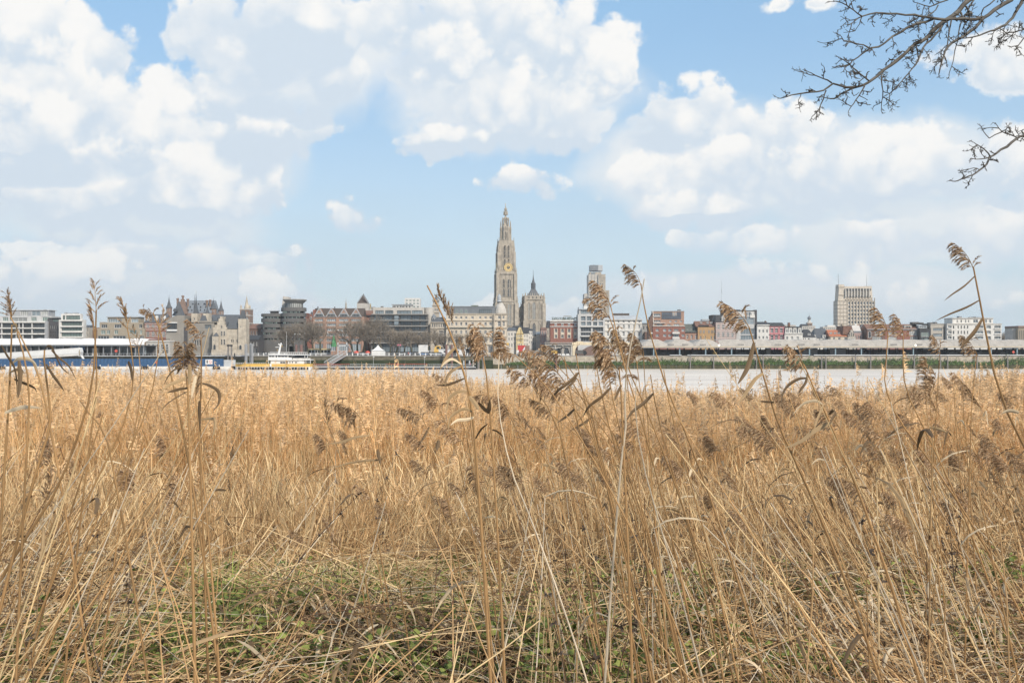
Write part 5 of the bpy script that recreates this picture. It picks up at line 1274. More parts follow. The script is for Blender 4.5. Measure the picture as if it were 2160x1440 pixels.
# ================================================================ along the quay
def sheds():
    Y = 492.0
    # long open sheds, downstream
    R = thing('quay_shed', 'long open quay shed with scalloped pale roof, cream eaves and blue columns', 'shed', (pX(1355, Y), Y, QUAY_Z))
    x0 = pX(1355, Y); k = Y / FPX
    ze, zr = pZ(731.5, Y) - QUAY_Z, pZ(716.5, Y) - QUAY_Z
    bay = 54.8 * k; D = 34.0
    # one hipped bay, its sheet ribs modelled
    b = MB(); n = 22
    dip = [.5]
    def roof_z(x, y):
        u = 1 - abs(x / bay * 2 - 1); v = min(1, y / 6.0)
        return ze + .2 + (zr - ze) * ((1 - dip[0]) * v + dip[0] * min(u * 1.5, v))
    ys = [0, 1.5, 3.0, 4.5, 6.0, 20, D]
    def bay_mesh():
        b = MB()
        for i in range(n):
            xa, xb = bay * i / n, bay * (i + 1) / n; xm = (xa + xb) / 2
            for j in range(len(ys) - 1):
                for (p, q, da, db) in ((xa, xm, 0, .16), (xm, xb, .16, 0)):
                    b.quad((p, ys[j], roof_z(p, ys[j]) + da), (q, ys[j], roof_z(q, ys[j]) + db), (q, ys[j + 1], roof_z(q, ys[j + 1]) + db), (p, ys[j + 1], roof_z(p, ys[j + 1]) + da))
        return b.mesh('roof_bay', [MT['shed_roof']])
    gabled = bay_mesh(); dip[0] = .13; level = bay_mesh()
    nb = 17
    for i in range(nb):
        o = bpy.data.objects.new('roof_bay', gabled if i < 3 else level); o.location = (i * bay, 0, -.012 * i * (1 if i < 12 else 1)); link(o, R)
    L_ = nb * bay
    MB().box(-.5, L_, -.5, -.1, ze - .15, ze + .2).build('eaves_beam', MT['cream_steel'], R)
    MB().box(-.5, L_, -.3, 0, ze - .5, ze - .15).build('gutter_beam', MT['pale_steel'], R)
    cm = MB().box(-.28, .28, 0, .5, 0, ze - .4).mesh('column', [MT['blue_steel']])
    dm = MB().box(-.22, .22, 0, .4, 0, ze - .4).mesh('rear_column', [MT['dark_steel']])
    for i in range(nb + 1):
        o = bpy.data.objects.new('column', cm); o.location = (i * bay + (78 - 54.8 + .5) * k * 0 + bay * .44, .2, 0); link(o, R)
        for q, yy in ((.12, 12), (.44, 12), (.78, 12), (.28, 26), (.62, 26), (.95, 26)):
            o = bpy.data.objects.new('rear_column', dm); o.location = (i * bay + bay * q, yy, 0); link(o, R)
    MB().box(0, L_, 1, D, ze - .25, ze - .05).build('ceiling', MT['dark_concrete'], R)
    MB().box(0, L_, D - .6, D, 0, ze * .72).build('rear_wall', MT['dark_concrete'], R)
    # name boards on the roof edge, lettered in short dark strokes too small to read
    rnd = random.Random(8)
    for c in (1415, 1445, 1482, 1562, 1640, 1690, 1722, 1802, 1884, 1938, 1974, 2030):
        x = pX(c, Y) - x0; bx = MB(); t = -1.5
        while t < 1.5:
            w = rnd.uniform(.14, .3); bx.box(x + t, x + t + w, -.62, -.5, ze + .9, ze + 1.35); t += w + .12
        bx.build('roof_lettering', MT['dark_steel'], R)
    # things under the roof
    def prop(name, label, cat, parts, loc, group=None):
        t = thing(name, label, cat, loc, 0, group)
        for nm, m, boxes in parts:
            bb = MB()
            for q in boxes: bb.box(*q)
            bb.build(nm, MT[m], t)
        return t
    for i, (c, w, lab, m) in enumerate([(1631, 10, 'grey container beside the dark hut under the shed roof', 'concrete'), (1716, 40, 'long grey hoarding under the shed below the orange roof', 'grey_panel'), (1780, 34, 'grey screen wall under the shed below the stepped gable', 'grey_panel'), (1516, 9, 'yellow skip under the shed below the ochre house', 'vehicle_yellow')]):
        x = pX(c, Y); hgt = 3.6 if m != 'vehicle_yellow' else 1.6
        prop('hoarding' if w > 12 else 'container', lab, 'screen' if w > 12 else 'container', [('panel', m, [(-w * k / 2, w * k / 2, 0, .4 if w > 12 else 2.4, 0, hgt)]), ('post', 'dark_steel', [(-w * k / 2 - .1, -w * k / 2, -.1, .3, 0, hgt + .2), (w * k / 2, w * k / 2 + .1, -.1, .3, 0, hgt + .2)])], (x, Y + 9, QUAY_Z))
    # cars parked in the shade of the shed
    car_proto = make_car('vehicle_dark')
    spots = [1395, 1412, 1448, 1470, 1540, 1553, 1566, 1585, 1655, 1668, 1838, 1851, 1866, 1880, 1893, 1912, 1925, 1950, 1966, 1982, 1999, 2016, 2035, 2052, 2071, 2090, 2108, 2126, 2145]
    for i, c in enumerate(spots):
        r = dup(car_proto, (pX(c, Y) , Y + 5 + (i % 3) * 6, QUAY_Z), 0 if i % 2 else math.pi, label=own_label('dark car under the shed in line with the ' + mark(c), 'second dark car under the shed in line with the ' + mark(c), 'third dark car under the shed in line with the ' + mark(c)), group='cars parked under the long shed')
    bpy.data.objects.remove
    car_proto.location = (pX(2158, Y), Y + 6, QUAY_Z); car_proto['label'] = 'dark car under the last visible bay of the long shed'; car_proto['group'] = 'cars parked under the long shed'
    # coal heap and steps
    o = MB().prism([(-5.2, 0), (5.5, 0), (-2.5, 4.6), (-4, 4.2)], 0, 8).build('gravel_heap', MT['dark_concrete']); o.location = (pX(1390, Y), Y + 12, QUAY_Z)
    tag(o, 'dark heap of gravel under the first bay of the shed', 'heap')
    # lamps
    for c, lab in ((1515, 'lit white globe lamp under the shed by the ochre house'), (1928, 'lit white globe lamp under the shed by the black brick house')):
        t = thing('quay_lamp', lab, 'lamp', (pX(c, Y), Y - 2, QUAY_Z))
        MB().lathe(0, 0, [(.12, 0), (.08, 4.3)], 6).build('pole', MT['dark_steel'], t)
        MB().lathe(0, 0, [(.1, 4.3), (.4, 4.6), (.5, 4.9), (.4, 5.2), (.05, 5.4)], 10).build('globe', lamp_mat(), t)
    # red traffic disc
    t = thing('road_sign', 'small round red sign at the quay edge below the white flats', 'sign', (pX(2129, Y), Y - 4, QUAY_Z))
    MB().lathe(0, 0, [(.07, 0), (.07, 1.2)], 6).build('post', MT['grey_steel'], t)
    MB().prism([(.62 * math.cos(a * .5236), 1.7 + .62 * math.sin(a * .5236)) for a in range(12)], -.1, 0).build('disc', MT['parasol_red'], t)

    # cream steel portal crane beam between arcade and sheds
    Y2 = 486.0; R = thing('steel_portal', 'cream riveted steel portal frame standing before the stone arcade', 'structure', (pX(1270, Y2), Y2, QUAY_Z)); k2 = Y2 / FPX; X = lambda c: pX(c, Y2) - pX(1270, Y2); Zz = lambda r: pZ(r, Y2) - QUAY_Z
    MB().prism([(X(1207), Zz(727)), (X(1350), Zz(729)), (X(1350), Zz(723)), (X(1232), Zz(721.5)), (X(1228), Zz(719.8)), (X(1217), Zz(719.8)), (X(1214), Zz(721.5)), (X(1207), Zz(722))], 0, 1.6).build('beam', MT['cream_steel'], R)
    for s_, c in ((1, 1208), (1, 1305)):
        MB().prism([(X(c), 0), (X(c + 4.5), 0), (X(c + 6), Zz(736)), (X(c + 9), Zz(730.5)), (X(c + 14), Zz(727.5)), (X(c + 13), Zz(725)), (X(c), Zz(725))], .1, 1.5).build('leg', MT['cream_steel'], R)
    rv = MB().box(-.16, .16, -.1, .05, -.16, .16).mesh('rivet_plate', [MT['rust_tile']])
    for (c, r) in ((1209.5, 723.5), (1210, 727), (1218, 723.5), (1218.5, 727.5), (1222, 725), (1247, 724), (1275, 724.5), (1300, 725)):
        o = bpy.data.objects.new('rivet_plate', rv); o.location = (X(c), 0, Zz(r)); link(o, R)
    # stone arcade
    B = Bld('stone_arcade', 'grey stone arcade with round arches and balustrade below the red building', 'arcade', 505, 1150, 1208)
    B.wall('concrete', 1150, 725, 1208, None, 12, (), y0=0)
    for (a, c) in ((1158, 1168.5), (1173, 1184), (1189, 1200)):
        B.win(a, 733, c, 748, 0, 1, 1, 'pale_concrete', 'dark_steel' if False else 'glass_dark', True)
    for c in (1151, 1170, 1186, 1204): B.box('pilaster', 'pale_concrete', c, 728, c + 2.5, None, -.5, 0)
    for r in (727, 722): B.box('cornice', 'pale_concrete', 1149, r, 1209, r + 1.2, -.7, 12)
    for c in range(1150, 1208, 3): B.box('baluster', 'concrete', c, 723, c + 1.2, 727, -.3, .3)
    # sloping wall beside it
    B = Bld('ramp_wall', 'sloping grey stone ramp wall beside the red kiosk', 'wall', 510, 1108, 1150)
    B.poly('wall', 'concrete', [(1112, None), (1150, None), (1150, 734), (1146, 735), (1112, 743.5)], 0, 2)

def lamp_mat():
    if 'lamp_glow' in bpy.data.materials: return bpy.data.materials['lamp_glow']
    m = bpy.data.materials.new('lamp_glow'); m.use_nodes = True
    p = m.node_tree.nodes['Principled BSDF']; p.inputs['Emission Color'].default_value = (1, .9, .7, 1); p.inputs['Emission Strength'].default_value = 1.5
    p.inputs['Base Color'].default_value = (.8, .8, .75, 1)
    return m

def make_car(m, name='parked_car', label='dark car', cat='car'):
    t = thing(name, label, cat, (0, 0, 0))
    MB().prism([(-2.1, .35), (2.1, .35), (2.15, .75), (1.35, .95), (-2.0, 1.0), (-2.15, .7)], -.85, .85).build('body', MT[m], t)
    MB().prism([(-1.8, .98), (1.3, .94), (.6, 1.45), (-1.1, 1.48)], -.75, .75).build('cabin', MT['glass_dark'], t)
    for x in (-1.3, 1.35):
        for y in (-.9, .72):
            MB().prism([(x + .33 * math.cos(a * .7854), .33 + .33 * math.sin(a * .7854)) for a in range(8)], y, y + .18).build('wheel', MT['black_rubber'], t)
    return t

def left_terminal():
    Y = 490.0
    B = Bld('quay_shed', 'long white roofed riverside terminal with glass front', 'shed', Y, -60, 306)
    k = B.Y / FPX
    x0, x1 = B.X(-60), B.X(304)
    zr, ze = B.Z(713.5), B.Z(727)
    # roof of shallow hipped bays
    bay = (x1 - x0) / 7
    for i in range(7):
        xa, xb = x0 + i * bay, x0 + (i + 1) * bay; xm = (xa + xb) / 2
        vs = [(xa, 0, ze), (xb, 0, ze), (xa, .4, ze + 1.1), (xb, .4, ze + 1.1), (xa, 7, zr - .25), (xm, 7, zr + .15), (xb, 7, zr - .25), (xm, 2.5, ze + 1.9), (xa, 24, zr - .25), (xm, 24, zr + .15), (xb, 24, zr - .25)]
        fs = [(0, 1, 3, 2), (2, 3, 7), (2, 7, 5, 4), (7, 3, 6, 5), (4, 5, 9, 8), (5, 6, 10, 9)]
        MB().add(vs, fs).build('roof_bay', MT['white_roof'], B.root)
    MB().box(x0, x1, -.4, 0, ze - .55, ze + .05).build('fascia', MT['zinc'], B.root)
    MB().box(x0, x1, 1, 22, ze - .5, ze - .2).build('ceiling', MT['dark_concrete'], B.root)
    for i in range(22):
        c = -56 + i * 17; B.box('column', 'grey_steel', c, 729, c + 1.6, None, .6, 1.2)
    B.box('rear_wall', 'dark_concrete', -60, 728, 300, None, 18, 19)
    for (a, c, m) in ((-20, 18, 'glass_dark'), (20, 52, 'glass_curtain'), (56, 92, 'glass_dark'), (96, 122, 'glass_blue'), (205, 232, 'glass_dark'), (235, 268, 'glass_dark'), (272, 300, 'glass_blue')):
        B.win(a, 730, c, 748, 6, 5, 1, 'dark_steel', m)
    B.box('blue_hoarding', 'vehicle_blue', 137, 729, 168, 738, 5.5, 6); B.box('white_door', 'white_render', 189, 734, 200, None, 3, 5)
    B.box('red_plinth', 'rust_pile', 205, 747, 270, None, 5.6, 6)
    t = thing('round_sign', 'round red sign before the terminal windows', 'sign', (pX(245, 488), 488, QUAY_Z)); MB().prism([(.7 * math.cos(a * .5236), 2.2 + .7 * math.sin(a * .5236)) for a in range(12)], -.1, 0).build('disc', MT['parasol_red'], t); MB().lathe(0, 0.05, [(.06, 0), (.06, 2)], 6).build('post', MT['grey_steel'], t)
    # covered white gangway that climbs to the terminal
    Y2 = 478.0; xr = pX(168, Y2); 
    G = thing('covered_gangway', 'white covered gangway tube sloping up with open brown end', 'gangway', (xr, Y2, 0))
    zt, zb = pZ(733.5, Y2), pZ(751, Y2); zt0, zb0 = pZ(747, Y2), pZ(766, Y2) + 1.2; xl = pX(-30, Y2) - xr
    for nm, m, (ta, ba, tb, bb), y0, y1 in (('side_panel', 'white_paint', (zt, zt - 2.6, zt0, zt0 - 2.4), -1.4, -1.2), ('roof_panel', 'white_paint', (zt + .1, zt - .1, zt0 + .1, zt0 - .1), -1.5, 1.5), ('lower_panel', 'white_render', (zt - 2.6, zt - 3.6, zt0 - 2.4, zt0 - 3.4), -1.3, 1.2), ('far_panel', 'white_paint', (zt, zt - 2.6, zt0, zt0 - 2.4), 1.2, 1.4)):
        MB().prism([(xl, bb), (0, ba), (0, ta), (xl, tb)], y0, y1).build(nm, MT[m], G)
    zc = zt - 1.9
    MB().prism([(.02, zc - 1.9), (.5, zc - 2.1), (1.1, zc), (.6, zc + 1.9), (.02, zc + 2)], -1.6, 1.6).build('end_frame', MT['white_paint'], G)
    MB().prism([(.35, zc - 1.8), (.75, zc - 1.8), (1.0, zc), (.6, zc + 1.4), (.3, zc)], -1.66, -1.58).build('end_opening', MT['tan_brick'], G)
    t = MB().tube([(pX(172, Y2), Y2, 6.1), (pX(176, Y2), Y2 - .5, 5.0), (pX(181, Y2), Y2 - .5, 3.4)], .5, 8).build('gangway_bracket', MT['white_paint']); tag(t, 'white curved bracket where the covered gangway meets the quay', 'bracket')
    b = Bld('quay_deck', 'thin white steel deck in front of the terminal', 'deck', 479.2, 120, 525)
    b.box('deck', 'pale_steel', 120, 750, 523, 751.5, -1.5, .5)
    me = MB().box(-.05, .05, -.05, .05, 0, 1.1).mesh('post', [MT['pale_steel']])
    for i in range(60):
        o = bpy.data.objects.new('post', me); o.location = (b.X(178 + i * 5.7), -1.4, b.Z(750)); link(o, b.root)
    MB().box(b.X(178), b.X(515), -1.45, -1.38, b.Z(750) + 1.0, b.Z(750) + 1.1).build('handrail', MT['pale_steel'], b.root)

    # floating pontoon with tall blue sheet fence
    Y3 = 470.0; P = thing('pontoon', 'long white floating pontoon with tall blue sheet fence and black fenders', 'pontoon', (0, Y3, 0))
    k3 = Y3 / FPX; za, zb_ = pZ(756.5, Y3), pZ(772.5, Y3)
    blue = material('blue_sheet', (.028, .07, .15), scale=.6, var=.35, streak=.5, rough=.5, rgb2=(.045, .12, .25), stretch=(1, 1, .2))
    w = 7.6 * k3; i = 0; x = pX(-60, Y3)
    me = MB().box(0, w - .07, 0, .18, 0, za - zb_).mesh('fence_panel', [blue])
    while x < pX(466, Y3):
        o = bpy.data.objects.new('fence_panel', me); o.location = (x, .02 * (i % 2), zb_); link(o, P); x += w; i += 1
    MB().box(pX(-60, Y3), pX(503, Y3), -2.6, 4, .05, zb_).build('hull', MT['white_render'], P)
    fm = MB().box(-1.5, 1.5, -.5, 0, -.15, 1.35).add([(-1.7, -.4, -.1), (1.9, -.4, -.1), (1.5, 0, 1.1), (-1.5, 0, 1.1)], [(0, 1, 2, 3)]).mesh('fender', [MT['black_rubber']])
    bm_ = MB().lathe(0, 0, [(.25, 0), (.25, .5), (.4, .6), (.1, .75)], 8).mesh('bollard', [MT['white_paint']])
    for c in (10, 111, 210, 310, 381, 460, 499):
        o = bpy.data.objects.new('fender', fm); o.location = (pX(c, Y3), -2.6, .1); link(o, P)
        o = bpy.data.objects.new('bollard', bm_); o.location = (pX(c + 5, Y3), -2, zb_); link(o, P)
    MB().box(pX(468, Y3), pX(496, Y3), .5, 1, zb_, za - .5).build('grey_panel', MT['pale_steel'], P)
    # white board with black symbol and red print, fixed to the fence
    S_ = thing('warning_board', 'white board with black mark and orange print on the blue fence', 'sign', (pX(441, Y3), Y3 - .12, 0))
    MB().box(-1.62, 1.62, -.1, 0, pZ(768.3, Y3), pZ(758, Y3)).build('board', MT['white_paint'], S_)
    b = MB(); bx = lambda a, c, r0, r1: b.box(pX(a, Y3) - pX(441, Y3), pX(c, Y3) - pX(441, Y3), -.14, -.1, pZ(r1, Y3), pZ(r0, Y3))
    bx(436, 437.4, 759.5, 766); bx(437.4, 439.4, 759.5, 761); bx(437.4, 439.6, 762, 763.4); bx(437.4, 439, 764.6, 766)
    b.build('black_mark', MT['dark_steel'], S_)
    b = MB(); bx(442, 443, 759.5, 763); bx(444, 446, 759.5, 760.5); bx(445, 447.5, 762, 763); bx(442, 447, 764.5, 765.3); bx(442.5, 446, 766.3, 767)
    b.build('red_print', MT['parasol_red'], S_)
    t = MB().prism([(pX(330, Y3) + .55 * math.cos(a * .5236), pZ(764, Y3) + .55 * math.sin(a * .5236)) for a in range(12)], Y3 - .15, Y3 - .02).build('round_sign', MT['parasol_red']); tag(t, 'small round red sign on the blue fence', 'sign')
    t = thing('dock_gate', 'grey steel lift gate frame at the end of the blue fence', 'gate', (pX(477, Y3), Y3 + 5, 0))
    for c in (-4, 3.2): MB().box(c * k3, (c + 2.2) * k3, 0, 1, 0, pZ(727, Y3)).build('post', MT['pile_wood'], t)
    MB().box(-5 * k3, 6 * k3, -.1, 1.1, pZ(730, Y3), pZ(726.5, Y3)).build('cap_beam', MT['dark_steel'], t)

def piles():
    Y = 474.0
    me = MB().lathe(0, 0, [(.62, -1), (.62, 11.4), (.3, 11.6)], 10).mesh('steel_pile', [MT['grey_steel']])
    for i, (c, dz) in enumerate(((519, 0), (528, .1), (531.8, .0))):
        o = bpy.data.objects.new('steel_pile', me); o.location = (pX(c, Y), Y + .8 * (i % 2), dz); o.scale = (1.0 if i else 1.15, 1, 1); link(o)
        tag(o, ['thick grey steel pile beside the dark post at the ferry bow', 'middle one of the grey steel piles behind the ferry bow', 'slim outer grey steel pile nearest the ferry cabin'][i], 'pile', 'grey steel piles')
    me = MB().lathe(0, 0, [(.3, -1), (.3, 8.4)], 8).mesh('dark_post', [MT['dark_steel']])
    o = bpy.data.objects.new('mooring_post', me); o.location = (pX(498.5, Y), Y - 3, -1); link(o); tag(o, 'slim dark mooring post at the bow of the yellow ferry', 'post')
    me = MB().lathe(0, 0, [(.55, -1), (.55, 11.3)], 10).mesh('red_pile', [MT['rust_pile']])
    for c, lab in ((622, 'thinner rust red pile behind the ferry roof'), (632.5, 'thicker rust red pile behind the ferry roof'), (941, 'rust red pile in front of the white caravans'), (952.5, 'rust red pile standing just beside the tall leaning reed')):
        o = bpy.data.objects.new('river_pile', me); o.location = (pX(c, Y), Y + (3 if c < 700 else 2), 0); o.scale = (1.3, 1.3, 1) if c == 632.5 else (1, 1, 1); link(o); tag(o, lab, 'pile', 'rust red piles')
    me = MB().lathe(0, 0, [(.6, -1), (.6, 9.6)], 10).mesh('grey_pile', [MT['pile_wood']])
    for c, lab in ((1009, 'weathered grey pile at the end of the railed pontoon'), (1019.5, 'weathered grey pile below the big fluffy plumes')):
        o = bpy.data.objects.new('river_pile', me); o.location = (pX(c, Y), Y, -.3); link(o); tag(o, lab, 'pile', 'grey piles by the pontoon end')

def ferry():
    Y = 462.0; k = Y / FPX; xc = pX(578, Y)
    F = thing('ferry', 'yellow and white river ferry with open upper deck moored at the pontoon', 'ferry', (xc, Y, 0))
    X = lambda c: (c - 578) * k; Z = lambda r: pZ(r, Y)
    # hull, pointed at the bow
    def hull(part, m, z0, z1, w0, w1):
        xs = [X(497), X(505), X(520), X(650), X(657)]; hw = [.3, 2.0, 3.6, 3.8, 3.2]
        vs = []; 
        for z, s in ((z0, w0), (z1, w1)):
            for x, h in zip(xs, hw): vs += [(x, -h * s, z), (x, h * s, z)]
        n = len(xs); fs = []
        for i in range(n - 1):
            a = 2 * i
            fs += [(a, a + 2, a + 2 + 2 * n, a + 2 * n), (a + 3, a + 1, a + 1 + 2 * n, a + 3 + 2 * n), (a + 2 * n, a + 2 + 2 * n, a + 3 + 2 * n, a + 1 + 2 * n), (a + 1, a + 3, a + 2, a)]
        fs += [(0, 2 * n, 2 * n + 1, 1), (2 * n - 2, 2 * n - 1, 4 * n - 1, 4 * n - 2)]
        return MB().add(vs, fs).build(part, MT[m], F)
    hull('hull', 'white_paint', -.5, Z(773.2), .92, 1.0); hull('hull_stripe', 'vehicle_yellow', Z(773.2), Z(767), 1.0, 1.03)
    tm = MB().box(-.42, .42, -.35, 0, -.2, .95).mesh('tyre_fender', [MT['black_rubber']])
    for c in range(508, 657, 6):
        o = bpy.data.objects.new('tyre_fender', tm); o.location = (X(c), -3.75 if c > 518 else -2.6, .15); link(o, F)
    for a, c in ((X(503), X(568)),):
        MB().box(a, c, -3.3, 3.3, Z(767.5), Z(767)).build('fore_deck', MT['grey_panel'], F)
    for i in range(14):
        MB().box(X(504 + i * 4.7), X(504.4 + i * 4.7), -3.4, -3.3, Z(767), Z(764.5)).build('rail_post', MT['white_paint'], F)
    MB().box(X(502), X(570), -3.42, -3.3, Z(765), Z(764.5)).build('hand_rail', MT['white_paint'], F)
    # main cabin
    b = Bld.__new__(Bld); b.Y, b.base, b.xc, b.root = Y, 0.0, xc, F
    b.wall('white_paint', 574, 758, 645, 767.2, 6, [(593.5, 762, 611, 767, dict(nv=3)), (613, 762, 616, 766, dict(nv=1)), (618, 762, 621.5, 766, dict(nv=1)), (624.5, 762.5, 630, 766, dict(nv=1))], y0=-3, part='cabin', fm='white_paint', reveal=.15)
    b.poly('cabin_wing', 'white_paint', [(634, 767.2), (642.5, 767.2), (639, 760.5), (634, 760.5)], -3.2, -3.02)
    b.box('main_roof', 'white_paint', 569, 757.8, 658.5, 759.4, -3.6, 3.6)
    for c in (648, 657.5, 570): b.box('cabin_post', 'white_paint', c, 759, c + .8, 767, -3.4, -3.1)
    b.box('stern_rail', 'white_paint', 645, 763.5, 658, 764, -3.5, -3.4); b.box('white_stripe', 'white_paint', 573.5, 766, 577, 773, -3.98, -3.6)
    # upper deck
    b.box('upper_deck_shade', 'glass_dark', 572, 749.2, 613, 754, -2.6, 2.4); b.box('stern_shade', 'glass_dark', 646, 759.6, 657, 763.4, -2.4, 2.4); b.box('deck_gap_shade', 'dark_concrete', 622, 749.4, 650, 754.8, -.5, .5)  # dark boxes stand in for the shade inside the open decks
    b.box('upper_bulwark', 'white_paint', 569.5, 753.5, 619, 758, -3.4, 3.2); b.box('upper_bulwark', 'white_render', 621, 755, 652, 758, -3.3, 3.2)
    for c in (569.5, 583, 588, 610.5, 645.5, 651): b.box('awning_post', 'white_paint', c, 748.5, c + (.9 if c != 583 else 1.6), 757, -3.3, -3)
    b.win(570.5, 749.5, 582.5, 753.5, -3.2, 2, 1, 'white_paint', 'glass_dark'); b.win(589, 749.5, 610, 753.5, -3.0, 3, 1, 'white_paint', 'glass_dark')
    b.poly('awning', 'white_paint', [(569.5, 748.7), (653, 748.7), (653, 747.2), (574, 746.2)], -3.7, 3.7); b.box('awning_edge', 'vehicle_blue', 570, 748.4, 652, 749.2, -3.55, 3.5)
    # top deck rail and benches
    for i in range(20): b.box('rail_post', 'white_paint', 573 + i * 4.1, 742.2, 573.4 + i * 4.1, 747, -3.2, -3.1)
    b.box('hand_rail', 'white_paint', 573, 742.1, 651, 742.6, -3.2, -3.1); b.box('mid_rail', 'white_paint', 573, 744.4, 651, 744.8, -3.2, -3.1)
    for i in range(8): b.box('bench', 'dark_concrete', 608 + i * 5.2, 743.8, 611.5 + i * 5.2, 747, -1.5, 1.5)
    # mast, radar, flagpole
    MB().tube([(X(587.5), 0, Z(747)), (X(590), 0, Z(736)), (X(592.5), 0, Z(726)), (X(593), 0, Z(722.5))], [.55, .45, .35, .2], 8).build('mast', MT['white_paint'], F)
    b.box('radar_arm', 'white_paint', 581, 731.5, 588, 732.6, -.3, .3); b.poly('radar_blade', 'white_paint', [(587, 726), (591, 728.5), (591, 727), (588, 724.5)], -.4, .4)
    b.box('radar_arm', 'white_paint', 591, 726, 596, 727, -.3, .3); b.spire('vehicle_yellow', 595, 1, [(.7, 731), (.7, 729)], 0, 8, 'signal_lamp'); b.spire('gold', 584.8, 1, [(.7, 740), (.6, 736)], 0, 8, 'signal_lamp')
    b.spire('white_paint', 603.5, .3, [(.32, 747), (.28, 720), (.18, 698.5)], 1, 6, 'flagpole')

def landing_stage():
    Y = 468.0; k = Y / FPX
    P = thing('pontoon', 'low dark floating landing stage with red and grey railings', 'pontoon', (pX(830, Y), Y, 0)); x0 = pX(830, Y); X = lambda c: pX(c, Y) - x0; Z = lambda r: pZ(r, Y)
    MB().box(X(664), X(1004), -3, 5, -.3, Z(774.6)).build('hull', MT['dark_steel'], P); MB().box(X(664), X(1004), -3.1, -2.9, Z(774.8), Z(773)).build('deck_edge', MT['pale_steel'], P)
    rm = MB().box(-.05, .05, -.05, .05, 0, 1.25).mesh('rail_post', [MT['grey_steel']])
    for i in range(86):
        o = bpy.data.objects.new('rail_post', rm); o.location = (X(666 + i * 3.95), -2.8, Z(773)); link(o, P)
    for z, a, c, m in ((1.2, 664, 740, 'parasol_red'), (1.25, 740, 820, 'pale_steel'), (1.3, 815, 903, 'parasol_red'), (1.2, 903, 1000, 'pale_steel'), (.65, 664, 1000, 'grey_steel'), (.3, 664, 1000, 'grey_steel')):
        MB().box(X(a), X(c), -2.85, -2.75, Z(773) + z - .12, Z(773) + z).build('rail', MT[m], P)
    fm = MB().box(X(666), X(722), -2.74, -2.7, 0, .95).mesh('red_screen', [MT['rust_pile']]); o = bpy.data.objects.new('red_screen', fm); o.location = (0, 0, Z(773)); link(o, P)
    cm = MB().lathe(0, 0, [(.3, 0), (.3, .6), (.45, .8), (.1, 1)], 8).mesh('bollard', [MT['dark_steel']])
    for c in (736, 769, 849, 873, 926, 984): o = bpy.data.objects.new('bollard', cm); o.location = (X(c), -2.2, Z(773)); link(o, P)
    for c, lab in ((841, 'red life ring cabinet on the landing stage railing'),):
        t = thing('lifebuoy', 'round red lifebuoy hung on the landing stage rail', 'lifebuoy', (pX(840.5, Y), Y - 3.1, Z(768)))
        n = 12; b = MB(); pts = [(.42 * math.cos(a * math.pi / 6), 0, .42 * math.sin(a * math.pi / 6)) for a in range(13)]; b.tube(pts, .14, 6).build('ring', MT['parasol_red'], t)
    t = MB().box(-.25, .25, -.2, .2, 0, 1.1).build('fire_cabinet', MT['vehicle_red']); t.location = (pX(854, Y), Y - 2.4, Z(773)); tag(t, 'slim red cabinet standing on the landing stage', 'cabinet')
    for c, lab in ((787, 'lamp post on the landing stage below the white tent'), (895, 'lamp post on the landing stage under the blue car')):
        t = thing('lamp_post', lab, 'lamp post', (pX(c, Y), Y + 1, Z(773))); MB().lathe(0, 0, [(.1, 0), (.07, 4.4)], 6).build('pole', MT['pale_steel'], t); MB().box(-.25, .5, -.1, .1, 4.35, 4.55).build('lamp_head', MT['lamp_white'], t)
    # shelter
    t = thing('shelter', 'small grey green waiting shelter on the landing stage', 'shelter', (pX(984, Y), Y, Z(773)))
    MB().box(-8.5 * k, 8.5 * k, -1, 1.6, 2.75, 2.95).build('roof', MT['green_slate'], t)
    for c in (-7, 5.2): MB().box(c * k, (c + 3) * k, -.9, -.8, .6, 2.7).build('panel', MT['pale_steel'], t)
    MB().box(-4 * k, 5 * k, .8, .9, .1, 2.7).build('rear_panel', MT['green_slate'], t)
    t = MB().lathe(0, 0, [(.25, 0), (.25, 3.4)], 8).build('white_post', MT['white_paint']); t.location = (pX(998, Y), Y, Z(773)); tag(t, 'white post at the end of the landing stage', 'post')
    # gangway bridge
    G = thing('gangway_bridge', 'silver truss gangway rising from the landing stage to the quay', 'gangway', (0, 0, 0))
    a = Vector((pX(688, 469), 469, Z(772.5))); c = Vector((pX(727, 480), 480.5, 6.4))
    d = (c - a); side = Vector((d.y, -d.x, 0)).normalized() * 1.3
    for s_ in (-1, 1):
        p, q = a + side * s_, c + side * s_
        for h in (.05, 1.9): MB().tube([p + Vector((0, 0, h)), q + Vector((0, 0, h))], .13, 6).build('chord', MT['pale_steel'], G)
        for i in range(25):
            m_ = p + (q - p) * (i / 24); MB().tube([m_ + Vector((0, 0, .05)), m_ + Vector((0, 0, 1.9))], .05, 4).build('baluster', MT['pale_steel'], G)
    MB().add([a - side, a + side, c + side, c - side], [(0, 1, 2, 3)]).build('walkway', MT['old_brick'], G)
    t = thing('gangway_portal', 'grey steel lifting portal at the top of the silver gangway', 'portal', (pX(722, 482), 482, QUAY_Z))
    for x in (-2.3, 1.8): MB().box(x, x + .5, 0, .5, 0, 6.2).build('post', MT['pale_steel'], t)
    MB().box(-2.5, 2.5, 0, .5, 4.4, 5).build('cross_beam', MT['pale_steel'], t); MB().tube([(2, .2, 6.2), (5, .2, 1)], .2, 5).build('strut', MT['grey_steel'], t)

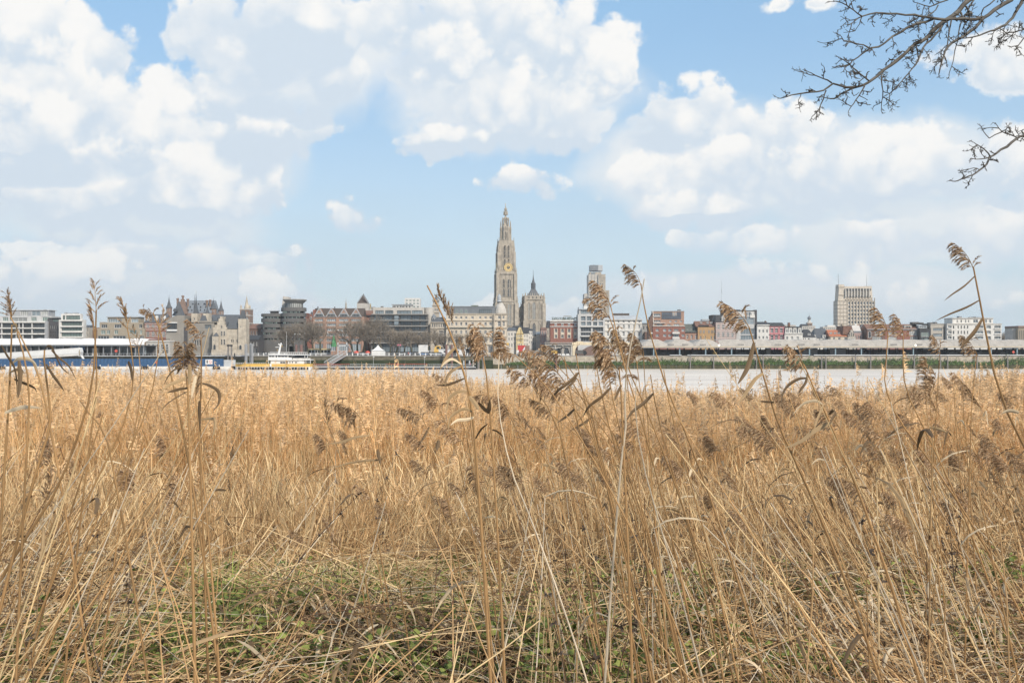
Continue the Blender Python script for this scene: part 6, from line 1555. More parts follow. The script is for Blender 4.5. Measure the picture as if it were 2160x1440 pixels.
def person(c, Y, z, top, legs, label, h=1.72, pose=0):
    """standing figure: one continuous body with head, arms and legs"""
    t = thing('person', label, 'person', (pX(c, Y), Y, z))
    s = h / 1.72
    b = MB()
    def limb(pts, rs): b.tube([(x * s, y * s, zz * s) for x, y, zz in pts], [r * s for r in rs], 8)
    for sx in (-1, 1):
        limb([(.1 * sx, -.08, .02), (.1 * sx, 0, .08), (.1 * sx, .01, .48), (.09 * sx, 0, .86)], [.05, .055, .065, .09])
    limb([(0, 0, .82), (0, 0, .98), (0, .01, 1.2), (0, 0, 1.38), (0, 0, 1.46)], [.14, .15, .165, .17, .08])
    for sx in (-1, 1): limb([(.18 * sx, 0, 1.38), (.23 * sx, .02, 1.1), (.22 * sx, -.08 - .1 * pose, .84)], [.06, .05, .035])
    nb = len(b.f)
    b.lathe(0, 0, [(.055 * s, 1.44 * s), (.075 * s, 1.52 * s), (.095 * s, 1.6 * s), (.085 * s, 1.68 * s), (.02 * s, 1.73 * s)], 8, 1)
    nl = 2 * (3 * 8 + 2)
    for i in range(nl): b.m[i] = 2
    b.build('body', [MT[top], MT['skin'], MT[legs]], t)
    return t

def street():
    Y = 500.0; k = Y / FPX
    # tram
    T = thing('tram', 'white tram with yellow green roof band behind the bare trees', 'tram', (pX(673, 515), 515, QUAY_Z)); w = 23 * 515 / FPX
    MB().box(-w, w, 0, 2.5, .4, 3.3).build('body', MT['vehicle_silver'], T); MB().box(-w, w, -.05, 2.5, 2.75, 3.5).build('roof_band', MT['yellow_render'], T); MB().box(-w, w, -.06, 0, 1.3, 2.7).build('window_band', MT['glass_dark'], T)
    for i in range(7): MB().box(-w + i * 2 * w / 7, -w + i * 2 * w / 7 + .2, -.1, -.05, .5, 2.75).build('door_pillar', MT['vehicle_white'], T)
    # tent
    t = thing('market_tent', 'white peaked market tent on the quay under the bare trees', 'tent', (pX(797.5, Y), Y, QUAY_Z))
    MB().box(-2.8, 2.8, -2.8, 2.8, 0, 2.4).build('walls', MT['tent_white'], t)
    MB().lathe(0, 0, [(4.3, 2.35), (2.4, 3.1), (1.2, 3.9), (.1, 5.2)], 4, ph=math.pi / 4).build('roof', MT['tent_white'], t)
    t = MB().box(-.9, .9, -.6, .6, 0, 2.0).build('electric_cabinet', MT['vehicle_white']); t.location = (pX(812, Y), Y - 6, QUAY_Z); tag(t, 'white cabinet standing beside the market tent', 'cabinet')
    for c, lab in ((754, 'red parasol left of the pair beside the tent' if False else 'red parasol by the gangway portal'), (778, 'red parasol closer to the white tent')):
        t = thing('parasol', lab, 'parasol', (pX(c, Y), Y - 4, QUAY_Z), group='red parasols'); MB().lathe(0, 0, [(.06, 0), (.05, 2.2)], 6).build('pole', MT['grey_steel'], t); MB().lathe(0, 0, [(1.15, 1.0), (1.2, 1.35), (.9, 1.95), (.1, 2.3)], 8).build('canopy', MT['parasol_red'], t)
    # vans, trucks, caravans
    def boxtruck(c, m, label, L=5.2, H=3.3, Yv=None, cab='vehicle_white', name='box_truck', cat='truck'):
        Yv = Yv or Y; t = thing(name, label, cat, (pX(c, Yv), Yv, QUAY_Z))
        MB().box(-L / 2, L / 2, -1.1, 1.1, .8, H).build('cargo_box', MT[m], t)
        MB().prism([(L / 2 + .05, .6), (L / 2 + 1.8, .6), (L / 2 + 1.8, 1.4), (L / 2 + 1.3, 2.3), (L / 2 + .05, 2.4)], -1, 1).build('cab', MT[cab], t)
        MB().prism([(L / 2 + .5, 1.4), (L / 2 + 1.6, 1.4), (L / 2 + 1.25, 2.2), (L / 2 + .5, 2.2)], -1.05, -.98).build('cab_window', MT['glass_dark'], t)
        for x in (-L / 2 + .8, L / 2 + .8):
            MB().prism([(x + .45 * math.cos(a * .7854), .45 + .45 * math.sin(a * .7854)) for a in range(8)], -1.15, -.9).build('wheel', MT['black_rubber'], t)
        return t
    boxtruck(893, 'vehicle_white', 'tall white box truck parked behind the blue car', 4.6, 5.2, 512)
    t = thing('mobile_crane', 'bulky yellow machine cab parked on the quay', 'crane', (pX(925, 512), 512, QUAY_Z))
    MB().prism([(-2.2, 1.6), (2.6, 1.6), (2.4, 2.4), (1.2, 3), (.9, 4.7), (-1.2, 4.7), (-2, 3.4)], -1.2, 1.2).build('body', MT['vehicle_yellow'], t); MB().box(-2.2, 2.6, -1.3, 1.3, .5, 1.6).build('chassis', MT['dark_steel'], t); MB().box(-.9, .6, -1.26, -1.2, 3.2, 4.3).build('cab_window', MT['glass_dark'], t)
    for i, (c, L, lab) in enumerate(((944, 8.5, 'white site caravan with dark door next to the rust red pile'), (973, 10, 'long white site caravan behind the tall leaning reed'), (997, 6.5, 'short white site caravan beside the big fluffy plumes'))):
        t = thing('site_caravan', lab, 'caravan', (pX(c, 498), 498, QUAY_Z))
        MB().box(-L / 2, L / 2, -1.2, 1.2, .5, 2.8).build('body', MT['vehicle_white'], t); MB().box(-L / 2 - .2, L / 2 + .2, -1.3, 1.3, 2.8, 3.2).build('roof', MT['pale_zinc'], t)
        for x in (-.15 * L, .3 * L): MB().box(x - .5, x + .5, -1.24, -1.2, 1.5, 2.3).build('window', MT['glass_dark'], t)
        for x in (-L * .3, L * .3): MB().box(x - .3, x + .3, -1.1, 1.1, 0, .6).build('wheel', MT['black_rubber'], t)
    cars = [(895, 494, 'vehicle_blue', 'blue pick-up parked before the white box truck'), (906, 497, 'vehicle_red', 'dark red car parked next to the blue pick-up'), (914, 494, 'vehicle_silver', 'silver car parked below the yellow machine'), (927, 493, 'vehicle_silver', 'pale blue car at the foot of the yellow machine'),
            (832, 505, 'vehicle_dark', 'dark car parked near the white tent'), (845, 505, 'vehicle_silver', 'silver car parked under the two red signs'), (861, 506, 'vehicle_dark', 'dark car parked before the terraced flats'), (874, 503, 'vehicle_dark', 'black car parked beside the tall box truck'), (765, 504, 'vehicle_silver', 'silver car seen between the red parasols'), (741, 506, 'vehicle_dark', 'dark car by the gangway portal'),
            (1052, 500, 'vehicle_white', 'white car under the brown plume by the hotel corner'), (1101, 492, 'vehicle_silver', 'silver car at the corner near the red kiosk'), (1068, 503, 'vehicle_dark', 'dark car on the street before the white house'), (560, 520, 'vehicle_dark', 'dark car on the street before the office block'), (578, 522, 'vehicle_silver', 'silver car passing the office block')]
    for c, yy, m, lab in cars:
        t = make_car(m, 'parked_car', lab); t.location = (pX(c, yy), yy, QUAY_Z); t.scale = (1.15,) * 3
    # kiosk, excavator, signs
    t = thing('kiosk', 'bright red kiosk container with white arrow panel', 'kiosk', (pX(1104, 496), 496, QUAY_Z))
    MB().box(-2.7, .9, -1.5, 1.5, .4, 4.9).build('body', MT['vehicle_red'], t); MB().box(.95, 3, -1.4, 1.4, .2, 4.8).build('side_wall', MT['old_brick'], t)
    MB().add([(-.5, -1.56, 2), (.75, -1.56, 1.6), (.75, -1.56, 4.4), (.2, -1.56, 3.6), (-.3, -1.56, 2.8)], [(0, 1, 2, 3, 4)]).build('arrow_panel', MT['white_paint'], t)
    t = MB().box(-.6, .6, -.5, .5, 0, 2.6).build('white_cabinet', MT['vehicle_white']); t.location = (pX(1092, 494), 494, QUAY_Z); tag(t, 'tall white cabinet beside the red kiosk', 'cabinet')
    t = thing('street_sign', 'yellow square sign on a pole before the white house', 'sign', (pX(1071, 498), 498, QUAY_Z)); MB().lathe(0, 0, [(.07, 0), (.07, 5)], 6).build('pole', MT['grey_steel'], t); MB().box(-.5, .5, -.1, 0, 5, 6.1).build('panel', MT['vehicle_yellow'], t)
    E = thing('excavator', 'yellow and black excavator working before the stone arcade', 'excavator', (pX(1170, 497), 497, QUAY_Z))
    MB().box(-2.2, 1.5, -1.4, 1.4, .1, .8).build('tracks', MT['dark_steel'], E); MB().prism([(-1.7, .9), (1.2, .9), (1.2, 2.2), (.2, 2.4), (-1.7, 2.1)], -1.2, 1.2).build('body', MT['vehicle_yellow'], E); MB().prism([(.1, 2.3), (1.3, 2.1), (1.2, 3.2), (.2, 3.2)], -1, .2).build('cab', MT['glass_dark'], E)
    MB().tube([(1.0, 0, 1.8), (3.8, 0, 3.9), (6.4, 0, 3.4)], [.35, .35, .28], 6).build('boom', MT['dark_steel'], E); MB().tube([(6.3, 0, 3.5), (7, 0, 1.2)], [.28, .2], 6).build('stick', MT['dark_steel'], E); MB().prism([(6.2, .2), (7.4, .3), (7.3, 1.3), (6.7, 1.2)], -.5, .5).build('bucket', MT['dark_steel'], E)
    o = MB().lathe(0, 0, [(9, 0), (6, 2.2), (2.5, 4.2), (.3, 5)], 11, sy=.6).build('soil_heap', MT['brown_brick']); o.location = (pX(1250, 505), 505, QUAY_Z); tag(o, 'brown heap of soil behind the cream steel portal', 'heap')
    t = boxtruck(1222, 'dark_concrete', 'dark tipper truck loading beside the soil heap', 3.6, 2.6, 498, 'vehicle_dark', 'tipper_truck')
    t = thing('site_barrier', 'rows of white barrier blocks under the excavator', 'barrier', (pX(1185, 488), 488, QUAY_Z))
    for i in range(4): MB().prism([(-4 + i * 2, 0), (-2.3 + i * 2, 0), (-2.5 + i * 2, .9), (-3.8 + i * 2, .9)], 0, .5).build('block', MT['vehicle_white'], t)
    # green christmas-tree shaped kiosk canopy among the trees, globe street lamps
    t = thing('green_canopy', 'pointed green fabric canopy between the bare trees', 'canopy', (pX(704, 510), 510, QUAY_Z)); MB().lathe(0, 0, [(1.5, 4.3), (1.2, 6.2), (.5, 8.6), (.1, 10)], 6).build('cloth', MT['vehicle_green'], t); MB().lathe(0, 0, [(.12, 0), (.1, 4.5)], 6).build('pole', MT['grey_steel'], t)
    for i, (c, h) in enumerate(((622, 10.5), (627.5, 10.5), (631, 10.5), (643, 11), (665, 10.5), (690, 11.2), (713, 12.5), (721, 12.2))):
        t = thing('street_lamp', own_label('white globe street lamp in line with the ' + mark(c), 'other white globe street lamp in line with the ' + mark(c), 'third white globe street lamp by the ' + mark(c)), 'lamp', (pX(c, 512), 512 + i % 3, QUAY_Z), group='globe lamps among the trees'); MB().lathe(0, 0, [(.1, 0), (.07, h - .5)], 6).build('pole', MT['grey_steel'], t); MB().lathe(0, 0, [(.1, h - .5), (.42, h), (.1, h + .5)], 8).build('globe', MT['lamp_white'], t)
    t = thing('red_sign', 'pair of pinkish red round signs above the parked cars', 'sign', (pX(842, 504), 504, QUAY_Z)); MB().lathe(0, 0, [(.08, 0), (.08, 5)], 6).build('pole', MT['grey_steel'], t)
    for x in (-.55, .55): MB().prism([(x + .42 * math.cos(a * .7854), 5.1 + .42 * math.sin(a * .7854)) for a in range(8)], -.1, 0).build('disc', MT['cloth_pink'], t)
    Yp = 468; zp = pZ(773, Yp)
    person(992, Yp - 1, zp, 'cloth_pink', 'cloth_dark', 'person in a pink jacket standing on the landing stage'); person(987, Yp - .5, zp, 'cloth_dark', 'cloth_dark', 'person in dark clothes beside the one in pink'); person(1002, Yp, zp, 'beige_render', 'cloth_dark', 'person in a pale coat at the end of the landing stage')
    for c, top, lab in ((861.5, 'parasol_red', 'person in an orange jacket at the quay railing'), (866, 'vehicle_blue', 'person in blue leaning by the quay railing'), (626, 'beige_render', 'person walking behind the ferry along the railing') , (561, 'vehicle_white', 'person in white on the quay between piles and ferry')):
        person(c, 486, QUAY_Z, top, 'cloth_dark', lab)

def bare_tree_mesh(rnd, h, spread, name):
    """winter plane tree: forking limbs that end in dense fine twigs"""
    trunk, crown = MB(), MB()
    def branch(p, d, L, r, lv):
        n = 3; pts = [p]; dd = d.copy()
        for i in range(n):
            dd = (dd + Vector((rnd.uniform(-1, 1), rnd.uniform(-1, 1), rnd.uniform(-.3, .6))) * .22).normalized()
            pts.append(pts[-1] + dd * (L / n))
        rr = [r * (1 - .45 * i / n) for i in range(n + 1)]
        if lv < 2: (trunk if lv == 0 else crown).tube(pts, rr, 5 if lv == 0 else 4, cap=False)
        else:
            s = Vector((rnd.uniform(-1, 1), .6 * rnd.uniform(-1, 1), rnd.uniform(-.5, .5)))
            vs, fs = [], []
            for i, q in enumerate(pts):
                w = s.normalized() * max(rr[i] * 1.1, .036); vs += [q - w, q + w]
            for i in range(n): fs.append((2 * i, 2 * i + 1, 2 * i + 3, 2 * i + 2))
            crown.add(vs, fs)
        if lv < 5:
            kids = (6, 5, 4, 4, 3)[lv]
            for i in range(kids):
                t = .45 + .55 * (i + rnd.random()) / kids
                q = pts[0].lerp(pts[-1], t) if lv else pts[-1] - dd * (1 - t) * L * .4
                a = rnd.uniform(0, 2 * math.pi); tilt = rnd.uniform(.45, 1.0) * spread
                ax = dd.orthogonal().normalized(); ax.rotate(Matrix.Rotation(a, 3, dd))
                nd = (dd * math.cos(tilt) + ax * math.sin(tilt)); nd.z += .12; nd.normalize()
                branch(q, nd, L * rnd.uniform(.60, .82), r * .52, lv + 1)
    branch(Vector((0, 0, 0)), Vector((0, 0, 1)), h * .36, h * .032, 0)
    return trunk.mesh(name + '_trunk', [MT['mossy_bark']], True), crown.mesh(name + '_crown', [MT['bare_twig']])

def quay_trees():
    rnd = random.Random(21)
    kinds = [bare_tree_mesh(rnd, 17, 1.0, 'tree%d' % i) for i in range(4)]
    spots = [(604, 525, .78), (620, 527, .85), (650, 512, 1.0), (677, 511, 1.02), (662, 530, .9), (742, 514, .95), (765, 512, .95), (753, 531, .95), (788, 516, .98), (803, 508, .85), (836, 512, .92), (822, 530, .9), (852, 515, .8), (868, 509, .85), (886, 525, .8), (905, 512, .85), (918, 522, .8), (958, 520, .8), (935, 526, .75), (985, 528, .75), (1012, 527, .7)]
    for i, (c, Y, s) in enumerate(spots):
        tr, cr = kinds[i % 4]
        t = thing('bare_tree', own_label('bare winter plane tree of the quay row in line with the ' + mark(c), 'second bare plane tree in line with the ' + mark(c), 'third bare plane tree in line with the ' + mark(c), 'fourth bare plane tree in line with the ' + mark(c)), 'tree', (pX(c, Y), Y, QUAY_Z), rnd.uniform(0, 6.3), 'bare plane trees along the quay')
        s *= 1.2 if c < 812 else .98; t.scale = (s * 1.15, s, s * rnd.uniform(.95, 1.08))
        link(bpy.data.objects.new('trunk', tr), t); link(bpy.data.objects.new('crown', cr), t)
    # far trees by the tan warehouse
    for i, (c, Y, s) in enumerate(((2118, 640, .95), (2130, 650, 1.0), (2140, 645, .9))):
        tr, cr = kinds[i]
        t = thing('bare_tree', ['bare tree against the white flats, at the edge of the clump', 'tallest bare tree in the clump by the tan warehouse', 'bare tree touching the tan warehouse'][i], 'tree', (pX(c, Y), Y, QUAY_Z), i, 'bare trees by the warehouse'); t.scale = (s * 1.2, s, s * .92)
        link(bpy.data.objects.new('trunk', tr), t); link(bpy.data.objects.new('crown', cr), t)

sheds(); left_terminal(); piles(); ferry(); landing_stage(); street(); quay_trees()

# ================================================================ reed bed
def straw_mat(name, rgb, rand=.18, trans=.3, rough=.6, scale=6.0, var=.25):
    """dry reed: thin, a little light comes through"""
    m = material(name, rgb, rough=rough, var=var, scale=scale, rand=rand, spec=.25)
    nt = m.node_tree; N, L = nt.nodes, nt.links
    p = N['Principled BSDF']; out = N['Material Output']
    tr = N.new('ShaderNodeBsdfTranslucent'); mx = N.new('ShaderNodeMixShader'); mx.inputs[0].default_value = trans
    src = p.inputs['Base Color'].links[0].from_socket
    L.new(src, tr.inputs[0]); L.new(p.outputs[0], mx.inputs[1]); L.new(tr.outputs[0], mx.inputs[2]); L.new(mx.outputs[0], out.inputs[0])
    return m

ST_LIGHT = straw_mat('straw_light', (.86, .63, .36)); ST = straw_mat('straw', (.78, .50, .24)); ST_DARK = straw_mat('straw_dark', (.44, .27, .125))
ST_PALE = straw_mat('straw_bleached', (.70, .60, .46)); LEAF_DRY = straw_mat('reed_leaf', (.38, .265, .145)); LEAF_BROWN = straw_mat('reed_leaf_brown', (.15, .10, .055)); LEAF_CREAM = straw_mat('reed_leaf_cream', (.66, .53, .36))  # brown leaf tone darkened to hold the shade on near leaves
PLUME = straw_mat('plume_brown', (.35, .225, .135), rand=.2, trans=.4, scale=30, var=.4); PLUME_PALE = straw_mat('plume_pale', (.62, .455, .29), rand=.15, trans=.3, scale=30, var=.35); PLUME_TAN = straw_mat('plume_tan', (.80, .56, .32), rand=.15, trans=.3)
GREEN = straw_mat('herb_green', (.15, .195, .055), rand=.4, trans=.3, scale=12); GREEN_LIGHT = straw_mat('herb_lime', (.33, .37, .10), rand=.3, trans=.35, scale=12); TWIG_DARK = straw_mat('dead_stalk', (.075, .055, .042), trans=0)

NEAR_LIGHT = straw_mat('old_straw_light', (.86, .625, .36)); NEAR = straw_mat('old_straw', (.60, .395, .20)); NEAR_DARK = straw_mat('old_straw_dark', (.19, .108, .06))
rnd = random.Random(40)
U = rnd.uniform

def curve_pts(p, d, L, n, bend, jit=0.0):
    """points of a stem that starts at p along d and bends steadily towards bend"""
    pts = [Vector(p)]; d = Vector(d).normalized()
    for i in range(n):
        d = (d + Vector(bend) / n + Vector((U(-jit, jit), U(-jit, jit), U(-jit, jit)))).normalized()
        pts.append(pts[-1] + d * (L / n))
    return pts

def add_leaf(b, p, d, L, w, m, droop=1.0, n=5, side=None):
    pts = curve_pts(p, d, L, n, (0, 0, -droop), .05)
    ws = [w * (.5, 1.0, .95, .75, .45, .04)[min(5, int(i * 5 / n))] for i in range(n + 1)]
    s = side or Vector((-d[1], d[0], U(-.3, .3)))
    if s.length < .05: s = Vector((1, 0, 0))
    b.ribbon(pts, ws, s, m, fold=U(.1, .7))

def add_plume_simple(b, p, d, L, m, n=14, lean=-1):
    """feathery head of a reed seen from afar"""
    d = Vector(d).normalized()
    for i in range(n):
        t = i / n
        q = Vector(p) + d * (L * t)
        o = Vector((lean * U(.1, .75) + U(-.25, .25), U(-.4, .4), U(.1, .8))).normalized()
        l = L * U(.22, .45) * (1.15 - t); w = Vector((-o.z, U(-.5, .5), o.x)).normalized() * U(.004, .009) * (L / .2)
        b.add([q, q + o * l * .5 + w, q + o * l + Vector((lean * .02, 0, -.02)), q + o * l * .5 - w], [(0, 1, 2, 3)], m)

# ---------------------------------------------------------------- scattering with real instances (uncountable stuff only)
def scatter(name, label, cat, variants, pts):
    """pts: list of (x, y, z, rx, ry, rz, scale, variant)"""
    c = bpy.data.collections.new(name + '_kinds')
    for i, me in enumerate(variants):
        c.objects.link(bpy.data.objects.new('%s_%02d' % (name, i), me))
    me = bpy.data.meshes.new(name); me.from_pydata([p[:3] for p in pts], [], [])
    a = me.attributes.new('turn', 'FLOAT_VECTOR', 'POINT'); a.data.foreach_set('vector', [v for p in pts for v in p[3:6]])
    a = me.attributes.new('size', 'FLOAT', 'POINT'); a.data.foreach_set('value', [p[6] for p in pts])
    a = me.attributes.new('kind_index', 'INT', 'POINT'); a.data.foreach_set('value', [p[7] for p in pts])
    o = link(bpy.data.objects.new(name, me))
    g = bpy.data.node_groups.new(name, 'GeometryNodeTree')
    g.interface.new_socket('Geometry', in_out='INPUT', socket_type='NodeSocketGeometry'); g.interface.new_socket('Geometry', in_out='OUTPUT', socket_type='NodeSocketGeometry')
    N, L = g.nodes, g.links
    i_, o_ = N.new('NodeGroupInput'), N.new('NodeGroupOutput')
    iop = N.new('GeometryNodeInstanceOnPoints'); ci = N.new('GeometryNodeCollectionInfo')
    ci.inputs['Collection'].default_value = c; ci.inputs['Separate Children'].default_value = True; ci.inputs['Reset Children'].default_value = True
    def attr(nm, ty):
        n = N.new('GeometryNodeInputNamedAttribute'); n.data_type = ty; n.inputs['Name'].default_value = nm; return n.outputs['Attribute']
    er = N.new('FunctionNodeEulerToRotation')
    L.new(attr('turn', 'FLOAT_VECTOR'), er.inputs[0]); L.new(er.outputs[0], iop.inputs['Rotation'])
    L.new(attr('size', 'FLOAT'), iop.inputs['Scale']); L.new(attr('kind_index', 'INT'), iop.inputs['Instance Index'])
    iop.inputs['Pick Instance'].default_value = True
    L.new(i_.outputs[0], iop.inputs['Points']); L.new(ci.outputs[0], iop.inputs['Instance']); L.new(iop.outputs[0], o_.inputs[0])
    md = o.modifiers.new('scatter', 'NODES'); md.node_group = g
    return tag(o, label, cat, kind='stuff')

# ---------------------------------------------------------------- the standing bed
def reed_clump(n, h, leafy=1.5, plume=.5, lean=-.06, spread=.33, rs=1.0, near=False):
    b = MB()
    for i in range(n):
        x, y = U(-spread, spread), U(-spread, spread)
        H = h * U(.78, 1.12)
        d = (lean + rnd.gauss(0, .10), rnd.gauss(0, .10), 1)
        pts = curve_pts((x, y, 0), d, H, 4, (lean * 1.5 + rnd.gauss(0, .12), rnd.gauss(0, .1), 0))
        m = rnd.choices((0, 1, 2), (.32, .53, .15))[0]
        r = U(.0020, .0036) * rs
        b.tube(pts, [r, r, r * .9, r * .7, r * .4], 3, m, cap=False)
        for k in range(int(leafy + U(0, 1.5))):
            t = U(.25, .97); j = min(3, int(t * 4)); q = pts[j].lerp(pts[j + 1], t * 4 - j)
            a = U(0, 6.28); e = U(1.0, 4.0)
            add_leaf(b, q, (math.cos(a), math.sin(a), e), U(.16, .38), U(.005, .011), rnd.choices((0, 1, 2, 3), (.38, .46, .06, .10))[0], U(.1, 1.1), 3)
        if U(0, 1) < plume:
            add_plume_simple(b, pts[-1] - Vector((0, 0, .02)), (pts[-1] - pts[-2]), U(.13, .24), rnd.choice((4, 4, 5)))
    return b.mesh('reed_clump', [NEAR_LIGHT if near else ST_LIGHT, NEAR if near else ST, NEAR_DARK if near else ST_DARK, LEAF_DRY, PLUME_TAN, PLUME_PALE])

def reed_field():
    tall = [reed_clump(52, 2.0, plume=.6) for i in range(10)]
    low = [reed_clump(46, 1.1, 3.0, .06, lean=U(-.3, .3), rs=.72, near=True) for i in range(6)]
    pts = []
    y = 7.4
    while y < 35.5:
        step = .43 if y < 14 else .5
        half = .5 * y * 1.06 + 6
        x = -half
        while x < half:
            px_, py_ = x + U(-.22, .22), y + U(-.22, .22)
            edge = 34.5 + 1.2 * math.sin(px_ * .5) + U(-.6, .6)
            if 0 < px_ < 14: edge -= 3.0 * min(1, px_ / 3)
            if py_ < edge:
                z = ground_z(px_, py_) - .03
                s = U(.9, 1.08)
                near = min(1.0, max(0.0, (py_ - 7.4) / 5.5))
                if near < .5 or (near < 1 and U(0, 1) > near):
                    pts.append((px_, py_, z, U(-.22, .22), U(-.30, .22), U(0, 6.28), s * (.72 + .7 * near), 10 + rnd.randrange(6)))
                else:
                    pts.append((px_, py_, z, U(-.06, .06), U(-.08, .06), U(0, 6.28), s * (.80 + .2 * near), rnd.randrange(10)))
            x += step
        y += step
    # the kinds are ordered by name, so tall ones come first
    scatter('reed_bed', 'dense bed of dry golden reeds filling the bank down to the river', 'reeds', tall + low, pts)
    # wild reed beyond the frame edges, coarser
reed_field()

# ---------------------------------------------------------------- trampled straw, fallen leaves, herbs
def straw_tile(n, leaves, spread=.42, up=.35):
    b = MB()
    for i in range(n):
        a = U(0, 6.28); L = U(.12, .65); e = abs(rnd.gauss(0, .34))
        p = Vector((U(-spread, spread), U(-spread, spread), abs(rnd.gauss(0, .13)) * up / .35 + .01))
        pts = curve_pts(p - Vector((math.cos(a), math.sin(a), 0)) * L * .5, (math.cos(a), math.sin(a), e), L, 2, (0, 0, -.25 + U(-.3, .3)), .08)
        r = U(.0009, .0024); m = rnd.choices((0, 1, 2, 3), (.30, .34, .28, .08))[0]
        b.tube(pts, [r, r, r * .8], 3, m, cap=False)
    for i in range(leaves):
        a = U(0, 6.28); p = (U(-spread, spread), U(-spread, spread), abs(rnd.gauss(0, .12)) + .02)
        add_leaf(b, p, (math.cos(a), math.sin(a), U(-.1, .9)), U(.06, .22), U(.006, .018), rnd.choices((1, 4, 5, 6), (.18, .44, .26, .12))[0], U(.3, 2.4), 4)
    return b.mesh('straw_tile', [NEAR_LIGHT, NEAR, NEAR_DARK, ST_PALE, LEAF_DRY, LEAF_BROWN, LEAF_CREAM])

def herb(n, h, s0, mats, tight=1.0):
    b = MB()
    for k in range(n):
        d = (U(-.6, .6) * tight, U(-.6, .6) * tight, 1)
        pts = curve_pts((U(-.05, .05), U(-.05, .05), 0), d, h * U(.6, 1.1), 4, (U(-.5, .5), U(-.5, .5), -.2))
        b.tube(pts, [.0022, .002, .0016, .0012, .0008], 3, 2, cap=False)
        for j in range(1, 5):
            for sgn in (-1, 1):
                a = U(0, 6.28); o = Vector((math.cos(a), math.sin(a), U(-.25, .5))).normalized()
                l = s0 * U(.6, 1.2); w = o.orthogonal().normalized(); w.rotate(Matrix.Rotation(U(-.5, .5), 3, o)); w = w * l * .36
                q = pts[j]; c = q + o * l * .45 + Vector((0, 0, l * .10))
                t = q + o * l - Vector((0, 0, l * .2))
                m = rnd.choices((0, 1), (.62, .38))[0]
                b.add([q, q + o * l * .25 + w * .8, q + o * l * .6 + w, t, q + o * l * .6 - w, q + o * l * .25 - w * .8, c], [(0, 1, 6), (1, 2, 6), (2, 3, 6), (3, 4, 6), (4, 5, 6), (5, 0, 6)], m)
    return b.mesh('herb', [*mats, TWIG_DARK])

def grass_tuft(n, h):
    b = MB()
    for i in range(n):
        a = U(0, 6.28)
        add_leaf(b, (U(-.09, .09), U(-.09, .09), 0), (math.cos(a) * .7, math.sin(a) * .7, 1.1), h * U(.5, 1.2), U(.003, .006), rnd.randrange(3), U(.8, 2.2), 4)
    return b.mesh('grass_tuft', [GREEN_LIGHT, GREEN, ST_LIGHT])

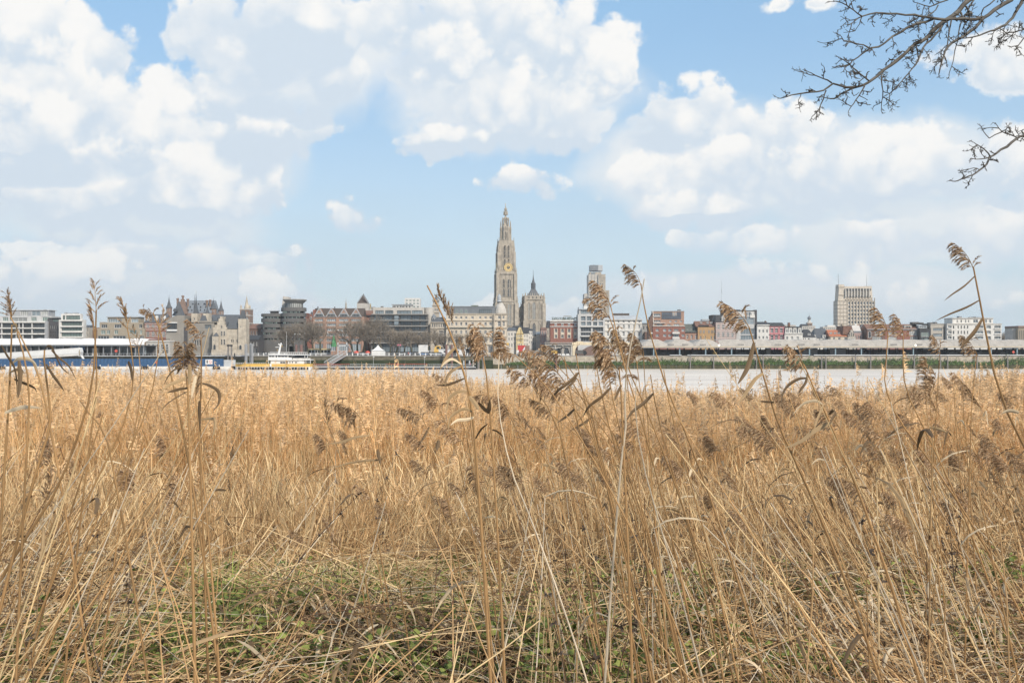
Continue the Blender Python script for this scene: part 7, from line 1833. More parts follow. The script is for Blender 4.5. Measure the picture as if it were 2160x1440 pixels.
def thicket():
    tiles = [straw_tile(150, 60) for i in range(8)]
    pts = []
    for (st, y0, y1) in ((.40, 2.6, 6.0), (.46, 6.0, 10.0)):
        y = y0
        while y < y1:
            half = .5 * y * 1.08 + 1.2; x = -half
            while x < half:
                px_, py_ = x + U(-.2, .2), y + U(-.2, .2)
                pts.append((px_, py_, ground_z(px_, py_) - .02, U(-.25, .25), U(-.25, .25), U(0, 6.28), U(.8, 1.25), rnd.randrange(8)))
                x += st
            y += st
    scatter('straw_litter', 'tangled mat of fallen straw and curled dead reed leaves on the bank', 'straw', tiles, pts)
    # stems that still stand in the trampled strip: they lean away from the middle of the view
    kinds = []
    for i in range(8):
        b = MB()
        for k in range(7):
            L = U(.5, 1.25); d = (U(-.08, .08), U(-.15, .15), 1)
            pts_ = curve_pts((U(-.25, .25), U(-.25, .25), 0), d, L, 4, (U(-.15, .15), U(-.15, .15), -.02))
            r = U(.0016, .0032); b.tube(pts_, [r, r, r * .95, r * .85, r * .6], 5, rnd.choices((0, 1, 2, 3), (.4, .3, .15, .15))[0], cap=False)
            for q in pts_[1:4]:
                b.lathe(q.x, q.y, [(r * 1.25, q.z - .006), (r * 1.25, q.z + .006)], 5, 2)
            for j in range(rnd.randrange(2)):
                a = U(0, 6.28); add_leaf(b, pts_[rnd.randrange(1, 5)], (math.cos(a), math.sin(a), U(.2, 1)), U(.15, .3), U(.01, .02), rnd.choice((4, 5, 6)), U(.8, 2.2), 4)
        kinds.append(b.mesh('leaning_reeds', [NEAR_LIGHT, NEAR, NEAR_DARK, ST_PALE, LEAF_DRY, LEAF_BROWN, LEAF_CREAM]))
    pts = []
    for i in range(430):
        y = 3.2 + 6.6 * U(0, 1) ** .8; half = .5 * y * 1.1 + .8
        x = U(-half, half); f = x / half
        dens = .42 + .58 * abs(f) ** .7
        if -.05 < f < .55: dens = .8
        if -.62 < f < .1 and y < 7.5: dens *= .3
        if U(0, 1) > dens: continue
        tilt = (.62 if f < -.35 else -.62 if f > .45 else -.18 if f > 0 else .1) + rnd.gauss(0, .22)
        pts.append((x, y, ground_z(x, y) - .02, rnd.gauss(0, .2), tilt, rnd.gauss(0, .5), U(.75, 1.15), rnd.randrange(8)))
    scatter('leaning_reeds', 'broken reed stems leaning over the trampled straw on the bank', 'reeds', kinds, pts)
    # green herbs: nettles, brambles and goosegrass coming up through the straw
    hv = [herb(5, .22, .036, (GREEN, GREEN_LIGHT)) for i in range(4)] + [herb(7, .17, .026, (GREEN_LIGHT, GREEN)) for i in range(3)]
    pts = []
    CL = [(420, 1180, 120, 45, 16), (150, 1200, 120, 60, 14), (640, 1310, 230, 100, 34), (840, 1260, 200, 70, 18), (1350, 1330, 300, 90, 26), (300, 1300, 200, 100, 16), (560, 1400, 160, 45, 40), (470, 1330, 90, 70, 22), (830, 1320, 160, 90, 34), (1140, 1330, 120, 80, 40), (1250, 1420, 120, 40, 30), (1010, 1190, 140, 60, 26),
          (1430, 1120, 160, 70, 18), (1480, 1270, 120, 70, 24), (1640, 1230, 120, 60, 20), (1850, 1160, 150, 60, 20), (1900, 1300, 140, 60, 14), (2070, 1380, 60, 40, 12), (2100, 1230, 60, 50, 10), (1650, 1400, 160, 40, 22), (330, 1400, 140, 40, 18), (60, 1420, 90, 40, 10), (1280, 1180, 120, 60, 18), (900, 1420, 100, 30, 10)]
    for (c, r, sc, sr, n) in CL:
        for i in range(int(n * 1.7)):
            rr = r + rnd.gauss(0, sr * .6); cc = c + rnd.gauss(0, sc * .7)
            y = 1.42 / max(.12, (rr - HOR) / FPX)
            if not 2.4 < y < 9.5: continue
            x = pX(cc, y)
            pts.append((x, y, ground_z(x, y) + U(-.02, .16), U(-.3, .3), U(-.3, .3), U(0, 6.28), U(.6, 1.25), rnd.randrange(7)))
    scatter('herb_cover', 'green nettle and bramble shoots coming up through the straw', 'ground cover', hv, pts)
    gt = [grass_tuft(26, .26) for i in range(4)]
    pts = []
    for (c, r, sc, sr, n) in ((650, 1260, 170, 80, 90), (780, 1210, 150, 50, 40), (860, 1300, 120, 60, 30), (480, 1200, 120, 50, 20), (620, 1390, 150, 40, 20)):
        for i in range(int(n * 1.8)):
            rr = r + rnd.gauss(0, sr * .6); y = 1.5 / max(.12, (rr - HOR) / FPX)
            if not 2.6 < y < 9: continue
            x = pX(c + rnd.gauss(0, sc * .7), y)
            pts.append((x, y, ground_z(x, y) + U(.05, .18), U(-.3, .3), U(-.3, .3), U(0, 6.28), U(.7, 1.3), rnd.randrange(4)))
    scatter('green_grass', 'patch of fresh lime green grass among the straw', 'grass', gt, pts)
    # heaps of flat dead leaves: dark in the middle, bleached and curled at the far corner
    lt = []
    for i in range(6):
        b = MB()
        for k in range(60):
            a = U(0, 6.28); pale = i >= 3
            add_leaf(b, (U(-.28, .28), U(-.28, .28), U(.02, .16)), (math.cos(a), math.sin(a), U(-.2, .5)), U(.10, .34 if pale else .24), U(.010, .021), rnd.choices((0, 1, 2), (.1, .25, .65) if pale else (.5, .35, .15))[0], U(.4, 2.6), 5)
        lt.append(b.mesh('leaf_litter', [LEAF_BROWN, LEAF_DRY, LEAF_CREAM]))
    pts = []
    for (c, r, sc, sr, n, k) in ((760, 1360, 110, 40, 20, 0), (620, 1420, 120, 25, 14, 0), (1000, 1400, 90, 30, 10, 0), (1850, 1385, 130, 40, 26, 3), (1960, 1330, 80, 30, 10, 3), (60, 1330, 90, 60, 14, 3), (1650, 1340, 90, 40, 8, 0), (200, 1280, 120, 40, 10, 0)):
        for i in range(n):
            y = 1.5 / max(.12, (r + rnd.gauss(0, sr * .6) - HOR) / FPX); x = pX(c + rnd.gauss(0, sc * .7), y)
            pts.append((x, y, ground_z(x, y) + U(.04, .16), U(-.2, .2), U(-.2, .2), U(0, 6.28), U(.7, 1.2), k + rnd.randrange(3)))
    scatter('leaf_litter', 'flat heaps of dead reed leaves lying on the straw', 'leaves', lt, pts)
    # dead black stalks with seed whorls
    dk = []
    for i in range(4):
        b = MB(); pts_ = curve_pts((0, 0, 0), (U(-.5, .1), U(-.2, .2), 1), U(.8, 1.2), 6, (U(-.3, .3), 0, -.1), .04)
        b.tube(pts_, [.004, .0036, .0032, .0028, .0024, .002, .001], 4, 0)
        for q in pts_[2:]:
            for k in range(7):
                o = Vector((U(-1, 1), U(-1, 1), U(-.4, .8))).normalized() * U(.01, .035); w = o.orthogonal().normalized() * .007
                b.add([q, q + o * .5 + w, q + o, q + o * .5 - w], [(0, 1, 2, 3)], 0)
        dk.append(b.mesh('dead_stalk', [TWIG_DARK]))
    pts = []
    for i in range(46):
        y = U(3.3, 8.0); half = .5 * y; x = U(-half, half)
        pts.append((x, y, ground_z(x, y), U(-.3, .3), U(-.4, .4), U(0, 6.28), U(.6, 1.0), rnd.randrange(4)))
    scatter('dead_stalks', 'thin black dead herb stalks with seed whorls between the reeds', 'stalks', dk, pts)
thicket()

# ================================================================ single tall reeds in front
def plume_mesh(seed, kind):
    """head of a reed: axis along +Z, one unit long, swept to -X; every strand carries many small spikelets"""
    r = random.Random(seed); u = r.uniform
    b = MB()
    n = {'plume': 30, 'fluffy': 40, 'sparse': 16, 'tight': 22}[kind]
    sweep = {'plume': .36, 'fluffy': .38, 'sparse': .06, 'tight': .12}[kind]
    axis = lambda t: Vector((-sweep * t ** 2.2, .03 * math.sin(5 * t + seed), t * (1 - .10 * t * sweep * 3)))
    b.tube([axis(i / 8) for i in range(9)], [.012 * (1 - .8 * i / 8) for i in range(9)], 4, 0, cap=False)
    for i in range(n):
        t = (i + u(0, .8)) / n * .96
        q = axis(t)
        env = {'plume': (.46 * (1 - t) ** .6 + .09) * min(1, .45 + 2.2 * t), 'fluffy': (.44 * (1 - t) ** .5 + .10), 'sparse': .30 * (1 - t) ** .5 + .08, 'tight': .30 * (1 - t) ** .6 + .1}[kind]
        L = env * u(.7, 1.15)
        back = -1 if u(0, 1) < (.95 if kind != 'sparse' else .55) else .7
        d = Vector((back * u(.35, .9) if kind != 'tight' else back * u(.15, .4), u(-.55, .55), u(.55, 1.0))).normalized()
        g = {'plume': (-.55, 0, -1.35), 'fluffy': (-.45, 0, -1.9), 'sparse': (-.2, 0, -.25), 'tight': (-.15, 0, -.3)}[kind]
        pts = [q]; steps = 6
        for k in range(steps):
            d = (d + Vector(g) * (1.0 / steps) * u(.7, 1.3)).normalized(); pts.append(pts[-1] + d * (L / steps))
        w = Vector((u(-1, 1), u(-1, 1), 0)).normalized() * .008
        for k in range(steps): b.add([pts[k] - w, pts[k] + w, pts[k + 1] + w, pts[k + 1] - w], [(0, 1, 2, 3)], 0)
        ns = int((34 if kind in ('plume', 'fluffy') else 20) * (L / .4 + .35))
        for k in range(ns):
            f = .12 + .88 * (k + u(0, 1)) / ns; j = min(steps - 1, int(f * steps)); c = pts[j].lerp(pts[j + 1], f * steps - j)
            dd = ((pts[j + 1] - pts[j]).normalized() + Vector((u(-.35, .35), u(-.35, .35), u(-.45, .3)))).normalized()
            l = u(.06, .15); s = dd.orthogonal().normalized(); s.rotate(Matrix.Rotation(u(0, 3.14), 3, dd)); s *= u(.004, .013)
            b.add([c, c + dd * l * .4 + s, c + dd * l, c + dd * l * .4 - s], [(0, 1, 2, 3)], 1 if u(0, 1) < .62 else 2)
    return b.mesh('plume', [ST_DARK, PLUME, PLUME_PALE])

PLUMES = {k: [plume_mesh(100 * i + 7, k) for i in range(4)] for k in ('plume', 'fluffy', 'sparse', 'tight')}
REEDS = [0]

def reed(label, d, path, plume=None, leaves=(), r=.0033, mat=None, group='tall reeds standing in front', sway=.0):
    """path and leaves: (column, row) on the photograph, from the top down, at distance d"""
    pt = lambda c, q, dd: Vector((pX(c, dd), dd, pZ(q, dd)))
    P = [pt(c, q, d + sway * i) for i, (c, q) in enumerate(path)]
    a, e = P[-2], P[-1]; v = (e - a); v.normalize()
    if v.z > -.25: v.z = -.25; v.normalize()
    k = 0
    while P[-1].z > ground_z(P[-1].x, P[-1].y) - .03 and k < 60:
        v = (v + Vector((0, 0, -.06))).normalized(); P.append(P[-1] + v * .12); k += 1
    base = P[-1].copy()
    t = thing('tall_reed', label, 'reed', base, group=group)
    n = len(P)
    MB().tube([p - base for p in P], [1.12 * r * (.45 + .55 * min(1, i / max(1, n * .5))) for i in range(n)], 6).build('stem', mat or ST_DARK, t)
    if plume:
        for (tip, bs, kind, side) in (plume if isinstance(plume, list) else [plume]):
            o = bpy.data.objects.new('plume', PLUMES[kind][rnd.randrange(4)])
            A, B_ = pt(*bs, d), pt(*tip, d); ax = B_ - A; ln = ax.length
            ang = math.atan2(ax.x, ax.z)
            o.location = A - base; o.rotation_euler = (U(-.25, .25), ang + (.10 if side < 0 else -.10), U(-.4, .4)); sc = ln * (.92 if kind == 'fluffy' else 1.04)
            o.scale = (-sc if side > 0 else sc, sc, sc)
            link(o, t)
    for lf in leaves:
        pts, wpx, lm = lf
        Q = [pt(c, q, d - .03 - .02 * i) - base for i, (c, q) in enumerate(pts)]
        # smooth the hand-set points
        S = []
        for i in range(len(Q) - 1):
            p0, p1, p2, p3 = Q[max(0, i - 1)], Q[i], Q[i + 1], Q[min(len(Q) - 1, i + 2)]
            for s in (0, .33, .66):
                S.append(.5 * ((2 * p1) + (p2 - p0) * s + (2 * p0 - 5 * p1 + 4 * p2 - p3) * s * s + (3 * p1 - p0 - 3 * p2 + p3) * s ** 3))
        S.append(Q[-1]); m = len(S)
        ws = [.8 * wpx * d / FPX * max(.06, math.sin(math.pi * min(1, .16 + .84 * i / (m - 1))) ** .7) for i in range(m)]
        dirv = (Q[-1] - Q[0]); side = Vector((-dirv.z, U(-.5, .5) * dirv.length, dirv.x))
        MB().ribbon(S, ws, side.normalized(), 0, fold=U(.15, .5)).build('leaf', lm, t)
    REEDS[0] += 1
    return t

LB, LD, LC = LEAF_BROWN, LEAF_DRY, LEAF_CREAM
def hero_reeds():
    L, R_ = -1, 1
    reed('tallest reed with a feathery plume high above the white flats', 3.1, [(2053, 562), (2057, 583), (2068, 640), (2080, 705), (2098, 790), (2125, 870), (2152, 925), (2185, 990)], ((2030, 503), (2053, 566), 'plume', L),
         [([(2057, 582), (2035, 603), (2010, 620), (1992, 634)], 5, LB), ([(2065, 634), (2040, 648), (2005, 662), (1973, 677)], 6, LB), ([(2073, 672), (2062, 692), (2050, 708), (2036, 722), (2025, 735)], 13, LB), ([(2150, 870), (2130, 866), (2112, 872)], 10, LC)], r=.0042)
    reed('reed with nodding plume against open sky between skyscraper and brick flats', 3.4, [(1352, 598), (1357, 635), (1368, 690), (1385, 750), (1402, 805), (1420, 850), (1445, 910)], ((1331, 548), (1352, 602), 'plume', L), r=.0036)
    reed('bleached bare stem crossing the nodding reed in an X', 3.3, [(1359, 588), (1352, 630), (1343, 670), (1330, 730), (1321, 790), (1318, 850), (1320, 900), (1310, 980), (1300, 1100)], None, r=.0036, mat=ST_PALE)
    reed('bleached stem curving down beside the fluffy cluster', 3.0, [(1342, 800), (1340, 860), (1346, 920), (1362, 1000), (1390, 1100), (1420, 1200)], None, r=.0026, mat=ST_PALE)
    reed('reed whose plume covers the foot of the skyscraper', 3.6, [(1287, 640), (1296, 680), (1304, 720), (1322, 790), (1345, 860), (1365, 930)], ((1269, 585), (1288, 648), 'plume', L), r=.0034)
    reed('reed with plume before the grey framed apartment building', 3.5, [(1284, 664), (1296, 700), (1316, 750), (1335, 800), (1362, 860), (1390, 930)], ((1250, 615), (1285, 670), 'plume', L), r=.0034)
    reed('reed with longest shaggy brown plume over the cream steel portal', 3.3, [(1306, 778), (1310, 830), (1313, 900), (1318, 1000), (1322, 1100)], [((1262, 672), (1302, 762), 'fluffy', L), ((1284, 722), (1308, 806), 'fluffy', L)], [([(1311, 812), (1302, 830), (1296, 846)], 8, LB)], r=.0046)
    reed('reed with small soft plume before the white bank building', 4.2, [(1318, 732), (1322, 790), (1328, 860), (1338, 940)], ((1302, 676), (1318, 736), 'fluffy', L), r=.003)
    reed('reed with soft plume over the edge of the first shed bay', 4.0, [(1343, 762), (1350, 820), (1360, 900)], ((1322, 698), (1344, 768), 'fluffy', L), r=.003)
    reed('thin reed with narrow plume beside the brick flats side wall', 4.2, [(1357, 745), (1360, 800), (1366, 880)], ((1347, 688), (1358, 750), 'fluffy', L), r=.003)
    reed('reed with big swept plume over the striped house, two dark leaves below', 3.2, [(1580, 690), (1592, 730), (1604, 772), (1622, 832), (1636, 878), (1655, 925), (1672, 960)], ((1541, 624), (1582, 694), 'plume', L),
         [([(1591, 722), (1585, 748), (1577, 775), (1566, 795), (1556, 810)], 12, LB), ([(1610, 787), (1594, 798), (1580, 818), (1570, 834), (1557, 850)], 10, LD), ([(1633, 848), (1618, 847), (1602, 846)], 6, LB)], r=.0042)
    reed('reed with tall swept plume in front of the sheds, hooked leaves', 3.2, [(1695, 768), (1705, 790), (1722, 832), (1740, 868), (1757, 906), (1780, 960), (1800, 1010)], ((1655, 713), (1697, 776), 'plume', L),
         [([(1700, 797), (1685, 799), (1664, 812), (1652, 830), (1648, 858)], 8, LB), ([(1704, 785), (1700, 805), (1690, 820), (1684, 830)], 7, LB), ([(1735, 852), (1722, 845), (1700, 849), (1685, 860), (1672, 875)], 7, LC), ([(1738, 852), (1731, 870), (1723, 890), (1718, 905)], 7, LD), ([(1756, 890), (1740, 897), (1715, 910), (1690, 930), (1655, 945)], 12, LD), ([(1748, 874), (1758, 864), (1764, 870), (1756, 884), (1745, 905)], 10, LB)], r=.0042)
    reed('upright reed with plume against the brown brick terrace', 4.0, [(1873, 704), (1870, 750), (1866, 800), (1870, 825), (1885, 865), (1910, 905), (1945, 950)], ((1866, 645), (1874, 712), 'plume', L), [], r=.0036)
    reed('upright reed with plume before the big square bay window', 4.1, [(1905, 708), (1905, 770), (1907, 800), (1918, 840), (1940, 885), (1965, 935)], ((1901, 660), (1906, 714), 'plume', L), [([(1918, 838), (1900, 842), (1888, 850), (1878, 862)], 4, LB)], r=.0034)
    reed('reed with drooping plume under the dark leaf of the tallest reed', 4.2, [(2060, 745), (2056, 790), (2050, 850), (2048, 910)], ((2042, 700), (2062, 752), 'plume', L), [], r=.003)
    reed('thin reed with faint tan plume by the grey site of the beige office', 4.6, [(1982, 742), (1980, 790), (1976, 850)], ((1972, 702), (1983, 746), 'plume', L), r=.0026)
    for i, (tip, bs) in enumerate((((1967, 757), (1952, 808)), ((1998, 790), (2012, 818)), ((2018, 780), (2030, 812)), ((1978, 780), (1962, 838)))):
        reed(['reed with plume just under the quay wall by two upright reeds', 'reed with dark nodding plume low over the water', 'small nodding plume close to the low one over the water', 'reed with blurred plume beside the two upright reeds'][i], 4.6, [bs, (bs[0] + 3, bs[1] + 60), (bs[0] + 8, bs[1] + 120)], (tip, bs, 'plume', L), r=.0026)
    # centre left
    reed('tall dark stem leaning across the hotel, its plume half spent', 3.0, [(901, 602), (922, 642), (945, 690), (962, 735), (978, 785), (990, 830), (998, 890), (1004, 960), (1012, 1070)], ((918, 612), (957, 682), 'tight', R_),
         [([(962, 732), (948, 745), (936, 765), (928, 780)], 8, LD), ([(974, 768), (955, 757), (940, 764), (930, 775)], 7, LC), ([(972, 772), (958, 778), (944, 792), (938, 815)], 9, LD), ([(979, 798), (960, 806), (940, 812), (918, 812)], 7, LB), ([(985, 825), (965, 826), (948, 840), (942, 870)], 9, LD), ([(990, 835), (1002, 850), (1010, 865)], 12, LD), ([(996, 868), (980, 862), (962, 870), (948, 885), (946, 920)], 8, LD), ([(1000, 880), (985, 884), (965, 886), (950, 897)], 8, LC), ([(1008, 850), (1028, 868), (1033, 842)], 16, LB), ([(1003, 925), (1015, 905), (1030, 893)], 5, LB)], r=.0046)
    reed('reed with twin fluffy plumes in front of the domed hotel', 3.0, [(1018, 748), (1026, 790), (1032, 850), (1038, 930), (1044, 1030)], [((1014, 668), (1028, 742), 'fluffy', L), ((1002, 690), (1030, 752), 'fluffy', L), ((1022, 688), (1048, 756), 'fluffy', R_)], r=.0042)
    reed('reed with narrow hanging plume left of the twin plumes', 3.6, [(981, 757), (984, 800), (990, 870), (1000, 960)], ((966, 716), (981, 757), 'tight', R_), r=.003)
    reed('reed with combed plume stretching level below the red kiosk', 3.2, [(1086, 748), (1104, 766), (1130, 790), (1165, 830), (1210, 900)], ((1040, 728), (1088, 750), 'plume', L), [], r=.003)
    reed('bleached upright stem in front of the white lane houses', 3.1, [(1055, 715), (1052, 770), (1050, 830), (1056, 890), (1068, 950), (1085, 1010), (1110, 1070)], None, r=.0026, mat=ST_PALE)
    for i, (tip, bs, kd) in enumerate([((1083, 762), (1122, 812), 'plume'), ((1125, 750), (1172, 822), 'fluffy'), ((1140, 735), (1196, 812), 'plume'), ((1150, 715), (1186, 756), 'plume'), ((1100, 722), (1160, 756), 'plume'), ((1150, 790), (1200, 838), 'plume'), ((1000, 822), (1046, 838), 'plume'), ((1058, 822), (1080, 880), 'fluffy'), ((1130, 830), (1165, 875), 'plume')]):
        labs = ['reed with curved plume over the water below the dark lane houses', 'shaggy bowed plume next to the bleached stem, over the water', 'big bowed plume sweeping across the river wall', 'short plume tilted before the yellow excavator', 'long flat plume reaching towards the red kiosk', 'plume trailing low over the water under the excavator', 'thin level plume beside the bleached upright stem', 'clumped brown plume hanging under the mossy quay wall', 'open combed plume where the golden bed begins']
        lean = 60 + 20 * (i % 3)
        reed(labs[i], 3.4 + .1 * i, [bs, (bs[0] + lean * .55, bs[1] + 45), (bs[0] + lean, bs[1] + 105), (bs[0] + lean * 1.3, bs[1] + 190)], (tip, bs, kd, L), [([(bs[0] + lean * .5, bs[1] + 40), (bs[0] + lean * .3, bs[1] + 55), (bs[0] + 2, bs[1] + 70)], 7, LB)] if i in (1, 3, 5) else [], r=.0034)
    for i, (tip, bs, kd) in enumerate([((902, 806), (927, 862), 'fluffy'), ((918, 780), (942, 806), 'plume'), ((708, 826), (760, 880), 'fluffy'), ((682, 846), (692, 898), 'tight'), ((722, 896), (738, 932), 'fluffy'), ((668, 902), (690, 948), 'fluffy'), ((850, 848), (892, 884), 'plume'), ((868, 902), (902, 946), 'plume'), ((942, 872), (976, 932), 'plume'), ((722, 926), (734, 962), 'tight'), ((878, 960), (900, 1000), 'plume')]):
        labs = ['reed with dense dark plume before the pale stems left of the tall leaner', 'small drooping plume just above the dense dark one', 'lone reed with a round tousled plume in the middle of the golden field', 'narrow dark plume left of the tousled one', 'pale tufted plume under the tousled one', 'ragged plume with a long level leaf beside it', 'open arched plume right of the tousled one', 'combed plume crossed by a dark leaf', 'fanned plume low on the tall leaner', 'small closed plume under the tufted pair', 'hanging plume close to a dark spoon shaped leaf']
        reed(labs[i], 4.2 + .1 * i, [bs, (bs[0] + 22, bs[1] + 50), (bs[0] + 42, bs[1] + 110), (bs[0] + 55, bs[1] + 180)], (tip, bs, kd, L if i != 3 else R_),
             {2: [([(778, 918), (750, 922), (720, 932), (690, 936)], 7, LD), ([(797, 948), (798, 960), (803, 980)], 10, LB), ([(800, 970), (770, 971), (730, 978), (702, 988)], 6, LD)], 7: [([(905, 900), (895, 920), (885, 935)], 7, LB)], 10: [([(925, 928), (922, 940), (917, 956)], 12, LB)]}.get(i, ()), r=.0032)
    # left
    reed('frayed upright plume at the far edge of the frame over the grey flats', 3.4, [(22, 668), (34, 690), (50, 722), (68, 760), (84, 800), (96, 850), (102, 880)], [((14, 614), (22, 672), 'sparse', L), ((20, 622), (24, 674), 'tight', L)], [([(28, 700), (36, 695), (34, 706)], 9, LD)], r=.0036)
    reed('tall reed with thin ragged plume by the slim white block', 3.2, [(203, 655), (201, 720), (198, 780), (186, 850), (164, 920), (140, 985), (110, 1050), (70, 1110)], ((199, 592), (203, 662), 'sparse', R_), r=.0044)
    reed('reed with crumpled plume twined with the ragged tall one', 3.4, [(197, 690), (203, 740), (204, 800), (198, 870), (190, 930)], ((192, 640), (198, 694), 'tight', L), r=.0034)
    reed('reed with slim tapering plume over the tan brick flats', 3.5, [(268, 690), (276, 730), (282, 780), (278, 830), (262, 890), (235, 950), (205, 1010)], ((262, 630), (269, 696), 'tight', L), [([(270, 762), (276, 780), (279, 806)], 9, LB)], r=.0034)
    reed('reed with wind blown bushy plume against the striped brick house', 3.3, [(323, 660), (335, 690), (346, 730), (357, 775), (370, 830), (382, 890), (394, 950), (404, 1010)], ((290, 638), (324, 664), 'fluffy', L), r=.004)
    reed('reed with pale wispy plume next to the bushy wind blown one', 3.6, [(335, 705), (332, 760), (322, 820), (300, 890), (270, 950)], ((346, 652), (334, 712), 'sparse', R_), r=.003)
    reed('reed with faint wispy plume over the terminal roof', 3.8, [(292, 735), (297, 790), (294, 850), (280, 930)], ((280, 690), (293, 738), 'sparse', L), r=.003)
    reed('reed with fat cone shaped plume before the blue fence', 2.9, [(392, 780), (396, 820), (398, 880), (400, 950)], [((382, 706), (390, 778), 'fluffy', L), ((384, 712), (388, 780), 'fluffy', R_)], [([(399, 768), (400, 790), (398, 812)], 12, LD), ([(396, 778), (380, 774), (360, 786), (345, 812)], 5, LB), ([(396, 795), (376, 804), (356, 812), (340, 826)], 9, LD), ([(396, 818), (380, 820), (366, 824), (352, 828)], 8, LB), ([(394, 826), (372, 838), (352, 852), (340, 866)], 4, LB)], r=.0044)
    reed('reed with small hooked plume in front of the castle annex', 3.3, [(424, 712), (425, 760), (424, 820), (422, 880), (421, 940), (424, 1010)], ((411, 668), (425, 716), 'plume', L), [([(428, 808), (442, 812), (458, 822), (463, 836), (460, 852), (448, 868)], 9, LB), ([(420, 845), (419, 880), (421, 910)], 12, LB), ([(424, 884), (440, 882), (452, 884), (452, 905), (446, 925)], 9, LD)], r=.0036)
    reed('reed with dark hanging plume and broad pale leaf under the hooked one', 3.2, [(412, 835), (416, 870), (420, 920), (426, 980)], ((418, 790), (412, 838), 'tight', R_), [([(413, 793), (408, 815), (404, 840)], 8, LC)], r=.0034)
    reed('bent reed with hooked leaf and no plume beside the covered gangway', 3.0, [(94, 738), (93, 760), (98, 800), (104, 850), (107, 880), (100, 920), (90, 950), (75, 1000)], None, [([(94, 740), (98, 730), (108, 732), (118, 752), (130, 775), (148, 790)], 7, LB), ([(97, 768), (110, 790), (125, 810), (136, 826)], 8, LB), ([(108, 738), (125, 755), (145, 772), (160, 800)], 5, LB)], r=.0042)
    reed('slim stem with drooping brown leaves near the frame edge', 3.0, [(25, 685), (24, 720), (22, 770), (19, 840), (14, 920), (8, 1010)], None, [([(23, 690), (30, 683), (35, 690), (34, 700)], 8, LD), ([(22, 770), (36, 757), (58, 757), (74, 768), (82, 790)], 9, LC), ([(20, 785), (34, 778), (45, 782), (46, 796)], 10, LD), ([(2, 728), (14, 750), (28, 772), (34, 800), (36, 840)], 8, LB), ([(30, 800), (50, 808), (72, 818), (78, 830)], 8, LB), ([(10, 870), (40, 860), (60, 858), (86, 860)], 11, LC)], r=.004)
    reed('dark stem bowing over from the frame edge with a clenched brown leaf', 2.9, [(36, 700), (48, 740), (58, 790), (62, 850), (58, 920)], None, [([(40, 760), (42, 790), (41, 815), (38, 840)], 11, LB)], r=.0036)
    reed('long stem without head rising to a broken tip in the left field', 3.3, [(168, 843), (185, 868), (210, 895), (228, 935), (236, 975)], None, r=.0036)
    reed('stem with a round brown gall standing in the left field', 3.6, [(218, 870), (208, 905), (192, 950), (175, 1000)], ((219, 866), (210, 884), 'fluffy', L), r=.0034)
    for i, (c, r_, w) in enumerate(((1282, 838, 1), (1255, 812, 0), (1215, 806, 1), (1190, 812, 0), (1372, 850, 1), (1400, 840, 0))):
        reed(['stem with a broad folded leaf at the water line', 'bare stem tip poking over the water', 'stem with dark strap leaf slanting over the water', 'bare brown stem leaning before the river', 'stem with twisted leaf beside the swept plumes', 'thin bare stem near the twisted leaf'][i], 3.5, [(c, r_ - 60), (c + 10, r_), (c + 28, r_ + 80), (c + 60, r_ + 190)], None, [([(c + 6, r_ - 20), (c - 14, r_), (c - 38, r_ + 18), (c - 52, r_ + 40)], 9, LB)] if w else (), r=.0034)
hero_reeds()

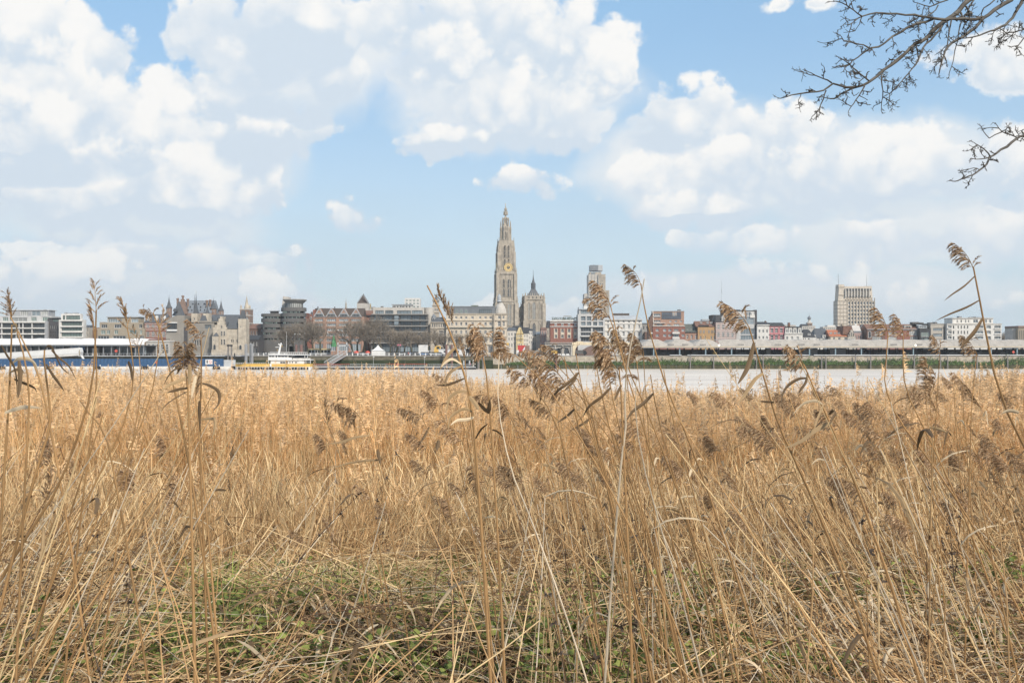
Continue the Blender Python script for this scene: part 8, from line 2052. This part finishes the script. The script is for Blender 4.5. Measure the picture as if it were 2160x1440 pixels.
def more_reeds():
    """the rest of the tall reeds one can pick out, each its own plant"""
    zones = [(1400, 2150, 800, 960, 64, 'brown'), (1050, 1400, 860, 1000, 22, 'brown'), (560, 1050, 960, 1110, 12, 'brown'), (20, 560, 880, 1050, 20, 'sparse'), (1400, 2150, 950, 1080, 18, 'brown')]
    for zi, (c0, c1, r0, r1, n, kd) in enumerate(zones):
        for i in range(n):
            c, r_ = U(c0, c1), r0 + (r1 - r0) * U(0, 1) ** .9
            d = U(4.6, 8.5) if zi in (0, 1) else U(4.0, 6.5)
            Lp = U(.11, .18) * FPX / d
            lean = U(.25, .6) if c > 700 else U(-.6, .1)
            tip = (c, r_); bs = (c + Lp * .55 * (1 if c > 600 else U(-1, .3)), r_ + Lp * .8)
            H = 300
            path = [bs] + [(bs[0] + lean * H * t + 30 * lean * math.sin(3 * t), bs[1] + H * t) for t in (.15, .35, .6)]
            lv = []
            if U(0, 1) < .6:
                q = path[1]; s = U(-1, 1); w = U(30, 70) * 4 / d
                lv.append(([q, (q[0] + s * w * .5, q[1] - U(-8, 14)), (q[0] + s * w, q[1] + U(0, 30))], U(6, 11) * 4 / d, rnd.choice((LB, LD, LD, LC))))
            pk = rnd.choices(('plume', 'fluffy', 'tight', 'sparse'), (.55, .2, .15, .1) if kd == 'brown' else (.2, .1, .3, .4))[0]
            look = {'plume': 'combed', 'fluffy': 'shaggy', 'tight': 'closed', 'sparse': 'wispy'}[pk] + ' plume' + (' and leaf' if lv else '')
            band = 'by the water' if r_ < 850 else 'upper bed' if r_ < 900 else 'mid bed' if r_ < 960 else 'lower bed'
            lab = own_label(*['%sreed with %s, %s, below the %s' % (q, look, band, mark(c)) for q in ('', 'smaller ', 'thinner ')])
            reed(lab, d, path, (tip, bs, pk, -1 if U(0, 1) < .88 else 1), lv, r=U(.0021, .003), mat=rnd.choice((ST_DARK, NEAR, NEAR_LIGHT, LEAF_DRY)), group='lesser reeds %s' % ('by the sheds side', 'in the middle', 'in the trampled middle', 'by the corner', 'among slanting stems')[zi])
    # long leaning stems near the camera
    for i in range(44):
        leftside = i % 2
        d = U(2.7, 4.6)
        c = U(-20, 330) if leftside else U(1560, 2230)
        r_ = U(1180, 1480)
        s = (U(.25, .85) if leftside else U(-.8, -.2))
        Lr = U(260, 520)
        path = [(c + s * Lr, r_ - Lr), (c + s * Lr * .62, r_ - Lr * .6), (c + s * Lr * .28, r_ - Lr * .27), (c, r_)]
        reed(own_label(*['%s leafless stem slanting %s with its tip under the %s' % (q, w, mark(c + s * Lr)) for q in ('pale', 'thin', 'long', 'dry', 'slender', 'weathered') for w in (('steeply',) if abs(s) < .5 else ('low',))]), d, path, None, (), r=U(.0020, .0032), mat=rnd.choice((ST, ST_LIGHT, ST_PALE, ST_DARK)), group='slanting stems of one corner' if leftside else 'slanting stems of the other corner')
    for (c0, r0, c1, r1, d, m) in ((0, 1440, 300, 1080, 2.8, ST_PALE), (400, 1440, 318, 1110, 2.5, ST_LIGHT), (420, 1440, 330, 1160, 2.5, ST), (345, 1440, 305, 1090, 2.4, ST_LIGHT), (1700, 1440, 1716, 1090, 2.5, ST_LIGHT), (1450, 1440, 1820, 1278, 2.4, ST_LIGHT), (960, 1440, 1138, 1308, 2.4, ST_PALE), (790, 1440, 960, 1280, 2.5, ST), (2130, 1440, 2105, 1080, 2.5, ST_LIGHT), (1050, 1440, 880, 1050, 2.7, ST_LIGHT), (1430, 1400, 1110, 1060, 2.8, ST_LIGHT)):
        reed(None, d, [(c1, r1), ((c0 + c1) / 2 + 6, (r0 + r1) / 2), (c0, r0)], None, (), r=.0027, mat={ST_PALE: NEAR_LIGHT, ST_LIGHT: NEAR}.get(m, m), group='stout stems crossing the bottom of the view')['label'] = 'stout straw stem crossing the bottom of view from %s' % {300: 'the corner up to the bushy plume', 318: 'the green nettles, tallest of three', 330: 'the green nettles, shortest of three', 305: 'the nettles, by the corner', 1716: 'the straw, upright and knee bent', 1820: 'the straw, lying almost flat', 1138: 'the middle, bleached and slanting', 960: 'the middle grass, thin and slanting', 2105: 'the far corner, upright', 880: 'the middle, long and leaning back', 1110: 'the middle, long and leaning over'}[c1]
more_reeds()

# ================================================================ bare tree overhead
def overhead_tree():
    bark = material('bare_bark', (.055, .047, .04), scale=14, var=.45, rgb2=(.15, .14, .125), detail=5)
    tx, ty = 5.3, 7.2
    gz = ground_z(tx, ty)
    T = thing('bare_tree', 'bare tree whose crooked lichen grey boughs hang into the blue sky', 'tree', (tx, ty, gz))
    O = Vector((tx, ty, gz))
    MB().tube([(0, 0, -.1), (.05, 0, .8), (-.05, .1, 2.4), (.1, 0, 4.2), (0, .1, 6.4), (.2, 0, 9)], [.30, .24, .21, .18, .14, .06], 10).build('trunk', bark, T)
    r2 = random.Random(77); u = r2.uniform
    Z = lambda x, y, d: Vector((pX(1620 + x / 3.428, d), d, pZ(y / 3.428, d))) - O
    px = 5.8 / FPX / 3.428
    def twig(b, p, d, L, r, lv):
        pts = [p]; dd = d.normalized(); n = 4
        for i in range(n):
            dd = (dd + Vector((u(-1, 1), u(-1, 1), u(-1, 1))) * .38).normalized(); pts.append(pts[-1] + dd * L / n)
        b.tube(pts, [r, r * .9, r * .75, r * .65, r * .75], 4, cap=True)
        if lv:
            for k in range(1, n + 1):
                for _ in range(2):
                    if u(0, 1) < .54:
                        o = Vector((u(-1, 1), u(-1, 1), u(-1, 1)))
                        twig(b, pts[k], dd * .7 + o * .8, L * u(.28, .6), max(.0017, r * .7), lv - 1)
    def bough(zp, w0, w1, d0, d1, grow=1.0, root=None, name='bough'):
        n = len(zp); P = [Z(x, y, d0 + (d1 - d0) * i / (n - 1)) for i, (x, y) in enumerate(zp)]
        R = [(w0 + (w1 - w0) * i / (n - 1)) * .62 * px for i in range(n)]
        b = MB()
        Q, RR = [], []
        for i in range(n - 1):
            for s in (0, .5):
                p = P[i].lerp(P[i + 1], s)
                if s: p = p + Vector((u(-1, 1), u(-1, 1), u(-1, 1))) * (P[i + 1] - P[i]).length * .05
                Q.append(p); RR.append((R[i] + (R[i + 1] - R[i]) * s) * u(.9, 1.15))
        Q.append(P[-1]); RR.append(R[-1])
        if root is not None:
            e, m0 = Q[0], len(Q)
            for k in range(5):
                f = k / 5; j = Vector((u(-1, 1), u(-1, 1), u(-.3, 1.6))) * .16 * math.sin(math.pi * f)
                Q.insert(k, root.lerp(e, f) + j); RR.insert(k, R[0] * (2.2 - 1.1 * f))
        b.tube(Q, RR, 7)
        for i in range(1, len(Q) - 1):
            if u(0, 1) < .74 * grow:
                t = (Q[i + 1] - Q[i]).normalized(); o = Vector((u(-1, 1), u(-.8, .8), u(-1, 1)))
                o = (o - t * o.dot(t)).normalized()
                twig(b, Q[i], t * .6 + o, u(45, 130) * px * grow ** .3, max(.0028, RR[i] * .42), 2)
        t = (Q[-1] - Q[-2]).normalized()
        twig(b, Q[-1], t, 50 * px, max(.0022, RR[-1] * .8), 1)
        return b.build(name, bark, T, smooth=True)
    bough([(1450, 0), (1380, 80), (1290, 145), (1200, 215), (1140, 280), (1070, 315), (1000, 380), (930, 440), (860, 490), (800, 545), (720, 600), (640, 630), (560, 665), (500, 705), (450, 715)], 30, 7, 5.9, 5.4, .8, Vector((-.05, .1, 5.8)))
    bough([(650, 628), (560, 632), (470, 605), (400, 655), (300, 668), (170, 688), (90, 712)], 13, 5, 5.45, 5.3, .7)
    bough([(460, 600), (400, 570), (340, 545), (290, 520)], 8, 4, 5.4, 5.3)
    bough([(1760, 0), (1640, 70), (1560, 130), (1500, 200), (1420, 260), (1330, 310), (1280, 370), (1255, 450), (1235, 540)], 26, 6, 5.9, 5.6, .9, Vector((0, .1, 5.4)))
    bough([(1550, 128), (1500, 142), (1420, 135), (1330, 137), (1240, 140), (1150, 125), (1060, 108), (930, 100), (830, 98), (780, 95), (680, 120), (620, 160), (585, 180)], 20, 5, 5.85, 5.4, .55)
    bough([(680, 120), (620, 75), (570, 40), (490, 10)], 8, 5, 5.45, 5.4, .8)
    bough([(1190, 140), (1080, 170), (1000, 205), (930, 250), (870, 290), (800, 340), (740, 350), (680, 390), (610, 440), (590, 465), (500, 480)], 15, 5, 5.7, 5.35, .7)
    bough([(740, 350), (690, 325), (620, 310), (550, 300), (530, 265)], 8, 4, 5.5, 5.4, .8)
    bough([(730, 585), (700, 560), (640, 510), (592, 468), (540, 430)], 9, 5, 5.45, 5.35, .8)
    bough([(1270, 170), (1230, 230), (1180, 290), (1120, 350), (1085, 440), (1040, 500), (990, 560), (930, 630), (880, 680)], 12, 5, 5.75, 5.5, .9)
    bough([(1325, 150), (1305, 260), (1275, 390), (1255, 460)], 9, 4, 5.8, 5.7, .9)
    bough([(820, 540), (825, 620), (830, 700), (820, 770)], 8, 4, 5.5, 5.5, 1)
    bough([(700, 620), (660, 690), (620, 750), (590, 790)], 8, 4, 5.45, 5.4, 1)
    bough([(420, 655), (400, 720), (370, 790), (335, 830)], 8, 4, 5.4, 5.4, 1)
    bough([(1230, 40), (1180, 100), (1100, 150)][::1], 8, 4, 5.8, 5.7, .8, None)
    bough([(1490, 0), (1440, 90), (1390, 180), (1370, 300), (1340, 440), (1310, 530)], 10, 4, 5.9, 5.7, .8)
    bough([(1840, 0), (1810, 60), (1770, 130), (1720, 180), (1640, 220), (1570, 240), (1480, 270), (1390, 280)], 20, 5, 6.0, 5.7, .9, Vector((0, .1, 5.0)))
    bough([(1900, 190), (1851, 215), (1780, 235), (1720, 240), (1680, 210)], 10, 5, 6.0, 5.9, 1, Vector((0, .1, 4.6)))
    bough([(1900, 230), (1851, 275), (1810, 330), (1765, 338)], 8, 5, 6.0, 5.9, .9)
    bough([(1300, 0), (1240, 20), (1170, 50), (1100, 30), (1060, 20)], 9, 4, 5.9, 5.8, .9, Vector((-.1, .1, 6.4)))
    bough([(1640, 0), (1560, 60), (1540, 120)], 9, 5, 5.9, 5.9, 1.0)
    bough([(1900, 962), (1851, 980), (1800, 1000), (1730, 1060), (1650, 1110), (1600, 1135), (1580, 1190), (1530, 1230), (1480, 1265), (1420, 1290), (1370, 1308), (1330, 1310)], 17, 5, 5.9, 5.5, .8, Vector((-.1, 0, 3.2)))
    bough([(1805, 998), (1740, 970), (1690, 950), (1655, 905)], 9, 4, 5.85, 5.8, .9)
    bough([(1690, 955), (1600, 1000), (1550, 940)], 7, 4, 5.8, 5.75, .7)
    bough([(1605, 1130), (1575, 1090), (1535, 1060), (1500, 1040)], 8, 4, 5.65, 5.6, .8)
    bough([(1595, 1140), (1540, 1150), (1470, 1145)], 7, 4, 5.65, 5.6, .7)
overhead_tree()

# ================================================================ thin river haze
def haze():
    m = bpy.data.materials.new('haze'); m.use_nodes = True
    nt = m.node_tree; nt.nodes.clear()
    v = nt.nodes.new('ShaderNodeVolumePrincipled'); o = nt.nodes.new('ShaderNodeOutputMaterial')
    v.inputs['Color'].default_value = (.93, .95, .97, 1); v.inputs['Density'].default_value = HAZE_DENSITY; v.inputs['Anisotropy'].default_value = .2
    nt.links.new(v.outputs[0], o.inputs['Volume'])
    b = MB().box(-2900, 2900, -460, 3300, -5, 140).build('haze', m)
    b['kind'] = 'stuff'; b['label'] = 'thin pale haze over the river and the city'; b['category'] = 'haze'
HAZE_DENSITY = 0.00014
haze()
